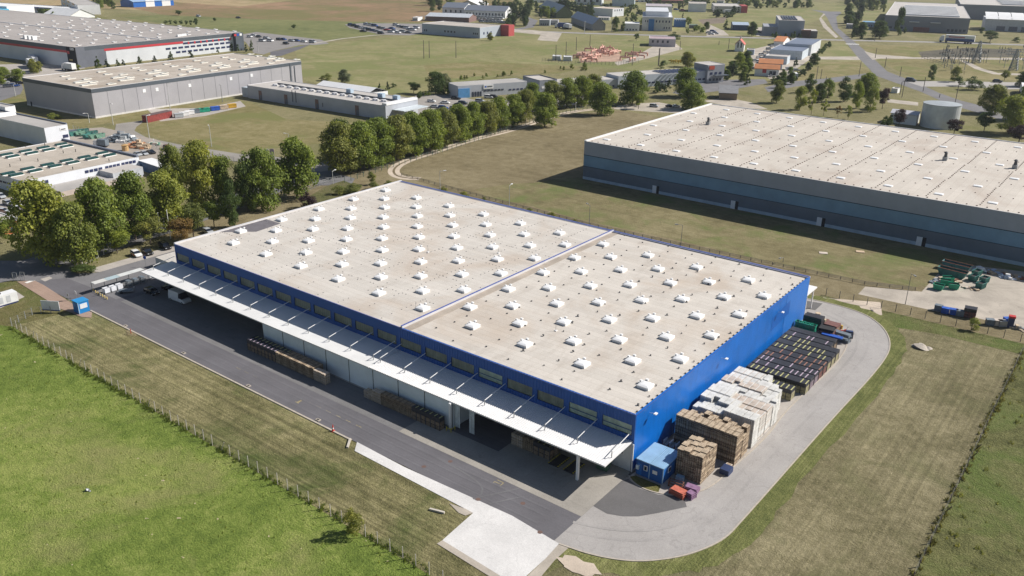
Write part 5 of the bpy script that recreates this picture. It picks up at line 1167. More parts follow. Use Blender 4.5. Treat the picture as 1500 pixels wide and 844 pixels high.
building('little white gabled house with a red roof and chimney', (1089, 76), 66, 1077, None, d=13, rot=math.radians(20), wall=whitew, name='house', gable=(M('red tile roof', (.45, .1, .07), .7), 4, 'y'), wins=(('F', .15, .85, 3, 7, 2, .4, glass),), extra=lambda t, w, d, h: MB().box(-w * .6, d * .6, h, -w * .45, d * .68, h + 5.5, whitew).build('chimney', t))
building('blue grey garage with white frame beside the little house', (1104, 81), 73.5, 1094, None, d=8, rot=math.radians(20), wall=M('blue grey garage', (.3, .37, .48), .6), name='garage')
building('first white equipment cabin of the pipe station', (821, 89), 83, 809, None, d=6, rot=math.radians(29), wall=M('cabin white', (.55, .57, .58), .5), roof=whitew, name='cabin', group='pipe station cabins')
building('second white equipment cabin of the pipe station', (837, 90), 84, 825, None, d=6, rot=math.radians(29), wall=M('cabin white', (.55, .57, .58), .5), roof=whitew, name='cabin', group='pipe station cabins')
def solar(n, m_):
    def f(t, w, d, h):
        m = MB()
        for i in range(n): x = -w * .82 + i * w * .1; m.box(x, d * .1, h + .2, x + w * .05, d * .92, h + .9, M('solar panel', (.03, .035, .07), .3))
        m.build('solar_panel_field', t)
        m = MB(); m.box(-w * .1, -10, 0, w * .5, 10, h * .45, M('brown base', (.12, .12, .11), .7), rmat[2]); m.build('lower_wing', t)
        m = MB(); m.box(-w * .1, -10, 0, w * .25, -8, h * .5, M('brown red sign wall', (.3, .16, .12), .7)); m.build('entrance_wall', t)
        m = MB(); m.box(-w * 1.55, 4, 0, -w, d * .7, h * .55, midw); m.build('side_wing', t)
    return f
building('tall grey block with dark solar strips on its roof', (1176, 54), 31, 1141, None, d=60, rot=math.radians(24), wall=M('block grey', (.3, .34, .4), .6, .08, .05), roof=rmat[2], name='office_block', extra=solar(6, 0))
orangem = M('orange tile roof', (.5, .2, .08), .7, .12, .3); bluer = M('blue grey metal roof', (.17, .2, .27), .5, .1, .1)
building('blue grey roofed hall of the car dealer, rear one', (1187, 82), 66, 1150, None, d=50, rot=math.radians(11), wall=lightw, roof=bluer, name='hall', parapet=.2)
building('blue grey roofed hall of the car dealer, front one', (1174, 88), 75.5, 1128, None, d=40, rot=math.radians(11), wall=M('bluish hall', (.5, .56, .62), .6), roof=bluer, name='hall', parapet=.2)
building('white dealer building with a low orange hipped roof at the rear', (1147, 68), 61, 1134, None, d=30, rot=math.radians(11), wall=whitew, name='dealer_building', gable=(orangem, 3, 'x'))
building('white dealer building with bright orange roof, middle', (1145, 103), 94, 1112, None, d=12, rot=math.radians(20), wall=M('dealer wall', (.45, .46, .5), .6), name='dealer_building', gable=(orangem, 2.5, 'x'))
building('white dealer front building with orange roof and red emblem', (1140, 113), 102, 1106, None, d=9, rot=math.radians(20), wall=whitew, name='dealer_building', gable=(orangem, 2.5, 'x'), wins=(('F', .3, .5, 2.2, 4.6, 1, .8, redl), ('F', .6, .9, 1, 3.5, 2, .8, glass)))
building('low pale annexe between the orange roofs', (1152, 95), 84, 1121, None, d=12, rot=math.radians(11), wall=M('bluish hall', (.5, .56, .62), .6), roof=rmat[2], name='annexe')
# far right industrial halls
def ex(t, w, d, h):
    for i in range(9):
        m = MB(); y = d * (.04 + i * .075); m.box(-w * .82, y, h + .2, -w * .12, y + d * .022, h + 1.6, whitew); m.build('skylight_strip', t)
    for a in (.3, .55): m = MB(); m.box(-w + a * w, -2.2, h * .62, -w + a * w + w * .12, 0, h * .66, whitew); m.build('canopy', t)
    m = MB(); m.box(-w * .64, -.4, 0, -w * .45, 0, 4.5, M('rust red doors', (.22, .08, .06), .7)); m.build('door_row', t)
building('wide grey industrial hall with white skylight strips on its roof', (1417, 50), 27.5, 1297, None, d=270, rot=math.radians(13), wall=M('industrial grey', (.22, .23, .26), .7, .1, .05), roof=rmat[2], name='industrial_hall', extra=ex, wins=(('F', .75, .98, 1.5, 4, 5, .7, glass), ('F', .05, .25, 2, 4, 3, .6, glass)))
building('grey industrial hall behind the white tent at the right edge', (1560, 34), 12, 1407, None, d=200, rot=math.radians(13), wall=M('industrial grey', (.22, .23, .26), .7, .1, .05), roof=rmat[2], name='industrial_hall', extra=lambda t, w, d, h: [MB().box(-w * .6, 20 + 30 * i, h + .2, -w * .05, 26 + 30 * i, h + 1.6, whitew).build('skylight_strip', t) for i in range(4)])
def ex(t, w, d, h):
    n = 8
    for i in range(n):
        m = MB(); x0, x1 = -w + w * i / n, -w + w * (i + 1) / n
        for k in range(4):
            a0, a1 = k / 4, (k + 1) / 4
            m.face([(x0, -1 + a0 * d * .8, h + 5 * math.sin(a0 * PI / 2)), (x1 - .6, -1 + a0 * d * .8, h + 5 * math.sin(a0 * PI / 2)), (x1 - .6, -1 + a1 * d * .8, h + 5 * math.sin(a1 * PI / 2)), (x0, -1 + a1 * d * .8, h + 5 * math.sin(a1 * PI / 2))], whitew)
        m.build('tent_bay', t)
building('large white fabric tent hall beside the grey industrial halls', (1600, 52), 34, 1444, None, d=45, rot=math.radians(13), wall=M('tent wall', (.5, .52, .55), .6), roof=whitew, name='tent', cat='tent', parapet=0, extra=ex, wins=(('F', .1, .8, .5, 5, 6, .7, greyd),))
# round tank and the white shed beside it
o = G(1368, 189); tk = thing('storage_tank', 'round grey metal water tank beyond the second warehouse', 'tank', (o.x, o.y, 0)); R_ = wpx(o, 26)
tm = M('galvanised tank', (.56, .58, .59), .45, .12, .3, metal=.2, rib=None); hT = hgt(o, 156) + .3
m = MB(); m.tube((0, R_, 0), (0, R_, hT), R_, R_, 36, tm, False); m.build('wall', tk)
m = MB(); m.tube((0, R_, hT), (0, R_, hT + .8), R_ + .1, .3, 36, M('tank roof', (.36, .39, .41), .5)); m.build('roof', tk)
m = MB(); m.tube((0, R_, hT - .15), (0, R_, hT + .05), R_ + .12, R_ + .12, 36, greymetal, False); m.build('rim', tk)
building('small white pump house with barrel roof beside the tank', (1341, 184), 169, 1306, 1343, rot=math.radians(5), wall=whitew, roof=M('pump house roof', (.5, .5, .54), .5), name='pump_house', d=9, gable=(M('pump house roof', (.5, .5, .54), .5), 1.2, 'x'))
building('white van sized cabin on the grass by the junction', (1314, 137), 131, 1306, None, d=5, rot=0, wall=whitew, name='cabin')
building('small grey roofed pavilion with open sides near the street', (1079, 147), 137, 1054, None, d=14, rot=math.radians(25), wall=M('pavilion wood', (.2, .16, .12), .8), name='pavilion', gable=(M('pavilion roof', (.25, .25, .26), .7), 3.2, 'x'))
# far left top
building('long white office wing with blue roof edge at the top left', (105, 22), 14, 12, None, d=20, rot=math.radians(10), wall=M('pale office', (.42, .44, .5), .6), roof=whitew, band=(M('blue edge', (.05, .1, .4), .5), 1.2), name='office_block', wins=(('F', .2, .95, 2, 5, 12, .7, glass),))
building('white two storey office cube right of the long white wing', (116, 22), 8, 88, None, d=22, rot=math.radians(-20), wall=whitew, roof=rmat[1], name='office_block', wins=(('F', .1, .9, 3, 5, 4, .5, glass), ('F', .1, .9, 8, 10, 3, .5, glass)))
building('white hall with bright blue canopy at the top left corner', (13, 27), 10, -50, None, d=30, rot=math.radians(10), wall=whitew, roof=whitew, name='hall', extra=lambda t, w, d, h: MB().box(-w, -14, 8, 3, 0, 9.5, M('sky blue canopy', (.08, .4, .62), .5)).build('canopy', t))
building('bright blue shed with two white doors at the top edge', (196, 11), 3, 176, 254, rot=math.radians(2), wall=M('royal blue shed', (.01, .12, .45), .5), name='shed', gable=(M('pale blue shed roof', (.3, .42, .58), .5), 4, 'y'), doors=(('S', .3, 12, 8, whitew), ('S', .7, 12, 8, whitew)))
building('white gabled hall peeping over the huge logistics hall', (100, 28), 25, 62, None, d=30, rot=math.radians(5), wall=whitew, name='hall', gable=(whitew, 7, 'x'))

# more small buildings towards the top edge
for (lb, base, ty, lx, d_, rt, wl, rf, nm) in (
    ('grey stacked container block beside the street bend', (805, 38), 29.5, 790, 10, 29, M('container grey', (.34, .37, .4), .6), rmat[2], 'container_stack'),
    ('second grey container block right of the first', (817, 37), 30, 806, 10, 29, M('container grey 2', (.4, .4, .44), .6), rmat[1], 'container_stack'),
    ('long white terrace like hall at the top centre', (828, 5), 0, 772, 30, 29, whitew, rmat[2], 'hall'),
    ('flat pale hall in front of the top tree belt', (966, 4), 0, 935, 40, 29, lightw, rmat[0], 'hall'),
    ('small white house left of the orchard field', (1060, 5), 1, 1050, 14, 20, whitew, M('brown roof', (.25, .15, .11), .8), 'house'),
    ('small pale house right of the small white one', (1092, 6), 2, 1080, 14, 20, lightw, M('brown roof', (.25, .15, .11), .8), 'house'),
    ('white long shed between the portal factory and the hall', (936, 46), 35, 915, 20, 29, whitew, whitew, 'shed'),
    ('low white garden building behind the hall left of portal', (893, 30), 26, 876, 12, 29, whitew, rmat[2], 'building'),
    ('dark green roofed cabin near the spoil heap', (1022, 42), 37, 1010, 8, 29, greyd, M('green roof', (.12, .2, .13), .7), 'cabin'),
    ('pale roofed low garage beside the purple shrub hedge', (1155, 51), 46, 1144, 10, 24, midw, rmat[2], 'garage'),
    ('blue roofed cabin under the trees by the top road', (1280, 40), 33, 1263, 14, 13, M('pale blue wall', (.3, .38, .5), .6), M('sky blue roof', (.2, .4, .6), .6), 'cabin'),
    ('dark parked trailer block left of the industrial hall', (1297, 44), 37, 1288, 10, 13, greyd, bluer, 'shed'),
    ('small grey house among trees at the top right road', (1250, 42), 36, 1240, 10, 13, midw, rmat[1], 'house'),
    ('white shed cluster behind the pale grey factory', (612, 31), 26, 604, 14, 22, whitew, rmat[2], 'shed')):
    building(lb, base, ty, lx, None, d=d_, rot=math.radians(rt), wall=wl, roof=rf, name=nm, cat='building', parapet=.3, wins=(('F', .1, .9, .8, 2.2, 4, .5, glass),))
# ------------------------------------------------------------------ trees
bark = M('tree bark', (.13, .105, .08), .9, .3, 2)
L_green = leafmat('foliage green', (.175, .225, .045)); L_yel = leafmat('foliage yellow green', (.24, .27, .06)); L_dark = leafmat('foliage dark', (.08, .12, .036)); L_con = leafmat('foliage conifer', (.05, .075, .035), .3)
L_pur = leafmat('foliage purple', (.05, .028, .036), .3, (1.2, .9, 1)); L_rust = leafmat('foliage rusty', (.2, .13, .05), .35, (1.1, 1.2, .9)); L_grey = leafmat('foliage silvery', (.2, .22, .14), .3); L_olive = leafmat('foliage olive', (.19, .21, .06)); L_org = leafmat('foliage orange', (.25, .15, .04))
def crown_mesh(name, kind, seed, nleaf=4200, nblob=30):
    """crown in a unit box (width 1, height 1, foot of the tree at z=0): leaf cards on many small clumps"""
    r = random.Random(seed); V = []; Fc = []
    blobs = []
    for i in range(nblob):
        for _ in range(50):
            u = r.uniform(0, 1)
            if kind == 'broad': z0, z1 = .1, .95; prof = math.sin(PI * min(1, (u * .84 + .16))) ** .5
            elif kind == 'round': z0, z1 = .3, .95; prof = math.sqrt(max(0, 1 - (2 * u - 1) ** 2))
            elif kind == 'tall': z0, z1 = .1, .97; prof = math.sin(PI * (u * .82 + .14)) ** .6 * .9
            elif kind == 'cone': z0, z1 = .05, .99; prof = (1 - u) ** .85 + .04
            elif kind == 'bush': z0, z1 = .05, .9; prof = math.sqrt(max(0, 1 - u ** 2))
            else: z0, z1 = .25, .95; prof = math.sin(PI * (u * .85 + .1)) ** .7
            break
        a = r.uniform(0, 2 * PI); q = math.sqrt(r.uniform(.05, 1)) * .37 * prof
        br = r.uniform(.1, .17) * (.75 if kind in ('cone', 'thin') else 1) * (1.15 if kind == 'bush' else 1)
        if kind == 'cone': br *= .5 + .7 * prof
        z = z0 + (z1 - z0) * u
        z = min(z, 1 - br * .7)
        blobs.append((q * math.cos(a), q * math.sin(a), z, br, r.uniform(.65, .95)))
    tot = sum(b[3] ** 2 for b in blobs)
    for bx_, by_, bz_, br, fl in blobs:
        n = int(nleaf * br * br / tot)
        for _ in range(n):
            z = r.uniform(-.75, 1); a = r.uniform(0, 2 * PI); s = math.sqrt(max(0, 1 - z * z)); k = r.uniform(.55, 1.12)
            nx, ny, nz = s * math.cos(a), s * math.sin(a), z
            p = Vector((bx_ + nx * br * k, by_ + ny * br * k, bz_ + nz * br * k * fl))
            nrm = Vector((nx + r.gauss(0, .5), ny + r.gauss(0, .5), nz + .35 + r.gauss(0, .5))).normalized()
            t = nrm.orthogonal().normalized(); t.rotate(__import__('mathutils').Quaternion(nrm, r.uniform(0, 6.28))); b_ = nrm.cross(t)
            sz = r.uniform(.013, .028) * (3.0 if nleaf < 600 else 1.25 if nleaf < 2500 else 1)
            i0 = len(V)
            V += [tuple(p + t * sz), tuple(p + b_ * sz * .75 + nrm * sz * .2), tuple(p - t * sz), tuple(p - b_ * sz * .75 + nrm * sz * .2)]
            Fc.append((i0, i0 + 1, i0 + 2, i0 + 3))
    me = bpy.data.meshes.new(name); me.from_pydata(V, [], Fc); me.materials.append(L_green); me.update(); return me
def trunk_mesh(name, kind, seed):
    r = random.Random(seed); m = MB(); rad = .022 if kind != 'bush' else .012
    top = .55 if kind != 'cone' else .9
    m.tube((0, 0, 0), (.0, .0, top * .5), rad, rad * .75, 7, bark); m.tube((0, 0, top * .5), (r.uniform(-.02, .02), r.uniform(-.02, .02), top), rad * .75, rad * .35, 6, bark)
    if kind != 'cone':
        for k in range(7):
            a = k * 2.4 + r.uniform(-.3, .3); z = top * r.uniform(.35, .95); m.tube((0, 0, z), (.25 * math.cos(a), .25 * math.sin(a), z + r.uniform(.1, .25)), rad * .45, rad * .15, 4, bark)
    return m.mesh(name)
PROT = {}
def proto(kind, v):
    k = (kind, v)
    if k not in PROT:
        nl = {'broad': 9000, 'round': 5000, 'tall': 5000, 'cone': 2400, 'bush': 2200, 'thin': 1500}[kind]; nb = {'broad': 64, 'round': 30, 'tall': 36, 'cone': 26, 'bush': 16, 'thin': 16}[kind]
        PROT[k] = (crown_mesh('crown_' + kind, kind, 100 + v * 7 + len(kind), nl, nb), trunk_mesh('trunk_' + kind, kind, v))
    return PROT[k]
tr_ = random.Random(21); NT = [0]
QUEUE = []
def tree(px, py, ty, wp, kind, lm, label, group=None, name='tree', cat='tree', world=None, H=None, W=None):
    if group and name == 'tree': QUEUE.append(((py - ty) * wp, (px, py, ty, wp, kind, lm, label, group))); return
    tree_now(px, py, ty, wp, kind, lm, label, group, name, cat)
def tree_now(px, py, ty, wp, kind, lm, label, group=None, name='tree', cat='tree', world=None, H=None, W=None):
    o = Vector((world[0], world[1], 0)) if world else G(px, py)
    H = H or max(1.0, hgt(o, ty)); W = W or wpx(o, wp) * 1.12
    NT[0] += 1
    cm, tm_ = proto(kind, NT[0] % 3)
    t = thing(name, label, cat, (o.x, o.y, 0), tr_.uniform(0, 6.28), group); t.scale = (W, W, H)
    if kind != 'bush':
        b = bpy.data.objects.new('trunk', tm_); COL.objects.link(b); b.parent = t
        # keep the stem slender on wide crowns
    c = bpy.data.objects.new('crown', cm); COL.objects.link(c); c.parent = t; setpaint(c, lm)
    return t
def E(n_, l, g): return l.format(ORD(n_)), g
# near left cluster
for a in [
    (70, 385, 264, 92, 'broad', L_yel, 'largest yellow green tree, closest to the entrance road at the left'),
    (118, 392, 298, 62, 'broad', L_yel, 'yellow green tree with dark ivy beside the entrance lamp'),
    (150, 366, 263, 74, 'broad', L_green, 'broad tree between the biggest tree and the small round one'),
    (199, 352, 253, 60, 'broad', L_green, 'tall tree behind the olive brown small tree'),
    (246, 338, 252, 66, 'broad', L_yel, 'tall bushy tree just left of the white flagpoles'),
    (258, 296, 213, 38, 'broad', L_yel, 'slim yellow green tree right of the blue shed'),
    (299, 308, 208, 56, 'broad', L_yel, 'tallest pale green tree behind the flagpoles'),
    (330, 306, 230, 48, 'broad', L_green, 'green tree behind the dark oval tree'),
    (341, 333, 264, 30, 'tall', L_dark, 'dark oval upright tree next to the round one'),
    (314, 333, 294, 32, 'round', L_green, 'round lollipop tree left of the dark oval one'),
    (284, 348, 299, 44, 'round', L_olive, 'olive and rusty tree close to the warehouse corner'),
    (268, 358, 320, 38, 'round', L_rust, 'rust brown small tree nearest the warehouse corner'),
    (221, 358, 319, 44, 'round', L_olive, 'olive brown small tree behind the three parked cars'),
    (172, 371, 335, 40, 'round', L_green, 'fresh green round tree beside the decorated car'),
    (384, 306, 218, 62, 'broad', L_green, 'broad green tree with its neighbour hiding the white banners'),
    (362, 310, 240, 40, 'broad', L_dark, 'dark tree between two broad green ones above the roof edge'),
    (435, 290, 203, 68, 'broad', L_green, 'big solitary green tree left of the gate driveway'),
    (545, 271, 252, 13, 'round', L_olive, 'small young tree on the grass near the gravel track bend'),
    (10, 352, 318, 38, 'bush', L_green, 'green bush in front of the orange shop'),
    (60, 322, 290, 30, 'broad', L_green, 'green tree partly hidden behind the largest tree'),
]: tree(*a)
tree(453, 306, 280, 32, 'bush', L_pur, 'dark purple bush above the warehouse roof edge', name='bush', cat='bush')
tree(123, 401, 388, 42, 'bush', L_dark, 'low dark green shrub bed at the end of the parking strip', name='bush', cat='bush')
for k, (px, py, ty, wp) in enumerate(((497, 285, 272, 26), (516, 283, 268, 30), (548, 278, 266, 20))): tree(px, py, ty, wp, 'bush', L_olive, f'olive bush by the gate driveway, {ORD(k)} from the left', 'bushes by the gate driveway', 'bush', 'bush')
for k, (px, py, ty, wp) in enumerate(((570, 276, 264, 16), (650, 283, 272, 14), (680, 289, 281, 17), (709, 294, 288, 8), (776, 310, 304, 11), (808, 320, 311, 16), (842, 327, 321, 9))): tree(px, py, ty, wp, 'bush', L_olive, f'small shrub along the track behind the warehouse, {ORD(k)} from the left', 'shrubs along the back track', 'bush', 'bush')
# the long row of plane trees
row = [(500, 256, 180, 66), (528, 250, 178, 56), (556, 243, 174, 54), (583, 236, 170, 50), (606, 229, 164, 48), (630, 223, 160, 46), (652, 215, 158, 42), (674, 207, 153, 40), (694, 201, 150, 38), (713, 196, 148, 36), (730, 191, 142, 36), (752, 187, 139, 36), (770, 178, 132, 34), (780, 165, 122, 34), (798, 186, 137, 44), (809, 160, 119, 36), (830, 158, 115, 36), (852, 156, 111, 34), (868, 150, 109, 34), (881, 168, 121, 42)]
for k, (px, py, ty, wp) in enumerate(row): tree(px, py, ty, wp, 'broad', L_green if k % 3 else L_olive, f'plane tree in the long row along the track, {ORD(k)} from the left', 'row of plane trees along the gravel track')
for k, (px, py, ty, wp) in enumerate([(500, 236, 176, 44), (560, 222, 172, 42), (620, 208, 166, 40), (668, 194, 158, 34), (710, 180, 150, 32)]): tree(px, py, ty, wp, 'broad', L_dark, f'darker tree tucked behind the plane tree row, {ORD(k)} from the left', 'trees behind the plane tree row')
for a in [
    (926, 153, 104, 46, 'broad', L_green, 'broad tree in front of the solar roofed unit'), (935, 160, 137, 18, 'round', L_green, 'small round tree in front of the parked white cars'),
    (1003, 142, 100, 42, 'broad', L_green, 'large tree behind the twin of the second warehouse corner'), (1013, 160, 121, 38, 'broad', L_green, 'large tree touching the second warehouse corner'),
    (638, 138, 105, 30, 'broad', L_dark, 'dark round tree left of the sky blue business unit'), (652, 134, 108, 20, 'broad', L_grey, 'silvery tree beside the dark round one'), (660, 138, 120, 14, 'broad', L_dark, 'small dark tree at the business unit corner'),
    (606, 137, 120, 20, 'round', L_dark, 'round dark tree near the hall car park'), (505, 122, 102, 20, 'broad', L_grey, 'pale grey green tree at the field edge behind the hall'), (478, 118, 107, 20, 'bush', L_olive, 'olive bush left of the pale grey green tree'),
    (556, 132, 121, 7, 'cone', L_con, 'small conifer left of its twin behind the hall roof'), (568, 131, 119, 8, 'cone', L_con, 'small conifer right of its twin behind the hall roof'), (577, 128, 121, 10, 'bush', L_dark, 'little bush right of the twin conifers'),
    (431, 43, 36, 8, 'round', L_dark, 'lone dark shrub in the green strip field'), (718, 60, 48, 10, 'broad', L_olive, 'single tree in front of the long pale grey factory'),
    (80, 175, 165, 22, 'bush', L_yel, 'yellow green bush beside the long grey warehouse shadow'), (195, 63, 57, 8, 'bush', L_dark, 'shrub x'),
    (262, 23, 15, 11, 'round', L_dark, 'round dark bush at the edge of the stubble field'),
    (315, 32, 26, 6, 'round', L_dark, 'small dark bush on the green verge behind the huge hall'),
    (540, 790 - 0, 0, 1, 'bush', L_green, 'x')]:
    if a[6] in ('x', 'shrub x'): continue
    tree(*a)
for k, px in enumerate((243, 250, 258, 266, 273, 280, 288)): tree(px, 36 + k * .4, 30 if k < 6 else 27, 6 if k < 6 else 8, 'round', L_dark, f'little dark tree behind the huge hall roof, {ORD(k)} from the left', 'little trees behind the huge hall')
for k, (px, py, ty, wp) in enumerate(((144, 101, 82, 13), (157, 100, 87, 11), (173, 98, 86, 9), (181, 97, 87, 8), (205, 95, 82, 13), (227, 91, 81, 10), (251, 89, 75, 13), (279, 84, 75, 11), (319, 78, 71, 6), (340, 75, 62, 8), (349, 76, 65, 8), (361, 77, 65, 8), (369, 74, 58, 8))):
    tree(px, py, ty, wp, 'cone', L_con if k % 2 else L_dark, f'conifer along the huge hall front, {ORD(k)} from the left', 'conifers along the huge hall front')
for k, (px, py, ty, wp, lm) in enumerate(sorted(((5, 118, 98, 24, L_green), (28, 119, 101, 22, L_green), (50, 108, 86, 14, L_olive), (58, 106, 90, 12, L_olive), (115, 103, 93, 8, L_yel), (3, 124, 112, 14, L_green)), key=lambda q: q[0])): tree(px, py, ty, wp, 'broad', lm, f'bushy tree beside the lorry park at the left edge, {ORD(k)} from the left', 'bushy trees beside the lorry park')
# lone shrub at the meadow fence
tree(519, 783, 742, 34, 'bush', L_olive, 'lone leafy shrub growing through the meadow fence', name='bush', cat='bush')
tree(1425, 484, 466, 20, 'bush', L_yel, 'young yellow green shrub in front of the fence row of crates', name='bush', cat='bush')
# right centre group beyond the second warehouse
for a in [
    (1137, 151, 118, 22, 'broad', L_olive, 'light olive tree at the left end behind the second warehouse'), (1146, 129, 110, 14, 'tall', L_dark, 'slim dark tree behind the light olive one'),
    (1171, 161, 127, 24, 'tall', L_yel, 'tall yellow green young tree, leftmost of the loose row'), (1188, 168, 130, 16, 'thin', L_yel, 'thin yellow green tree beside the tall one'),
    (1185, 136, 108, 18, 'tall', L_dark, 'dark green tree behind the thin yellow green one'), (1199, 150, 122, 20, 'broad', L_dark, 'dark bushy tree in the middle of the group'),
    (1212, 143, 115, 20, 'tall', L_green, 'pale feathery tree right of the dark bushy one'), (1206, 170, 145, 14, 'thin', L_yel, 'small light tree close to the roof edge'),
    (1227, 172, 155, 11, 'thin', L_org, 'tiny orange tinted tree near the roof edge'), (1242, 175, 154, 14, 'thin', L_yel, 'small lime tree right of the tiny orange one'),
    (1236, 149, 113, 24, 'tall', L_dark, 'dense dark tree left of the twin green ones'), (1254, 159, 120, 20, 'tall', L_green, 'upright green tree left of the light green one'),
    (1274, 164, 128, 22, 'tall', L_yel, 'light green upright tree left of the purple one'), (1268, 140, 107, 34, 'broad', L_green, 'broad dark crowned tree behind the light green one'),
    (1292, 160, 129, 20, 'round', L_pur, 'purple tree standing right of the green group'), (1316, 186, 160, 22, 'round', L_pur, 'purple tree in front of the pump house'),
    (1397, 197, 175, 24, 'round', L_pur, 'purple tree just right of the tank'), (1492, 210, 184, 36, 'round', L_pur, 'purple tree in the right picture corner group'),
    (1441, 193, 164, 25, 'round', L_dark, 'dark round tree left of the big light tree'), (1452, 166, 124, 38, 'broad', L_olive, 'rounded tree at the back left of the right edge group'),
    (1477, 196, 140, 50, 'broad', L_yel, 'big light green tree at the right edge'), (1497, 176, 124, 40, 'broad', L_green, 'green tree cut by the right picture edge'),
    (1498, 127, 104, 24, 'broad', L_dark, 'dark tree at the right edge by the side street'), (1364, 118, 95, 14, 'tall', L_dark, 'dark tree standing alone on the dry grass'),
    (1398, 120, 97, 16, 'tall', L_olive, 'olive tree right of the lone dark one'), (1426, 132, 111, 28, 'bush', L_dark, 'dark thicket along the side street'), (1404, 126, 112, 18, 'bush', L_dark, 'smaller dark thicket left of the larger one'),
    (1471, 118, 103, 14, 'round', L_olive, 'small olive tree left of the dark edge tree'), (1450, 62, 45, 20, 'round', L_dark, 'dark round tree near the white tent'),
    (1315, 52, 11, 15, 'tall', L_dark, 'very tall dark poplar in front of the grey industrial hall'), (1288, 57, 31, 28, 'broad', L_dark, 'dark bushy tree left of the tall poplar'), (1261, 53, 32, 17, 'broad', L_dark, 'dark tree beside the road left of the bushy one'),
    (1437, 52, 40, 8, 'round', L_dark, 'tiny tree between hall and tent'), (1488, 62, 54, 14, 'bush', L_dark, 'low shrub under the tent'), (1325, 49, 40, 6, 'tall', L_dark, 'small dark tree right of the tall poplar'),
    (1192, 95, 78, 16, 'broad', L_dark, 'dark tree at the corner of the dealer yard'), (1094, 95, 75, 18, 'broad', L_dark, 'dark tree between the little house and the dealer cars'),
    (1165, 98, 84, 10, 'cone', L_con, 'conifer in front of the bluish dealer hall'), (1007, 98, 76, 22, 'broad', L_olive, 'bushy olive tree behind the emblem office block'), (971, 100, 88, 13, 'bush', L_dark, 'dark shrub left of the bushy olive tree'),
    (988, 60, 46, 20, 'bush', L_dark, 'dark green tree in front of the big white factory block'), (932, 60, 49, 9, 'round', L_dark, 'round dark tree on the field left of the utility house'),
    (901, 47, 24, 13, 'tall', L_dark, 'dark tall tree in front of the beige roofed cube hall'), (912, 46, 32, 8, 'tall', L_dark, 'small dark tree right of the tall one by the street'), (1063, 43, 28, 10, 'cone', L_dark, 'pointed tree beside the spoil soil'),
    (1101, 53, 32, 16, 'broad', L_dark, 'dark tree right of the long blue hall'), (1008, 40, 25, 10, 'round', L_green, 'green tree right of the blue container building'), (1000, 27, 18, 4, 'cone', L_con, 'thin cypress above the blue container building')]: tree(*a)
# belts of trees, each one its own
def belt(n, poly, size, kinds, lms, label, group, seed):
    r = random.Random(seed); pts = []
    xs = [p[0] for p in poly]; ys_ = [p[1] for p in poly]; tries = 0
    while len(pts) < n and tries < 4000:
        tries += 1; p = (r.uniform(min(xs), max(xs)), r.uniform(min(ys_), max(ys_)))
        if inside(p, poly): pts.append(p)
    pts.sort()
    for k, (px, py) in enumerate(pts):
        s = r.uniform(*size); tree(px, py, py - s, s * r.uniform(.55, .85), r.choice(kinds), r.choice(lms), f'{label}, {ORD(k)} from the left', group)
belt(26, [(748, 38), (775, 39), (778, 22), (800, 14), (752, 10), (738, 20)], (12, 20), ['cone', 'tall'], [L_con, L_dark], 'dark tree in the wood by the street bend', 'wood by the street bend', 1)
belt(12, [(780, 27), (812, 27), (812, 21), (782, 20)], (9, 15), ['round', 'tall'], [L_dark, L_green], 'tree in front of the open shed', 'trees in front of the open shed', 2)
belt(30, [(812, 12), (842, 20), (872, 30), (872, 20), (842, 12), (815, 5)], (12, 17), ['cone'], [L_con, L_dark], 'dark conifer in the slanting belt behind the sheds', 'slanting conifer belt', 3)
belt(8, [(630, 18), (645, 16), (645, 4), (630, 2)], (14, 22), ['broad', 'tall'], [L_dark, L_con], 'dark tree left of the white factory', 'trees left of the white factory', 4)
belt(6, [(646, 8), (664, 8), (664, 2), (646, 1)], (8, 11), ['broad'], [L_green, L_dark], 'tree behind the white factory', 'trees behind the white factory', 5)
belt(8, [(700, 14), (716, 15), (716, 9), (702, 8)], (9, 14), ['cone'], [L_con], 'pointed conifer behind the orange trimmed hall', 'conifers behind the orange trimmed hall', 6)
belt(22, [(720, 20), (750, 24), (752, 12), (724, 10)], (9, 13), ['broad', 'tall'], [L_con, L_dark], 'dark tree right of the white factory', 'trees right of the white factory', 7)
belt(10, [(740, 42), (752, 40), (752, 26), (744, 30)], (9, 14), ['tall'], [L_dark], 'dark tree beside the street junction', 'trees beside the street junction', 8)
belt(14, [(1046, 27), (1085, 27), (1085, 20), (1046, 20)], (8, 13), ['broad', 'cone'], [L_con, L_dark], 'dark tree in the hedge before the beige roofed building', 'dark hedge trees', 9)
belt(8, [(998, 50), (1035, 50), (1035, 43), (998, 43)], (8, 12), ['broad'], [L_dark, L_green], 'tree along the street opposite the pinkish house', 'street trees opposite the pinkish house', 10)
belt(16, [(915, 34), (940, 36), (940, 12), (915, 14)], (7, 11), ['broad'], [L_dark, L_green], 'tree between the halls left of the blue portal', 'trees left of the blue portal', 11)
belt(22, [(1000, 8), (1046, 12), (1046, 2), (1000, 0)], (6, 10), ['broad'], [L_dark, L_con], 'tree near the top edge above the grey white block', 'trees near the top edge', 12)
belt(44, [(1095, 14), (1190, 12), (1190, 4), (1060, 3)], (8, 13), ['tall', 'broad'], [L_dark, L_olive], 'tree on the orchard like field at the top', 'trees on the top field', 13)
belt(10, [(1236, 40), (1256, 44), (1262, 22), (1240, 14)], (12, 20), ['tall', 'broad'], [L_dark, L_con], 'dark roadside tree above the crossing', 'dark roadside trees above the crossing', 14)
belt(14, [(1232, 10), (1262, 16), (1266, 2), (1234, 0)], (10, 16), ['tall'], [L_dark, L_con], 'dark tall tree by the road at the top edge', 'dark trees by the road at the top', 15)
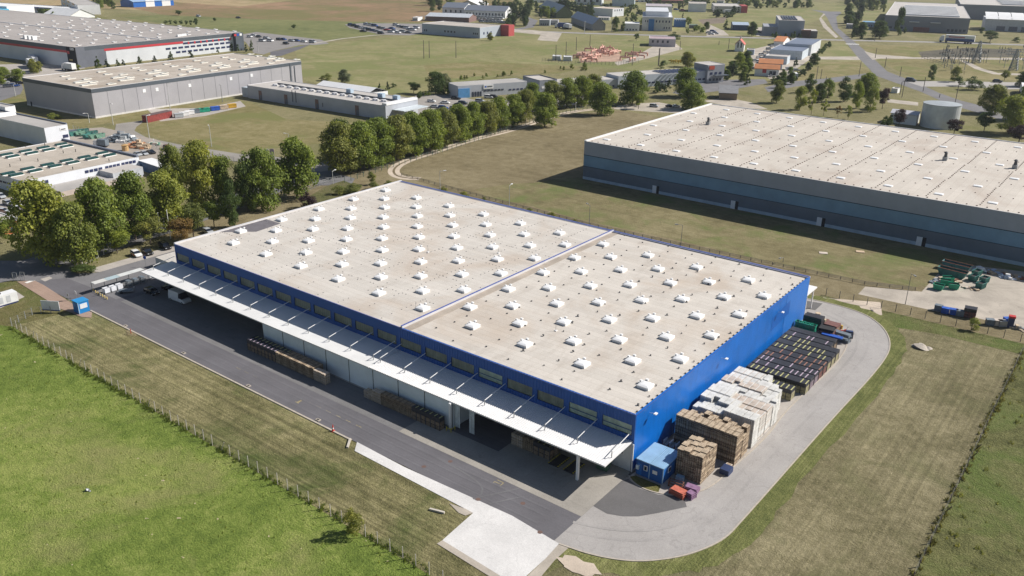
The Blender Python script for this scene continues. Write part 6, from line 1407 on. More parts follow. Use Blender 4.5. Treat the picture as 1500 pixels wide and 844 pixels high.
belt(10, [(1244, 56), (1262, 58), (1266, 46), (1250, 44)], (8, 12), ['broad', 'bush'], [L_dark], 'dark bush beside the crossing', 'bushes beside the crossing', 16)
belt(10, [(116, 14), (175, 14), (168, 4), (120, 2)], (12, 18), ['broad', 'tall'], [L_dark, L_green], 'tree behind the white cube at the top left', 'trees at the top left', 17)
belt(7, [(55, 25), (90, 27), (90, 20), (56, 18)], (8, 12), ['broad'], [L_dark, L_green], 'tree in front of the long white wing', 'trees in front of the long white wing', 18)
belt(16, [(1035, 126), (1072, 122), (1100, 126), (1110, 106), (1075, 96), (1062, 104)], (13, 24), ['broad', 'cone', 'tall'], [L_dark, L_green, L_con], 'tree in the dense group behind the emblem office', 'dense trees behind the emblem office', 19)
belt(9, [(1120, 130), (1160, 124), (1163, 110), (1150, 112)], (11, 18), ['broad', 'tall'], [L_dark, L_green], 'tree along the street below the dealer', 'trees below the dealer', 20)
belt(12, [(1163, 118), (1184, 98), (1189, 100), (1170, 120)], (8, 12), ['cone', 'bush'], [L_con, L_dark], 'tree in the hedge line beside the dealer yard', 'hedge beside the dealer yard', 21)
belt(8, [(1196, 80), (1212, 66), (1216, 68), (1200, 84)], (7, 10), ['bush'], [L_dark], 'dark hedge bush right of the dealer hall', 'hedge right of the dealer hall', 22)
belt(9, [(935, 140), (985, 138), (985, 128), (940, 130)], (10, 16), ['cone', 'bush'], [L_dark, L_con], 'small dark tree in front of the solar roofed unit', 'small dark trees by the solar roofed unit', 23)
belt(10, [(668, 120), (750, 114), (750, 109), (690, 112)], (5, 8), ['bush'], [L_green, L_olive], 'bush behind the flat unit roofs', 'bushes behind the units', 24)
belt(9, [(795, 108), (868, 104), (868, 97), (830, 100)], (5, 9), ['bush'], [L_green, L_olive], 'bush on the field edge behind the units', 'bushes on the field edge', 25)
belt(10, [(612, 146), (668, 140), (664, 134), (620, 138)], (6, 11), ['bush'], [L_dark, L_green], 'hedge bush by the hall car park', 'hedge by the hall car park', 26)
belt(7, [(1292, 188), (1305, 184), (1305, 178), (1292, 180)], (9, 13), ['bush'], [L_dark], 'dark shrub left of the pump house', 'shrubs left of the pump house', 27)
belt(8, [(1130, 56), (1180, 62), (1180, 55), (1132, 52)], (5, 9), ['bush'], [L_dark], 'dark shrub in front of the grey solar block', 'shrubs in front of the solar block', 28)
belt(30, [(1250, 12), (1296, 20), (1296, 2), (1256, 0)], (8, 13), ['tall', 'broad'], [L_dark, L_olive], 'tree right of the road at the top edge', 'trees right of the top road', 29)
belt(26, [(950, 16), (1000, 14), (1046, 4), (940, 2)], (6, 10), ['broad', 'tall'], [L_dark, L_con], 'tree above the long white hall', 'trees above the long white hall', 30)
belt(14, [(1130, 60), (1190, 50), (1196, 44), (1192, 60)], (4, 8), ['bush'], [L_dark], 'shrub beside the solar block', 'shrubs beside the solar block', 31)
belt(16, [(830, 10), (940, 20), (940, 12), (880, 6)], (6, 9), ['broad', 'cone'], [L_dark, L_con], 'tree between the top halls', 'trees between the top halls', 32)
QUEUE.sort(key=lambda q: -q[0])
single = sum(1 for o in COL.objects if o.name.split('.')[0] == 'tree')
for a, q in QUEUE[:285 - single]: tree_now(*q)
V = []; Fc = []; MI = []; ML = []
r = random.Random(77); FAR = {}
for a, (px, py, ty, wp, kind, lm, label, group) in QUEUE[285 - single:]:
    o = G(px, py); H = hgt(o, ty); W = wpx(o, wp) * 1.12
    if lm not in ML: ML.append(lm)
    kk = 'round' if kind in ('broad', 'tall') else kind
    me = FAR.setdefault(kk + str(int(px) % 3), None) or crown_mesh('far_crown', kk, int(px), 520, 14); FAR[kk + str(int(px) % 3)] = me; n = len(V); c, s_ = math.cos(px), math.sin(px)
    V += [(o.x + (v.co.x * c - v.co.y * s_) * W * 1.1, o.y + (v.co.x * s_ + v.co.y * c) * W * 1.1, v.co.z * H - (H * .2 if kind in ('broad', 'tall') else 0)) for v in me.vertices]
    k = ML.index(lm)
    for f in me.polygons: Fc.append(tuple(n + i for i in f.vertices)); MI.append(k)
if Fc:
    me = bpy.data.meshes.new('far_trees'); me.from_pydata(V, [], Fc)
    for m_ in ML: me.materials.append(m_)
    me.polygons.foreach_set('material_index', MI); me.update()
    o = bpy.data.objects.new('far_trees', me); COL.objects.link(o); tag(o, 'many small trees scattered between the far halls and fields', 'trees', None, 'stuff')
# tall grass tufts in the meadows
tuft = MB(); r = random.Random(2)
for k in range(7):
    a = r.uniform(0, 6.28); x, y = .25 * math.cos(a) * r.random(), .25 * math.sin(a) * r.random(); h_ = r.uniform(.18, .42); dx, dy = r.uniform(-.25, .25), r.uniform(-.25, .25)
    w_ = .09; tuft.face([(x - w_ * math.sin(a), y + w_ * math.cos(a), 0), (x + w_ * math.sin(a), y - w_ * math.cos(a), 0), (x + dx, y + dy, h_)], None)
def grass_stuff(name, n, sampler, mt, s, label, seed):
    r = random.Random(seed); V = []; Fc = []
    for _ in range(n):
        q = sampler(r)
        if not q: continue
        x, y = q; k = s * r.uniform(.6, 1.5); c, s_ = math.cos(r.uniform(0, 6.28)), 0; s_ = math.sqrt(1 - c * c)
        for f in tuft.f:
            i0 = len(V)
            for i in f: v = tuft.v[i]; V.append((x + (v[0] * c - v[1] * s_) * k, y + (v[0] * s_ + v[1] * c) * k, v[2] * k))
            Fc.append((i0, i0 + 1, i0 + 2))
    me = bpy.data.meshes.new(name); me.from_pydata(V, [], Fc); me.materials.append(mt); me.update()
    o = bpy.data.objects.new(name, me); COL.objects.link(o); return tag(o, label, 'grass', None, 'stuff')
gl = leafmat('grass blades lush', (.26, .3, .08), .35, (1.2, 1.05, .9)); gd_ = leafmat('grass blades dry', (.17, .155, .065), .3, (1.2, 1.1, 1))
def s_lush(r):
    t = r.random() ** 1.0; x = r.uniform(-131, 0); y = -37.4 - 45 * r.random() ** 1.2
    px, py = proj(x, y, 0)
    return (x, y) if -30 < px < 1530 and py < 880 else None
grass_stuff('meadow_grass', 900, s_lush, gl, .5, 'lush tufts of grass covering the meadow outside the fence', 3)
def s_right(r):
    x, y = r.uniform(41.8, 75), r.uniform(0, 90)
    px, py = proj(x, y, 0); return (x, y) if px < 1530 and py < 880 else None
grass_stuff('meadow_grass', 250, s_right, leafmat('grass blades olive', (.24, .24, .09), .35, (1.2, 1.05, .9)), 1.2, 'rough olive grass beyond the right hand boundary fence', 4)
def s_line(r):
    x = r.uniform(-131, -8); y = -36.6 + r.gauss(0, .35); return x, y
grass_stuff('fence_grass', 500, s_line, leafmat('grass blades dark', (.16, .2, .05), .3), 1.1, 'taller dark grass standing along the meadow fence', 5)
def s_line2(r):
    return 41.4 + r.gauss(0, .3), r.uniform(2, 90)
grass_stuff('fence_grass', 220, s_line2, gd_, 1.3, 'dry tall grass along the right boundary fence', 6)
# ------------------------------------------------------------------ fences and lamps
conc = M('concrete fence post', (.42, .39, .35), .8, .15); wirem = M('wire mesh', (.16, .17, .15), .6, .1)
def fence(pts, label, n, ph, postm, mesh_wires=(.4, .9, 1.4, 1.8), r=.06, wr=.012, name='fence', lean=()):
    P = [Vector((p[0], p[1], 0)) for p in pts]; tot = sum((b - a).length for a, b in zip(P, P[1:]))
    t = thing(name, label, 'fence', tuple(P[0])); o = P[0]; pm = MB(); pm.box(-r, -r, 0, r, r, ph, postm); me = pm.mesh('fence_post')
    for k in range(n + 1):
        s = tot * k / n
        for a, b in zip(P, P[1:]):
            L = (b - a).length
            if s <= L + 1e-4: q = a + (b - a) * (s / L); break
            s -= L
        e = bpy.data.objects.new('post', me); COL.objects.link(e); e.parent = t; e.location = q - o
        if k in lean: e.rotation_euler = (0, .5, 0); e.scale = (1, 1, 1.1)
    m = MB()
    for z in mesh_wires:
        for a, b in zip(P, P[1:]): m.tube(a - o + Vector((0, 0, z)), b - o + Vector((0, 0, z)), wr, wr, 4, wirem, False)
    m.build('wires', t); return t
fence([(-131, -36), (-109, -36.3), (-60, -36.6), (-11, -37.1), (-4, -37.2)], 'wire fence on pale concrete posts along the green meadow', 52, 2.1, conc, r=.045, lean=(4, 12, 22, 31))
fence([(-131, -36), (-134, -30), (-131.5, -27.5)], 'short wire fence running from the meadow corner to the white board', 5, 1.7, greymetal)
fence([(-1, 93.5), (20, 94), (40.9, 94.2), (75, 95)], 'dark wire fence between the loop road grass and the gravel yard', 24, 1.9, darkmetal)
fence([(41.4, 94), (41.4, 50), (41.5, 2)], 'dark fence standing along the right edge of the brown field', 30, 1.3, M('dark rotten post', (.1, .07, .06), .9), r=.06, wr=.008, lean=(9, 17, 18, 24))
fence([tuple(p) for p in [(-158, 109), (-119.8, 105.7), (-75.2, 102.9), (-44.3, 103.9), (4.7, 106.7), (15, 110.5)]], 'thin dark fence following the lawn behind the blue warehouse', 60, .9, darkmetal, (.3, .6, .9), wr=.05)
fence([tuple(G(*p)[:2]) for p in [(505, 268), (560, 250), (640, 226), (700, 206), (760, 186), (830, 166), (900, 152)]], 'green mesh fence below the row of plane trees', 60, 2.0, M('green post', (.03, .09, .06), .6), (.3, .6, .9, 1.2, 1.5, 1.8), name='fence')
fence([tuple(G(*p)[:2]) for p in [(108, 190), (160, 206), (215, 216), (290, 228), (350, 240)]], 'pale mesh fence between the scrap yard and the loop road', 40, 2.0, greymetal, (.4, .8, 1.2, 1.6, 2.0), wr=.03)
fence([tuple(G(*p)[:2]) for p in [(113, 393), (143, 378), (160, 370)]], 'white framed gate panels between the lamp and the small round tree', 6, 1.9, white, (.15, 1.8), wr=.08)
fence([tuple(G(*p)[:2]) for p in [(440, 284), (480, 268), (500, 264)]], 'pale sliding gate across the driveway above the warehouse', 8, 1.7, greymetal, (.2, .9, 1.6), wr=.05)
fence([tuple(G(*p)[:2]) for p in [(1350, 86), (1380, 96), (1412, 110)]], 'dark slanting fence on the dry grass near the substation', 16, 2.5, darkmetal, (1.0, 2.2), wr=.1)
fence([tuple(G(*p)[:2]) for p in [(794, 90), (840, 94), (900, 96), (935, 92)]], 'low fence on the near side of the pipe station', 30, 2.5, darkmetal, (.8, 1.6, 2.4), wr=.06)
fence([tuple(G(*p)[:2]) for p in [(700, 1800 / 25), (700.5, 71.8)]], 'x', 1, .1, darkmetal) if 0 else None
def lamp(px, py, ty, label, white_=False, arm=1.4, group='street lamps', rz=0):
    o = G(px, py); h = hgt(o, ty); t = thing('street_lamp', label, 'lamp', (o.x, o.y, 0), rz, group); r = .09 * max(1, (o - CAM).length / 220); mt = M('lamp post pale', (.5, .5, .48), .5) if white_ else M('lamp post grey', (.24, .24, .23), .5)
    m = MB(); m.tube((0, 0, 0), (0, 0, h), r, r * .6, 6, mt); m.build('pole', t)
    m = MB(); m.tube((0, 0, h - .05), (arm, 0, h + .15), r * .6, r * .5, 5, mt); m.build('arm', t)
    m = MB(); m.box(arm - .2, -.2, h + .05, arm + .7, .2, h + .22, mt if not white_ else white); m.build('lamp_head', t)
LAMPS = [(112, 389, 363, 'pale lamp post beside the gate panels at the entrance', True), (645, 292, 251, 'lamp on the lawn behind the left part of the warehouse', True), (746, 305, 272, 'lamp standing at the back track near the roof edge', True), (863, 330, 301, 'thin lamp behind the seam of the two roof parts', False), (997, 361, 330, 'thin lamp behind the right part of the roof', False), (1147, 384, 377, 'short post near the lawn debris', False), (1326, 446, 401, 'lamp at the corner of the gravel yard', False),
 (166, 183, 152, 'lamp left of the loop road', True), (250, 165, 122, 'lamp in front of the middle of the long grey warehouse', True), (219, 203, 170, 'lamp on the bend of the loop road', True), (310, 215, 185, 'lamp on the yellow green field edge', True), (423, 206, 196, 'small lamp above the big solitary tree', True), (131, 180, 166, 'lamp at the near corner of the grey warehouse', True), (326, 150, 124, 'lamp near the grey warehouse end', False), (23, 141, 123, 'lamp beside the lorry park road', True), (378, 76, 62, 'white lamp by the huge hall car park', True),
 (488, 270, 251, 'lamp next to the sliding gate', True), (552, 246, 225, 'lamp below the plane trees at the track bend', True), (607, 226, 207, 'lamp beside the track between plane trees', False), (732, 188, 166, 'lamp in the middle of the plane tree row', False), (843, 162, 150, 'lamp on the track near the solitary plane tree', True), (910, 143, 133, 'lamp by the far end of the track', True), (787, 165, 150, 'lamp by the big dark plane tree', True),
 (856, 49, 32, 'tall lamp by the street near the gabled hall', True), (896, 47, 30, 'lamp by the street near the cube hall', True), (1202, 100, 98, 'lamp x', True)]
for k, a in enumerate(LAMPS):
    if 'x' == a[3][-1]: continue
    lamp(*a[:4], a[4], rz=k * .9)
for k, (px, py, ty) in enumerate(sorted(((668, 85, 60), (621, 86, 59), (629, 85, 60), (814, 89, 66), (829, 82, 61), (844, 74, 54), (864, 68, 51), (926, 96, 64), (964, 97, 71), (965, 96, 70), (996, 73, 60), (1067, 72, 57), (1053, 66, 60), (1195, 121, 97), (1202, 116, 101), (1258, 112, 90), (1296, 99, 84), (1318, 113, 98), (1321, 143, 118), (1352, 134, 113), (1376, 143, 138), (1399, 151, 118), (1282, 85, 70), (1318, 139, 120), (1281, 60, 49), (1210, 117, 112)))):
    o = G(px, py); h = hgt(o, ty); piece('utility_pole', f'thin pole on the far grass, {ORD(k)} from the left', 'pole', lambda m: [m.tube((0, 0, 0), (0, 0, h), .28 if py < 100 else .2, .2, 5, M('pole wood', (.1, .09, .08), .8))], (o.x, o.y, 0), 0, 'thin utility poles on the far grass')
for k, (px, py, ty) in enumerate(((236, 345, 312), (250, 350, 308), (262, 322, 305))):
    o = G(px, py); h = hgt(o, ty); piece('flagpole', f'white flagpole among the trees, {ORD(k)} from the left', 'flagpole', lambda m: [m.tube((0, 0, 0), (0, 0, h), .13, .09, 6, white), m.tube((0, 0, h), (0, 0, h + .15), .14, .05, 6, white)], (o.x, o.y, 0), 0, 'white flagpoles')
for k, c in enumerate((white, white, pnk)):
    o = G(382 + k * 8, 250); piece('banner', f'upright fabric banner between the trees, {ORD(k)} from the left', 'banner', lambda m: [m.tube((0, 0, 0), (0, 0, 8), .08, .08, 5, white), m.box(0, -.05, 3.2, 1.5, .05, 8, c)], (o.x, o.y, 0), .6, 'banners between the trees')
# ------------------------------------------------------------------ vehicles
tyre = M('tyre', (.02, .02, .02), .9); cglass = M('car glass', (.015, .02, .03), .08, .1); hl = M('headlight', (.6, .62, .65), .2); tl = M('tail light', (.35, .01, .01), .3)
def paintm(n, c): return M('car paint ' + n, c, .25, .04, .5)
CP = {'white': paintm('white', (.72, .72, .72)), 'silver': paintm('silver', (.4, .42, .44)), 'black': paintm('black', (.012, .012, .015)), 'dark grey': paintm('grey', (.07, .075, .085)), 'blue': paintm('blue', (.02, .06, .22)), 'red': paintm('red', (.42, .02, .02)), 'dark red': paintm('dark red', (.13, .015, .02))}
def loft(m, st, mat, glass_from=None):
    """st: stations along x: (x, z0, half0, z1, half1, z2, half2); lower body, belt, roof"""
    for a, b in zip(st, st[1:]):
        for s in (-1, 1):
            def q(p0, p1, p2, p3, mm): m.face([p0, p1, p2, p3] if s > 0 else [p3, p2, p1, p0], mm)
            q((a[0], s * a[2], a[1]), (b[0], s * b[2], b[1]), (b[0], s * b[4], b[3]), (a[0], s * a[4], a[3]), mat)
    return m
def car_proto(kind):
    L, Wd, H = {'hatch': (4.1, 1.76, 1.48), 'sedan': (4.6, 1.82, 1.44), 'van': (5.9, 2.05, 2.55), 'minivan': (4.6, 1.85, 1.75)}[kind]
    hw = Wd / 2; pm = CP['white']
    if kind == 'van': low = [(-L / 2, .35, 1.15), (-L / 2 + .05, .3, 1.3), (L / 2 - 1.3, .3, 1.25), (L / 2 - .35, .3, 1.05), (L / 2, .38, .75)]; cab = [(-L / 2 + .03, 1.3, -1), (-L / 2 + .15, H - .05, 0), (L / 2 - 2.1, H, 0), (L / 2 - 1.75, H - .15, 0), (L / 2 - .85, 1.2, -1)]
    elif kind == 'hatch': low = [(-L / 2, .4, .85), (-L / 2 + .1, .25, 1.0), (L / 2 - 1.1, .25, .98), (L / 2 - .15, .28, .78), (L / 2, .38, .6)]; cab = [(-L / 2 + .08, .95, -1), (-L / 2 + .45, H - .08, 0), (-.4, H, 0), (.35, H - .06, 0), (L / 2 - 1.0, .96, -1)]
    elif kind == 'minivan': low = [(-L / 2, .4, .95), (-L / 2 + .05, .25, 1.08), (L / 2 - 1.0, .25, 1.05), (L / 2 - .1, .28, .82), (L / 2, .38, .6)]; cab = [(-L / 2 + .05, 1.02, -1), (-L / 2 + .3, H - .06, 0), (-.3, H, 0), (.5, H - .08, 0), (L / 2 - .9, 1.03, -1)]
    else: low = [(-L / 2, .42, .82), (-L / 2 + .12, .25, .98), (L / 2 - 1.3, .25, .95), (L / 2 - .15, .28, .75), (L / 2, .38, .58)]; cab = [(-L / 2 + .55, .95, -1), (-L / 2 + 1.2, H - .07, 0), (-.3, H, 0), (.35, H - .06, 0), (L / 2 - 1.25, .94, -1)]
    body = MB()
    def ring(x, z0, z1, k): h = hw * k; return [(x, -h * .93, z0), (x, -h, z0 + .25), (x, -h * .97, z1), (x, h * .97, z1), (x, h, z0 + .25), (x, h * .93, z0)]
    R = [ring(x, z0, z1, .9 if i in (0, len(low) - 1) else 1) for i, (x, z0, z1) in enumerate(low)]
    for a, b in zip(R, R[1:]):
        for i in range(6): j = (i + 1) % 6; body.face([a[i], b[i], b[j], a[j]], pm)
    body.face(R[0], pm); body.face(R[-1][::-1], pm)
    # roof skin and pillars: cabin as a tapering shell
    g = MB(); prev = None
    tops = [(x, z, hw * (.97 if f else .8)) for x, z, f in cab]
    zb = cab[0][1]; zf = cab[-1][1]
    for (x0, z0, h0), (x1, z1, h1) in zip(tops, tops[1:]):
        roofish = z0 > H - .3 and z1 > H - .3
        (body if roofish else g).face([(x0, -h0, z0), (x1, -h1, z1), (x1, h1, z1), (x0, h0, z0)], pm if roofish else cglass)
        if roofish:
            for s in (-1, 1):
                q = [(x0, s * hw * .97, zb + (zf - zb) * .5), (x1, s * hw * .97, zb + (zf - zb) * .5), (x1, s * h1, z1), (x0, s * h0, z0)]
                if kind == 'van' and x0 < 0: body.face(q if s < 0 else q[::-1], pm)
                else: g.face(q if s < 0 else q[::-1], cglass)
    for s in (-1, 1):
        for k0, k1 in ((0, 1), (3, 4)):
            a, b = tops[k0], tops[k1]
            low_x = a[0] if k0 == 0 else b[0]; topp = b if k0 == 0 else a
            q = [(low_x, s * hw * .97, zb if k0 == 0 else zf), (topp[0], s * topp[2], topp[1]), (topp[0], s * hw * .97, (zb + zf) / 2)]
            (body if kind == 'van' and k0 == 0 else g).face(q, pm if kind == 'van' and k0 == 0 else cglass)
    wheels = []
    for x in (-L / 2 + .8, L / 2 - .85):
        for s in (-1, 1):
            w_ = MB(); w_.tube((0, -s * .11 if s > 0 else .11, 0), (0, s * .11 if s > 0 else -.11, 0), .32, .32, 12, tyre); w_.tube((0, s * .1, 0), (0, s * .125, 0), .19, .19, 8, greymetal); wheels.append((w_, (x, s * (hw - .1), .32)))
    lights = []
    for s in (-1, 1):
        l = MB(); l.box(L / 2 - .12, s * hw * .65 - .17, .6, L / 2 + .01, s * hw * .65 + .17, .74, hl); lights.append(('headlight', l))
        l = MB(); l.box(-L / 2 - .01, s * hw * .72 - .12, .72, -L / 2 + .08, s * hw * .72 + .12, .92, tl); lights.append(('tail_light', l))
    return body, g, wheels, lights
CPR = {}
def car_get(kind, full):
    k = (kind, full)
    if k in CPR: return CPR[k]
    body, g, wheels, lights = car_proto(kind)
    if full: CPR[k] = (body.mesh('car_body'), g.mesh('car_windows'), [(w_.mesh('wheel'), l) for w_, l in wheels], [(n, l.mesh(n)) for n, l in lights])
    else:
        m = MB(); m.v = list(body.v); m.f = list(body.f); m.m = list(body.m); m.mats = list(body.mats)
        for part, off in [(g, (0, 0, 0))] + [(w_, l) for w_, l in wheels]:
            n = len(m.v); m.v += [(p[0] + off[0], p[1] + off[1], p[2] + off[2]) for p in part.v]; mm = [m.mi(x) for x in part.mats]
            m.f += [tuple(i + n for i in f) for f in part.f]; m.m += [mm[i] for i in part.m]
        CPR[k] = m.mesh('car')
    return CPR[k]
def car(px, py, rot, kind, colour, label, group=None, full=True, s=1.0, world=None, cat='car'):
    o = Vector((*world, 0)) if world else G(px, py)
    nm = 'parked_van' if kind == 'van' else 'parked_car'
    if full:
        b, g, ws, ls = car_get(kind, True)
        t = thing(nm, label, cat, (o.x, o.y, .03), rot, group)
        def mk(n, me, loc=(0, 0, 0)):
            q = bpy.data.objects.new(n, me); COL.objects.link(q); q.parent = t; q.location = loc; return q
        setpaint(mk('body', b), CP[colour]); mk('window', g)
        for me, l in ws: mk('wheel', me, l)
        for n, me in ls: mk(n, me)
    else:
        t = bpy.data.objects.new(nm, car_get(kind, False)); COL.objects.link(t); t.location = (o.x, o.y, .03); t.rotation_euler = (0, 0, rot); tag(t, label, cat, group); setpaint(t, CP[colour])
    t.scale = (s, s, s); return t
R_ = math.radians
car(223, 430.5, R_(4), 'hatch', 'black', 'black hatchback parked in the canopy shade left of the white van')
car(264, 441.5, R_(3), 'van', 'white', 'white delivery van parked in shade under the canopy', cat='van')
car(250, 426, R_(5), 'sedan', 'black', 'dark car hidden behind the white van')
deco = car(200, 375, R_(-8), 'hatch', 'white', 'white and orange decorated car beside the fresh green round tree')
m = MB(); m.box(.2, -.9, .35, 1.3, .9, .82, M('orange red decal', (.6, .14, .04), .4)); m.box(-.9, -.9, .4, -.2, .9, .8, M('orange red decal', (.6, .14, .04), .4)); m.build('decal', deco)
car(216, 372, R_(-8), 'sedan', 'black', 'black car next to the decorated white and orange one')
car(242, 364, R_(-8), 'minivan', 'black', 'black car parked closest to the warehouse corner')
car(305, 342, R_(-6), 'hatch', 'silver', 'silver car roof peeping above the left roof edge')
car(958, 157, R_(10), 'minivan', 'silver', 'silver car parked on gravel under the big tree')
car(981, 157, R_(60), 'sedan', 'black', 'black car beside the white car near the second warehouse')
car(990, 157, R_(50), 'sedan', 'white', 'white car close to the second warehouse corner')
def cars(spots, label, group, s=1.0, rot=None, seed=1, kinds=('hatch', 'sedan', 'minivan')):
    r = random.Random(seed); spots = sorted(spots)
    for k, sp in enumerate(spots):
        px, py = sp[:2]; c = sp[2] if len(sp) > 2 else r.choice(['white', 'white', 'silver', 'black', 'dark grey', 'blue', 'silver', 'white', 'black', 'red' if k % 5 == 0 else 'silver'])
        car(px, py, (R_(rot) if rot is not None else r.uniform(-.2, .2)) + r.uniform(-.06, .06), r.choice(kinds), c, f'{c} car, {ORD(k)} from the left {label}', group, False, s)
cars([(632, 150, 'white'), (652, 152, 'white'), (637, 158, 'silver'), (649, 160, 'blue'), (668, 146, 'black'), (672, 155, 'black'), (678, 153, 'dark grey'), (665, 160, 'silver'), (703, 150, 'silver'), (716, 144, 'white'), (724, 144, 'black')], 'in the yard of the blue fronted unit', 'cars by the business units', 1.1, 20, 2)
cars([(514, 38, 'blue'), (519, 39, 'black'), (524, 41, 'black'), (530, 42, 'white'), (536, 43, 'silver'), (541, 45, 'black'), (547, 46, 'blue'), (553, 47, 'silver'), (537, 37, 'white'), (544, 38, 'white'), (549, 39, 'blue'), (556, 42, 'black'), (562, 43, 'silver'), (567, 45, 'red'), (574, 43, 'blue'), (577, 46, 'silver'), (580, 38, 'white'), (585, 40, 'silver'), (590, 41, 'dark grey'), (596, 42, 'white'), (600, 44, 'silver'), (605, 45, 'white'), (573, 48, 'white'), (583, 49, 'white'), (590, 48, 'silver'), (558, 50, 'black'), (610, 42, 'white'), (532, 47, 'black'), (598, 49, 'dark grey')], 'in the far car park beside the factory', 'cars in the far car park', 1.5, 5, 3)
cars([(372, 53, 'white'), (379, 55, 'black'), (390, 57, 'silver'), (396, 61, 'white'), (409, 59, 'black'), (415, 59, 'blue'), (419, 65, 'black'), (427, 61, 'silver'), (435, 61, 'blue'), (445, 62, 'white'), (458, 63, 'silver'), (366, 55, 'white'), (384, 61, 'silver')], 'in the car park at the huge hall end', 'cars at the huge hall end', 1.4, 5, 4)
cars([(18, 119, 'dark grey'), (7, 122, 'silver'), (30, 123, 'black'), (12, 128, 'dark grey'), (22, 127, 'blue')], 'beside the lorry park street', 'cars by the lorry park', 1.1, 80, 5)
cars([(202, 228, 'silver'), (212, 227, 'silver'), (222, 225, 'black'), (246, 219, 'dark red'), (2, 290, 'silver')], 'in the scrap yard behind the workshop', 'cars in the scrap yard', 1.0, -5, 6)
r = random.Random(8)
cars([(1106 + 5.2 * k + r.uniform(-.6, .6), 90 - 4.2 * k, 'white' if k % 4 else 'silver') for k in range(9)] + [(1112 + 5.2 * k, 91.5 - 4.2 * k, 'white') for k in range(8)], 'in the dealer yard line of new cars', 'new cars at the dealer', 1.15, 60, 7)
cars([(1160, 109, 'white'), (1163, 112, 'silver'), (1156, 103, 'white'), (1166, 104, 'silver'), (1158, 115, 'black'), (1130, 113, 'white')], 'in front of the dealer below the halls', 'cars in front of the dealer', 1.2, 50, 8)
cars([(1111, 48, 'black'), (1122, 46, 'silver'), (1128, 50, 'blue'), (1126, 42, 'dark grey'), (1039, 49, 'white'), (1044, 47, 'blue'), (1048, 50, 'silver'), (1042, 51, 'white')], 'near the solar block and the spoil heap', 'cars in the far yards', 1.5, 10, 9)
cars([(757 + 4.4 * k, 4.5 + .35 * k, 'white') for k in range(0)] + [(818 + 5 * k, 9.2 + .35 * k) for k in range(11)] + [(692 + 5 * k, 29.5 + .3 * k, 'white') for k in range(9)] + [(694 + 5 * k, 26 + .3 * k, 'white') for k in range(9)] + [(706 + 5 * k, 33 + .2 * k, 'silver') for k in range(8)], 'in the white rows by the far factories', 'cars by the far factories', 1.6, 5, 10)
cars([(1334, 119.5, 'dark grey'), (1461, 121, 'dark grey'), (1000, 16, 'red'), (990, 15, 'blue'), (291, 25, 'silver'), (349, 27, 'black')], 'on the outer streets', 'cars on the outer streets', 1.4, -5, 11)
# lorries
def lorry(px, py, rot, label, s=1.0, tcol=None, cab='white', L=13.6, mark=None):
    o = G(px, py); t = thing('lorry', label, 'lorry', (o.x, o.y, 0), rot); t.scale = (s,) * 3; tc = tcol or white
    m = MB(); m.box(-L, -1.25, 1.1, 0, 1.25, 3.95, tc); m.box(-L, -1.2, .75, 0, 1.2, 1.1, darkmetal); m.build('trailer', t)
    m = MB(); m.face([(.6, -1.22, .6), (2.7, -1.22, .6), (2.75, -1.22, 1.6), (2.45, -1.22, 2.9), (1.7, -1.22, 3.4), (.6, -1.22, 3.5)], CP[cab]); m.face([(.6, 1.22, .6), (2.7, 1.22, .6), (2.75, 1.22, 1.6), (2.45, 1.22, 2.9), (1.7, 1.22, 3.4), (.6, 1.22, 3.5)][::-1], CP[cab])
    P = [(.6, .6), (2.7, .6), (2.75, 1.6), (2.45, 2.9), (1.7, 3.4), (.6, 3.5)]
    for (x0, z0), (x1, z1) in zip(P, P[1:] + P[:1]): m.face([(x0, -1.22, z0), (x0, 1.22, z0), (x1, 1.22, z1), (x1, -1.22, z1)], CP[cab])
    m.build('cab', t)
    m = MB(); m.face([(2.77, -1.1, 1.65), (2.77, 1.1, 1.65), (2.5, 1.1, 2.75), (2.5, -1.1, 2.75)], cglass); m.box(1.5, -1.25, 1.7, 2.3, -1.2, 2.5, cglass); m.build('window', t)
    for x in (2.0, -.6, -L + 1.5, -L + 2.8, -L + 4.1):
        for y in (-1.1, 1.1): m = MB(); m.tube((x, y - .15, .5), (x, y + .15, .5), .5, .5, 12, tyre); m.build('wheel', t)
    if mark: m = MB(); m.box(-L * .96, -1.29, 2.5, -L * .35, -1.25, 3.3, mark); m.build('stripe', t)
    return t
bl_ = M('lorry blue', (.03, .07, .25), .4)
t = lorry(1384, 62, math.radians(178 + 8), 'blue and white articulated lorry driving on the far street', 1.75, white, 'white', mark=None)
m = MB(); m.box(-13.5, 1.26, 1.1, -.1, 1.3, 2.3, bl_); m.box(-9, 1.3, 2.7, -1.5, 1.34, 3.2, M('lorry red mark', (.5, .1, .12), .4)); m.build('stripe', t)
lorry(44, 97, math.radians(165), 'white articulated lorry at the lorry park by the huge hall', 1.25, whitew)
lorry(46, 91, math.radians(165), 'second white trailer lorry just behind the first', 1.25, whitew)
lorry(98, 103, math.radians(185), 'short white box lorry near the black corner tower', 1.2, whitew, L=7)
lorry(146, 215, math.radians(200), 'white cabbed lorry in the scrap yard with open load', .8, slate, L=5)
lorry(50, 104, math.radians(160), 'pale blue box trailer near the lorry park tree', 1.0, M('sky blue box', (.2, .35, .6), .5), L=6)
lorry(1498, 135, math.radians(100), 'white lorry cut off by the right picture edge', 1.4, whitew)
lorry(1062, 20, math.radians(190), 'white lorry beside the grey white block', 1.3, whitew, L=8)
lorry(628, 30, math.radians(200), 'grey trailer left of the metal roofed shed', 1.4, M('trailer grey', (.3, .32, .34), .5))
lorry(818, 41, math.radians(195), 'white and blue van lorry in front of the open shed', 1.3, bl_, L=8)
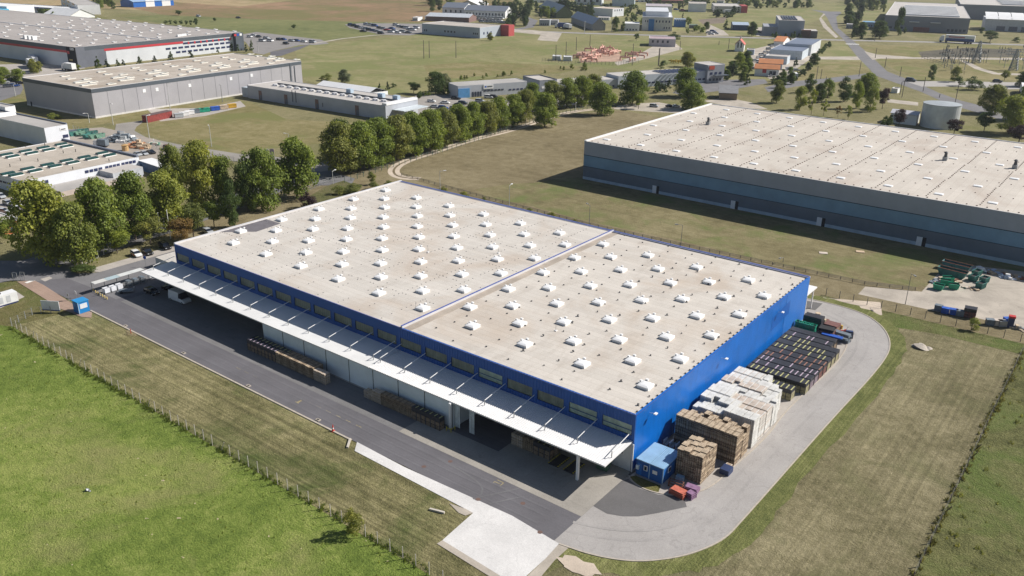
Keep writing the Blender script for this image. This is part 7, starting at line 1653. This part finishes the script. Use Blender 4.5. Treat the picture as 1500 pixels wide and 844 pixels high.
lorry(829, 42, math.radians(150), 'white rounded lorry beside the white and blue one', 1.3, whitew, L=8)
lorry(1162, 116, math.radians(120), 'white lorry at the dealer entrance', 1.1, whitew, L=6)
# blue shed and white strip beside the workshop, scrap yard things
def wbox(label, px0, py0, px1, py1, wid, h, mt, top, name, cat, z=0):
    a, b = G(px0, py0), G(px1, py1); d = b - a; L = d.length; t = thing(name, label, cat, tuple(a), math.atan2(d.y, d.x))
    m = MB(); m.box(0, 0, z, L, wid, h, mt); m.build('wall', t)
    m = MB(); m.box(-.1, -.1, h, L + .1, wid + .1, h + .15, top); m.build('roof', t); return t
wbox('long dark blue open shed with white roof beside the workshop', 205, 249, 243, 262, 5, 3.4, M('deep blue shed', (.02, .07, .15), .5), whitew, 'shed', 'shed')
wbox('rusty red row of containers beside the loop road', 217, 180, 253, 172, 3.4, 3.0, M('rusty container red', (.22, .035, .03), .6, .3, 1), M('container top', (.12, .08, .08), .8), 'container_row', 'containers')
for k, (px, py, c, n_) in enumerate(((262, 172, CP['silver'], 'silver'), (270, 170, white, 'white'), (278, 168, white, 'white'), (286, 166, slate, 'slate'), (293, 165, grn, 'dark green'), (301, 164, grn, 'green'), (315, 162, bluet, 'blue'), (328, 160, woodl, 'pale'), (340, 158, M('digger yellow', (.5, .3, .03), .6), 'yellow'))):
    p = G(px, py); piece('storage_container', f'{n_} container or skip in the row by the loop road, {ORD(k)} from the left', 'container', lambda m: [m.box(-2, -1.1, .2, 2, 1.1, 1.8, c), m.box(-2.1, -1.2, 1.7, 2.1, 1.2, 1.95, c), m.box(-1.8, -1, 0, -1.4, 1, .2, dark), m.box(1.4, -1, 0, 1.8, 1, .2, dark)], (p.x, p.y, 0), 1.3, 'container row by the loop road')
lg = M('pale green skip', (.14, .27, .2), .6, .2)
for k, (px, py, c) in enumerate(sorted(((104, 197, slate), (109, 199, teal), (116, 198, lg), (125, 199, lg), (130, 202, teal), (139, 203, lg), (146, 202, lg), (122, 195, teal), (135, 198, teal)), key=lambda q: q[0])):
    p = G(px, py); piece('waste_skip', f'green or grey skip in the scrap yard, {ORD(k)} from the left', 'skip', lambda m: [m.face([(-1.8, s * 1.0, .1), (1.8, s * 1.0, .1), (2.4, s * 1.0, 1.7), (-2.4, s * 1.0, 1.7)][::s], c) for s in (1, -1)] + [m.face([(-1.8, -1, .1), (-1.8, 1, .1), (-2.4, 1, 1.7), (-2.4, -1, 1.7)], c), m.face([(1.8, -1, .1), (1.8, 1, .1), (2.4, 1, 1.7), (2.4, -1, 1.7)], c), m.box(-1.9, -.95, .1, 1.9, .95, 1.1, c)], (p.x, p.y, 0), 1.4 + .2 * (k % 3), 'skips in the scrap yard')
heap('scrap_heap', 178, 205, 7, 5, 3.5, [slate, greymetal, M('pale grey scrap', (.35, .37, .38), .7), white], 120, 'large grey heap of scrap frames behind the lorry', 'scrap', (1.0, 2.6))
heap('timber_heap', 205, 215, 6, 3.2, 2.6, [wood, woodl, cardb, M('orange brown timber', (.5, .22, .1), .8)], 70, 'stacked brown timber and pallets next to the scrap heap', 'timber', (1.0, 2.4))
heap('scrap_heap', 224, 212, 3, 2, 2.0, [lg, wpd, white], 24, 'pale green stacked crates at the end of the timber', 'crates', (1.0, 2.0))
piece('storage_tank', 'ochre yellow upright tank at the end of the timber heap', 'tank', lambda m: [m.tube((0, 0, 0), (0, 0, 2.3), 1.3, 1.2, 12, M('ochre', (.45, .28, .12), .7)), m.tube((0, 0, 2.3), (0, 0, 2.6), 1.5, .5, 12, M('ochre', (.5, .3, .1), .7))], tuple(G(184, 221)))
for k, (px, py) in enumerate(((12, 300), (24, 302), (5, 312), (30, 308))):
    p = G(px, py); car(px, py, .3 * k, 'hatch', 'white' if k % 2 else 'silver', f'pale car behind the largest tree, {ORD(k)} from the left edge', 'cars behind the largest tree', False)
# pipe station and electricity substation
pk = M('salmon pipe paint', (.6, .34, .27), .5, .15, .5); r = random.Random(14)
for k in range(30):
    px, py = r.uniform(848, 905), r.uniform(72, 91)
    if k > 24: px, py = r.uniform(912, 938), r.uniform(80, 93)
    o = G(px, py); a = r.choice((.1, 1.67, .1)); L = r.uniform(5, 14)
    piece('pipe_section', 'salmon coloured raised pipe with a valve wheel on the pink gravel of the pipe station', 'pipe', lambda m: [m.tube((-L / 2, 0, 2.2), (L / 2, 0, 2.2), .55, .55, 8, pk), m.tube((-L / 2, 0, 2.2), (-L / 2, 0, 0), .55, .55, 8, pk), m.tube((L / 2, 0, 2.2), (L / 2, 0, 0), .55, .55, 8, pk), m.tube((0, 0, 2.2), (0, 0, 3.4), .6, .4, 8, pk), m.tube((0, -.2, 3.4), (0, .2, 3.4), .7, .7, 8, pk)], (o.x, o.y, 0), a, 'salmon pipes of the pipe station')
for k in range(5):
    o = G(983 + k * 3.5, 92 + (k % 2)); piece('gas_valve', f'small yellow valve assembly in the grass, {ORD(k)} from the left', 'valve', lambda m: [m.tube((-2, 0, 1.5), (2, 0, 1.5), .5, .5, 6, M('yellow paint', (.55, .38, .05), .5)), m.tube((0, 0, 0), (0, 0, 2.4), .4, .4, 6, M('yellow paint', (.55, .38, .05), .5))], (o.x, o.y, 0), .3, 'yellow valves')
steelp = M('galvanised lattice', (.26, .28, .29), .5, .15)
for k in range(44):
    px, py = r.uniform(1378, 1500), r.uniform(80, 103)
    if k < 12: px, py = 1378 + k * 5, 91 + r.uniform(-1, 1)
    o = G(px, py); h = r.uniform(4, 8)
    piece('insulator_post', 'slim grey substation post with cross arm and three dark insulators', 'post', lambda m: [m.tube((0, 0, 0), (0, 0, h), .22, .16, 5, steelp), m.box(-2.2, -.2, h - .3, 2.2, .2, h, steelp), m.tube((-2, 0, h), (-2, 0, h + 1.8), .3, .15, 5, darkmetal), m.tube((2, 0, h), (2, 0, h + 1.8), .3, .15, 5, darkmetal), m.tube((0, 0, h), (0, 0, h + 1.8), .3, .15, 5, darkmetal)], (o.x, o.y, 0), r.uniform(0, 3), 'substation posts')
for px, py, ty, l in ((1430, 92, 60, 'tall lattice pylon in the middle of the substation'), (1484, 103, 72, 'stout lattice pylon with arms at the right of the substation')):
    o = G(px, py); h = hgt(o, ty); t = thing('pylon', l, 'pylon', (o.x, o.y, 0)); w0 = 2.6
    for sx in (-1, 1):
        for sy in (-1, 1): m = MB(); m.tube((sx * w0, sy * w0, 0), (sx * .5, sy * .5, h), .3, .2, 4, steelp); m.build('leg', t)
    m = MB(); n = 8
    for i in range(n):
        z0, z1 = h * i / n, h * (i + 1) / n; a, b = w0 + (.5 - w0) * i / n, w0 + (.5 - w0) * (i + 1) / n
        m.tube((-a, -a, z0), (b, -b, z1), .18, .18, 4, steelp); m.tube((a, -a, z0), (-b, -b, z1), .18, .18, 4, steelp); m.tube((a, -a, z0), (b, b, z1), .18, .18, 4, steelp); m.tube((-b, -b, z1), (b, -b, z1), .18, .18, 4, steelp)
    m.build('bracing', t)
    for z in ((.72, .86, .97) if '1484' in str(px) or px > 1450 else (.9,)): m = MB(); m.box(-7, -.3, h * z, 7, .3, h * z + .4, steelp); m.build('cross_arm', t)
piece('plastic_bag', 'small crumpled silvery bag lying in the green meadow', 'bag', lambda m: [m.tube((0, 0, 0), (.05, 0, .22), .2, .3, 8, greymetal), m.tube((.05, 0, .22), (.1, .1, .3), .3, .08, 8, greymetal), m.tube((.4, .15, 0), (.42, .15, .16), .2, .08, 7, greymetal)], tuple(G(128, 719)))
for k, (px, py) in enumerate(((1206, 371), (1260, 369))):
    p = G(px, py); piece('pallet_board', f'pale board lying on the lawn, {("left", "right")[k]} one', 'board', lambda m: m.box(-1.1, -.8, 0, 1.1, .8, .14, [wpd, cardb][k]), (p.x, p.y, 0), .4, 'boards on the lawn')
# ------------------------------------------------------------------ light, sky, camera
SUNV = Vector((10.39, 13.22, 13.5)).normalized()
elev = math.asin(SUNV.z); azi = math.atan2(SUNV.x, SUNV.y)
w = bpy.data.worlds.new('World'); sc.world = w; w.use_nodes = True
nt = w.node_tree; bg = nt.nodes['Background']
sky = nt.nodes.new('ShaderNodeTexSky'); sky.sky_type = 'NISHITA'; sky.sun_disc = False
sky.sun_elevation = elev; sky.sun_rotation = azi; sky.altitude = 200; sky.air_density = 1.0; sky.dust_density = 1.2
nt.links.new(sky.outputs[0], bg.inputs[0]); bg.inputs[1].default_value = .056
ld = bpy.data.lights.new('sun', 'SUN'); ld.energy = 5.0; ld.angle = math.radians(.5); ld.color = (1, .955, .89)
lo = bpy.data.objects.new('sun', ld); COL.objects.link(lo); lo.rotation_euler = SUNV.to_track_quat('Z', 'Y').to_euler(); lo.location = (0, 0, 200)
cd = bpy.data.cameras.new('camera'); cam = bpy.data.objects.new('camera', cd); COL.objects.link(cam)
cd.sensor_width = 36; cd.lens = 36 * F / 1500; cd.clip_start = 1; cd.clip_end = 20000
from mathutils import Matrix
R3 = Matrix((RX, UX, -_fw)).transposed()
cam.matrix_world = Matrix.Translation(CAM) @ R3.to_4x4()
sc.camera = cam
sc.render.engine = 'CYCLES'
sc.view_settings.view_transform = 'Standard'; sc.view_settings.look = 'None'; sc.view_settings.gamma = 1; sc.view_settings.use_curve_mapping = False
sc.view_settings.exposure = 0.36

hz = MB(); hz.box(-3200, -400, -1.0, 2200, 6000, 95, None)
me = bpy.data.meshes.new('haze'); me.from_pydata(hz.v, [], hz.f)
hm = bpy.data.materials.new('thin haze'); hm.use_nodes = True; ht = hm.node_tree; ht.nodes.remove(ht.nodes['Principled BSDF'])
pv = ht.nodes.new('ShaderNodeVolumePrincipled'); pv.inputs['Density'].default_value = .00006; pv.inputs['Color'].default_value = (.82, .89, 1, 1); pv.inputs['Anisotropy'].default_value = .2
ht.links.new(pv.outputs[0], ht.nodes['Material Output'].inputs['Volume']); me.materials.append(hm)
ho = bpy.data.objects.new('haze', me); COL.objects.link(ho); tag(ho, 'thin summer haze over the far fields', None, None, 'stuff')
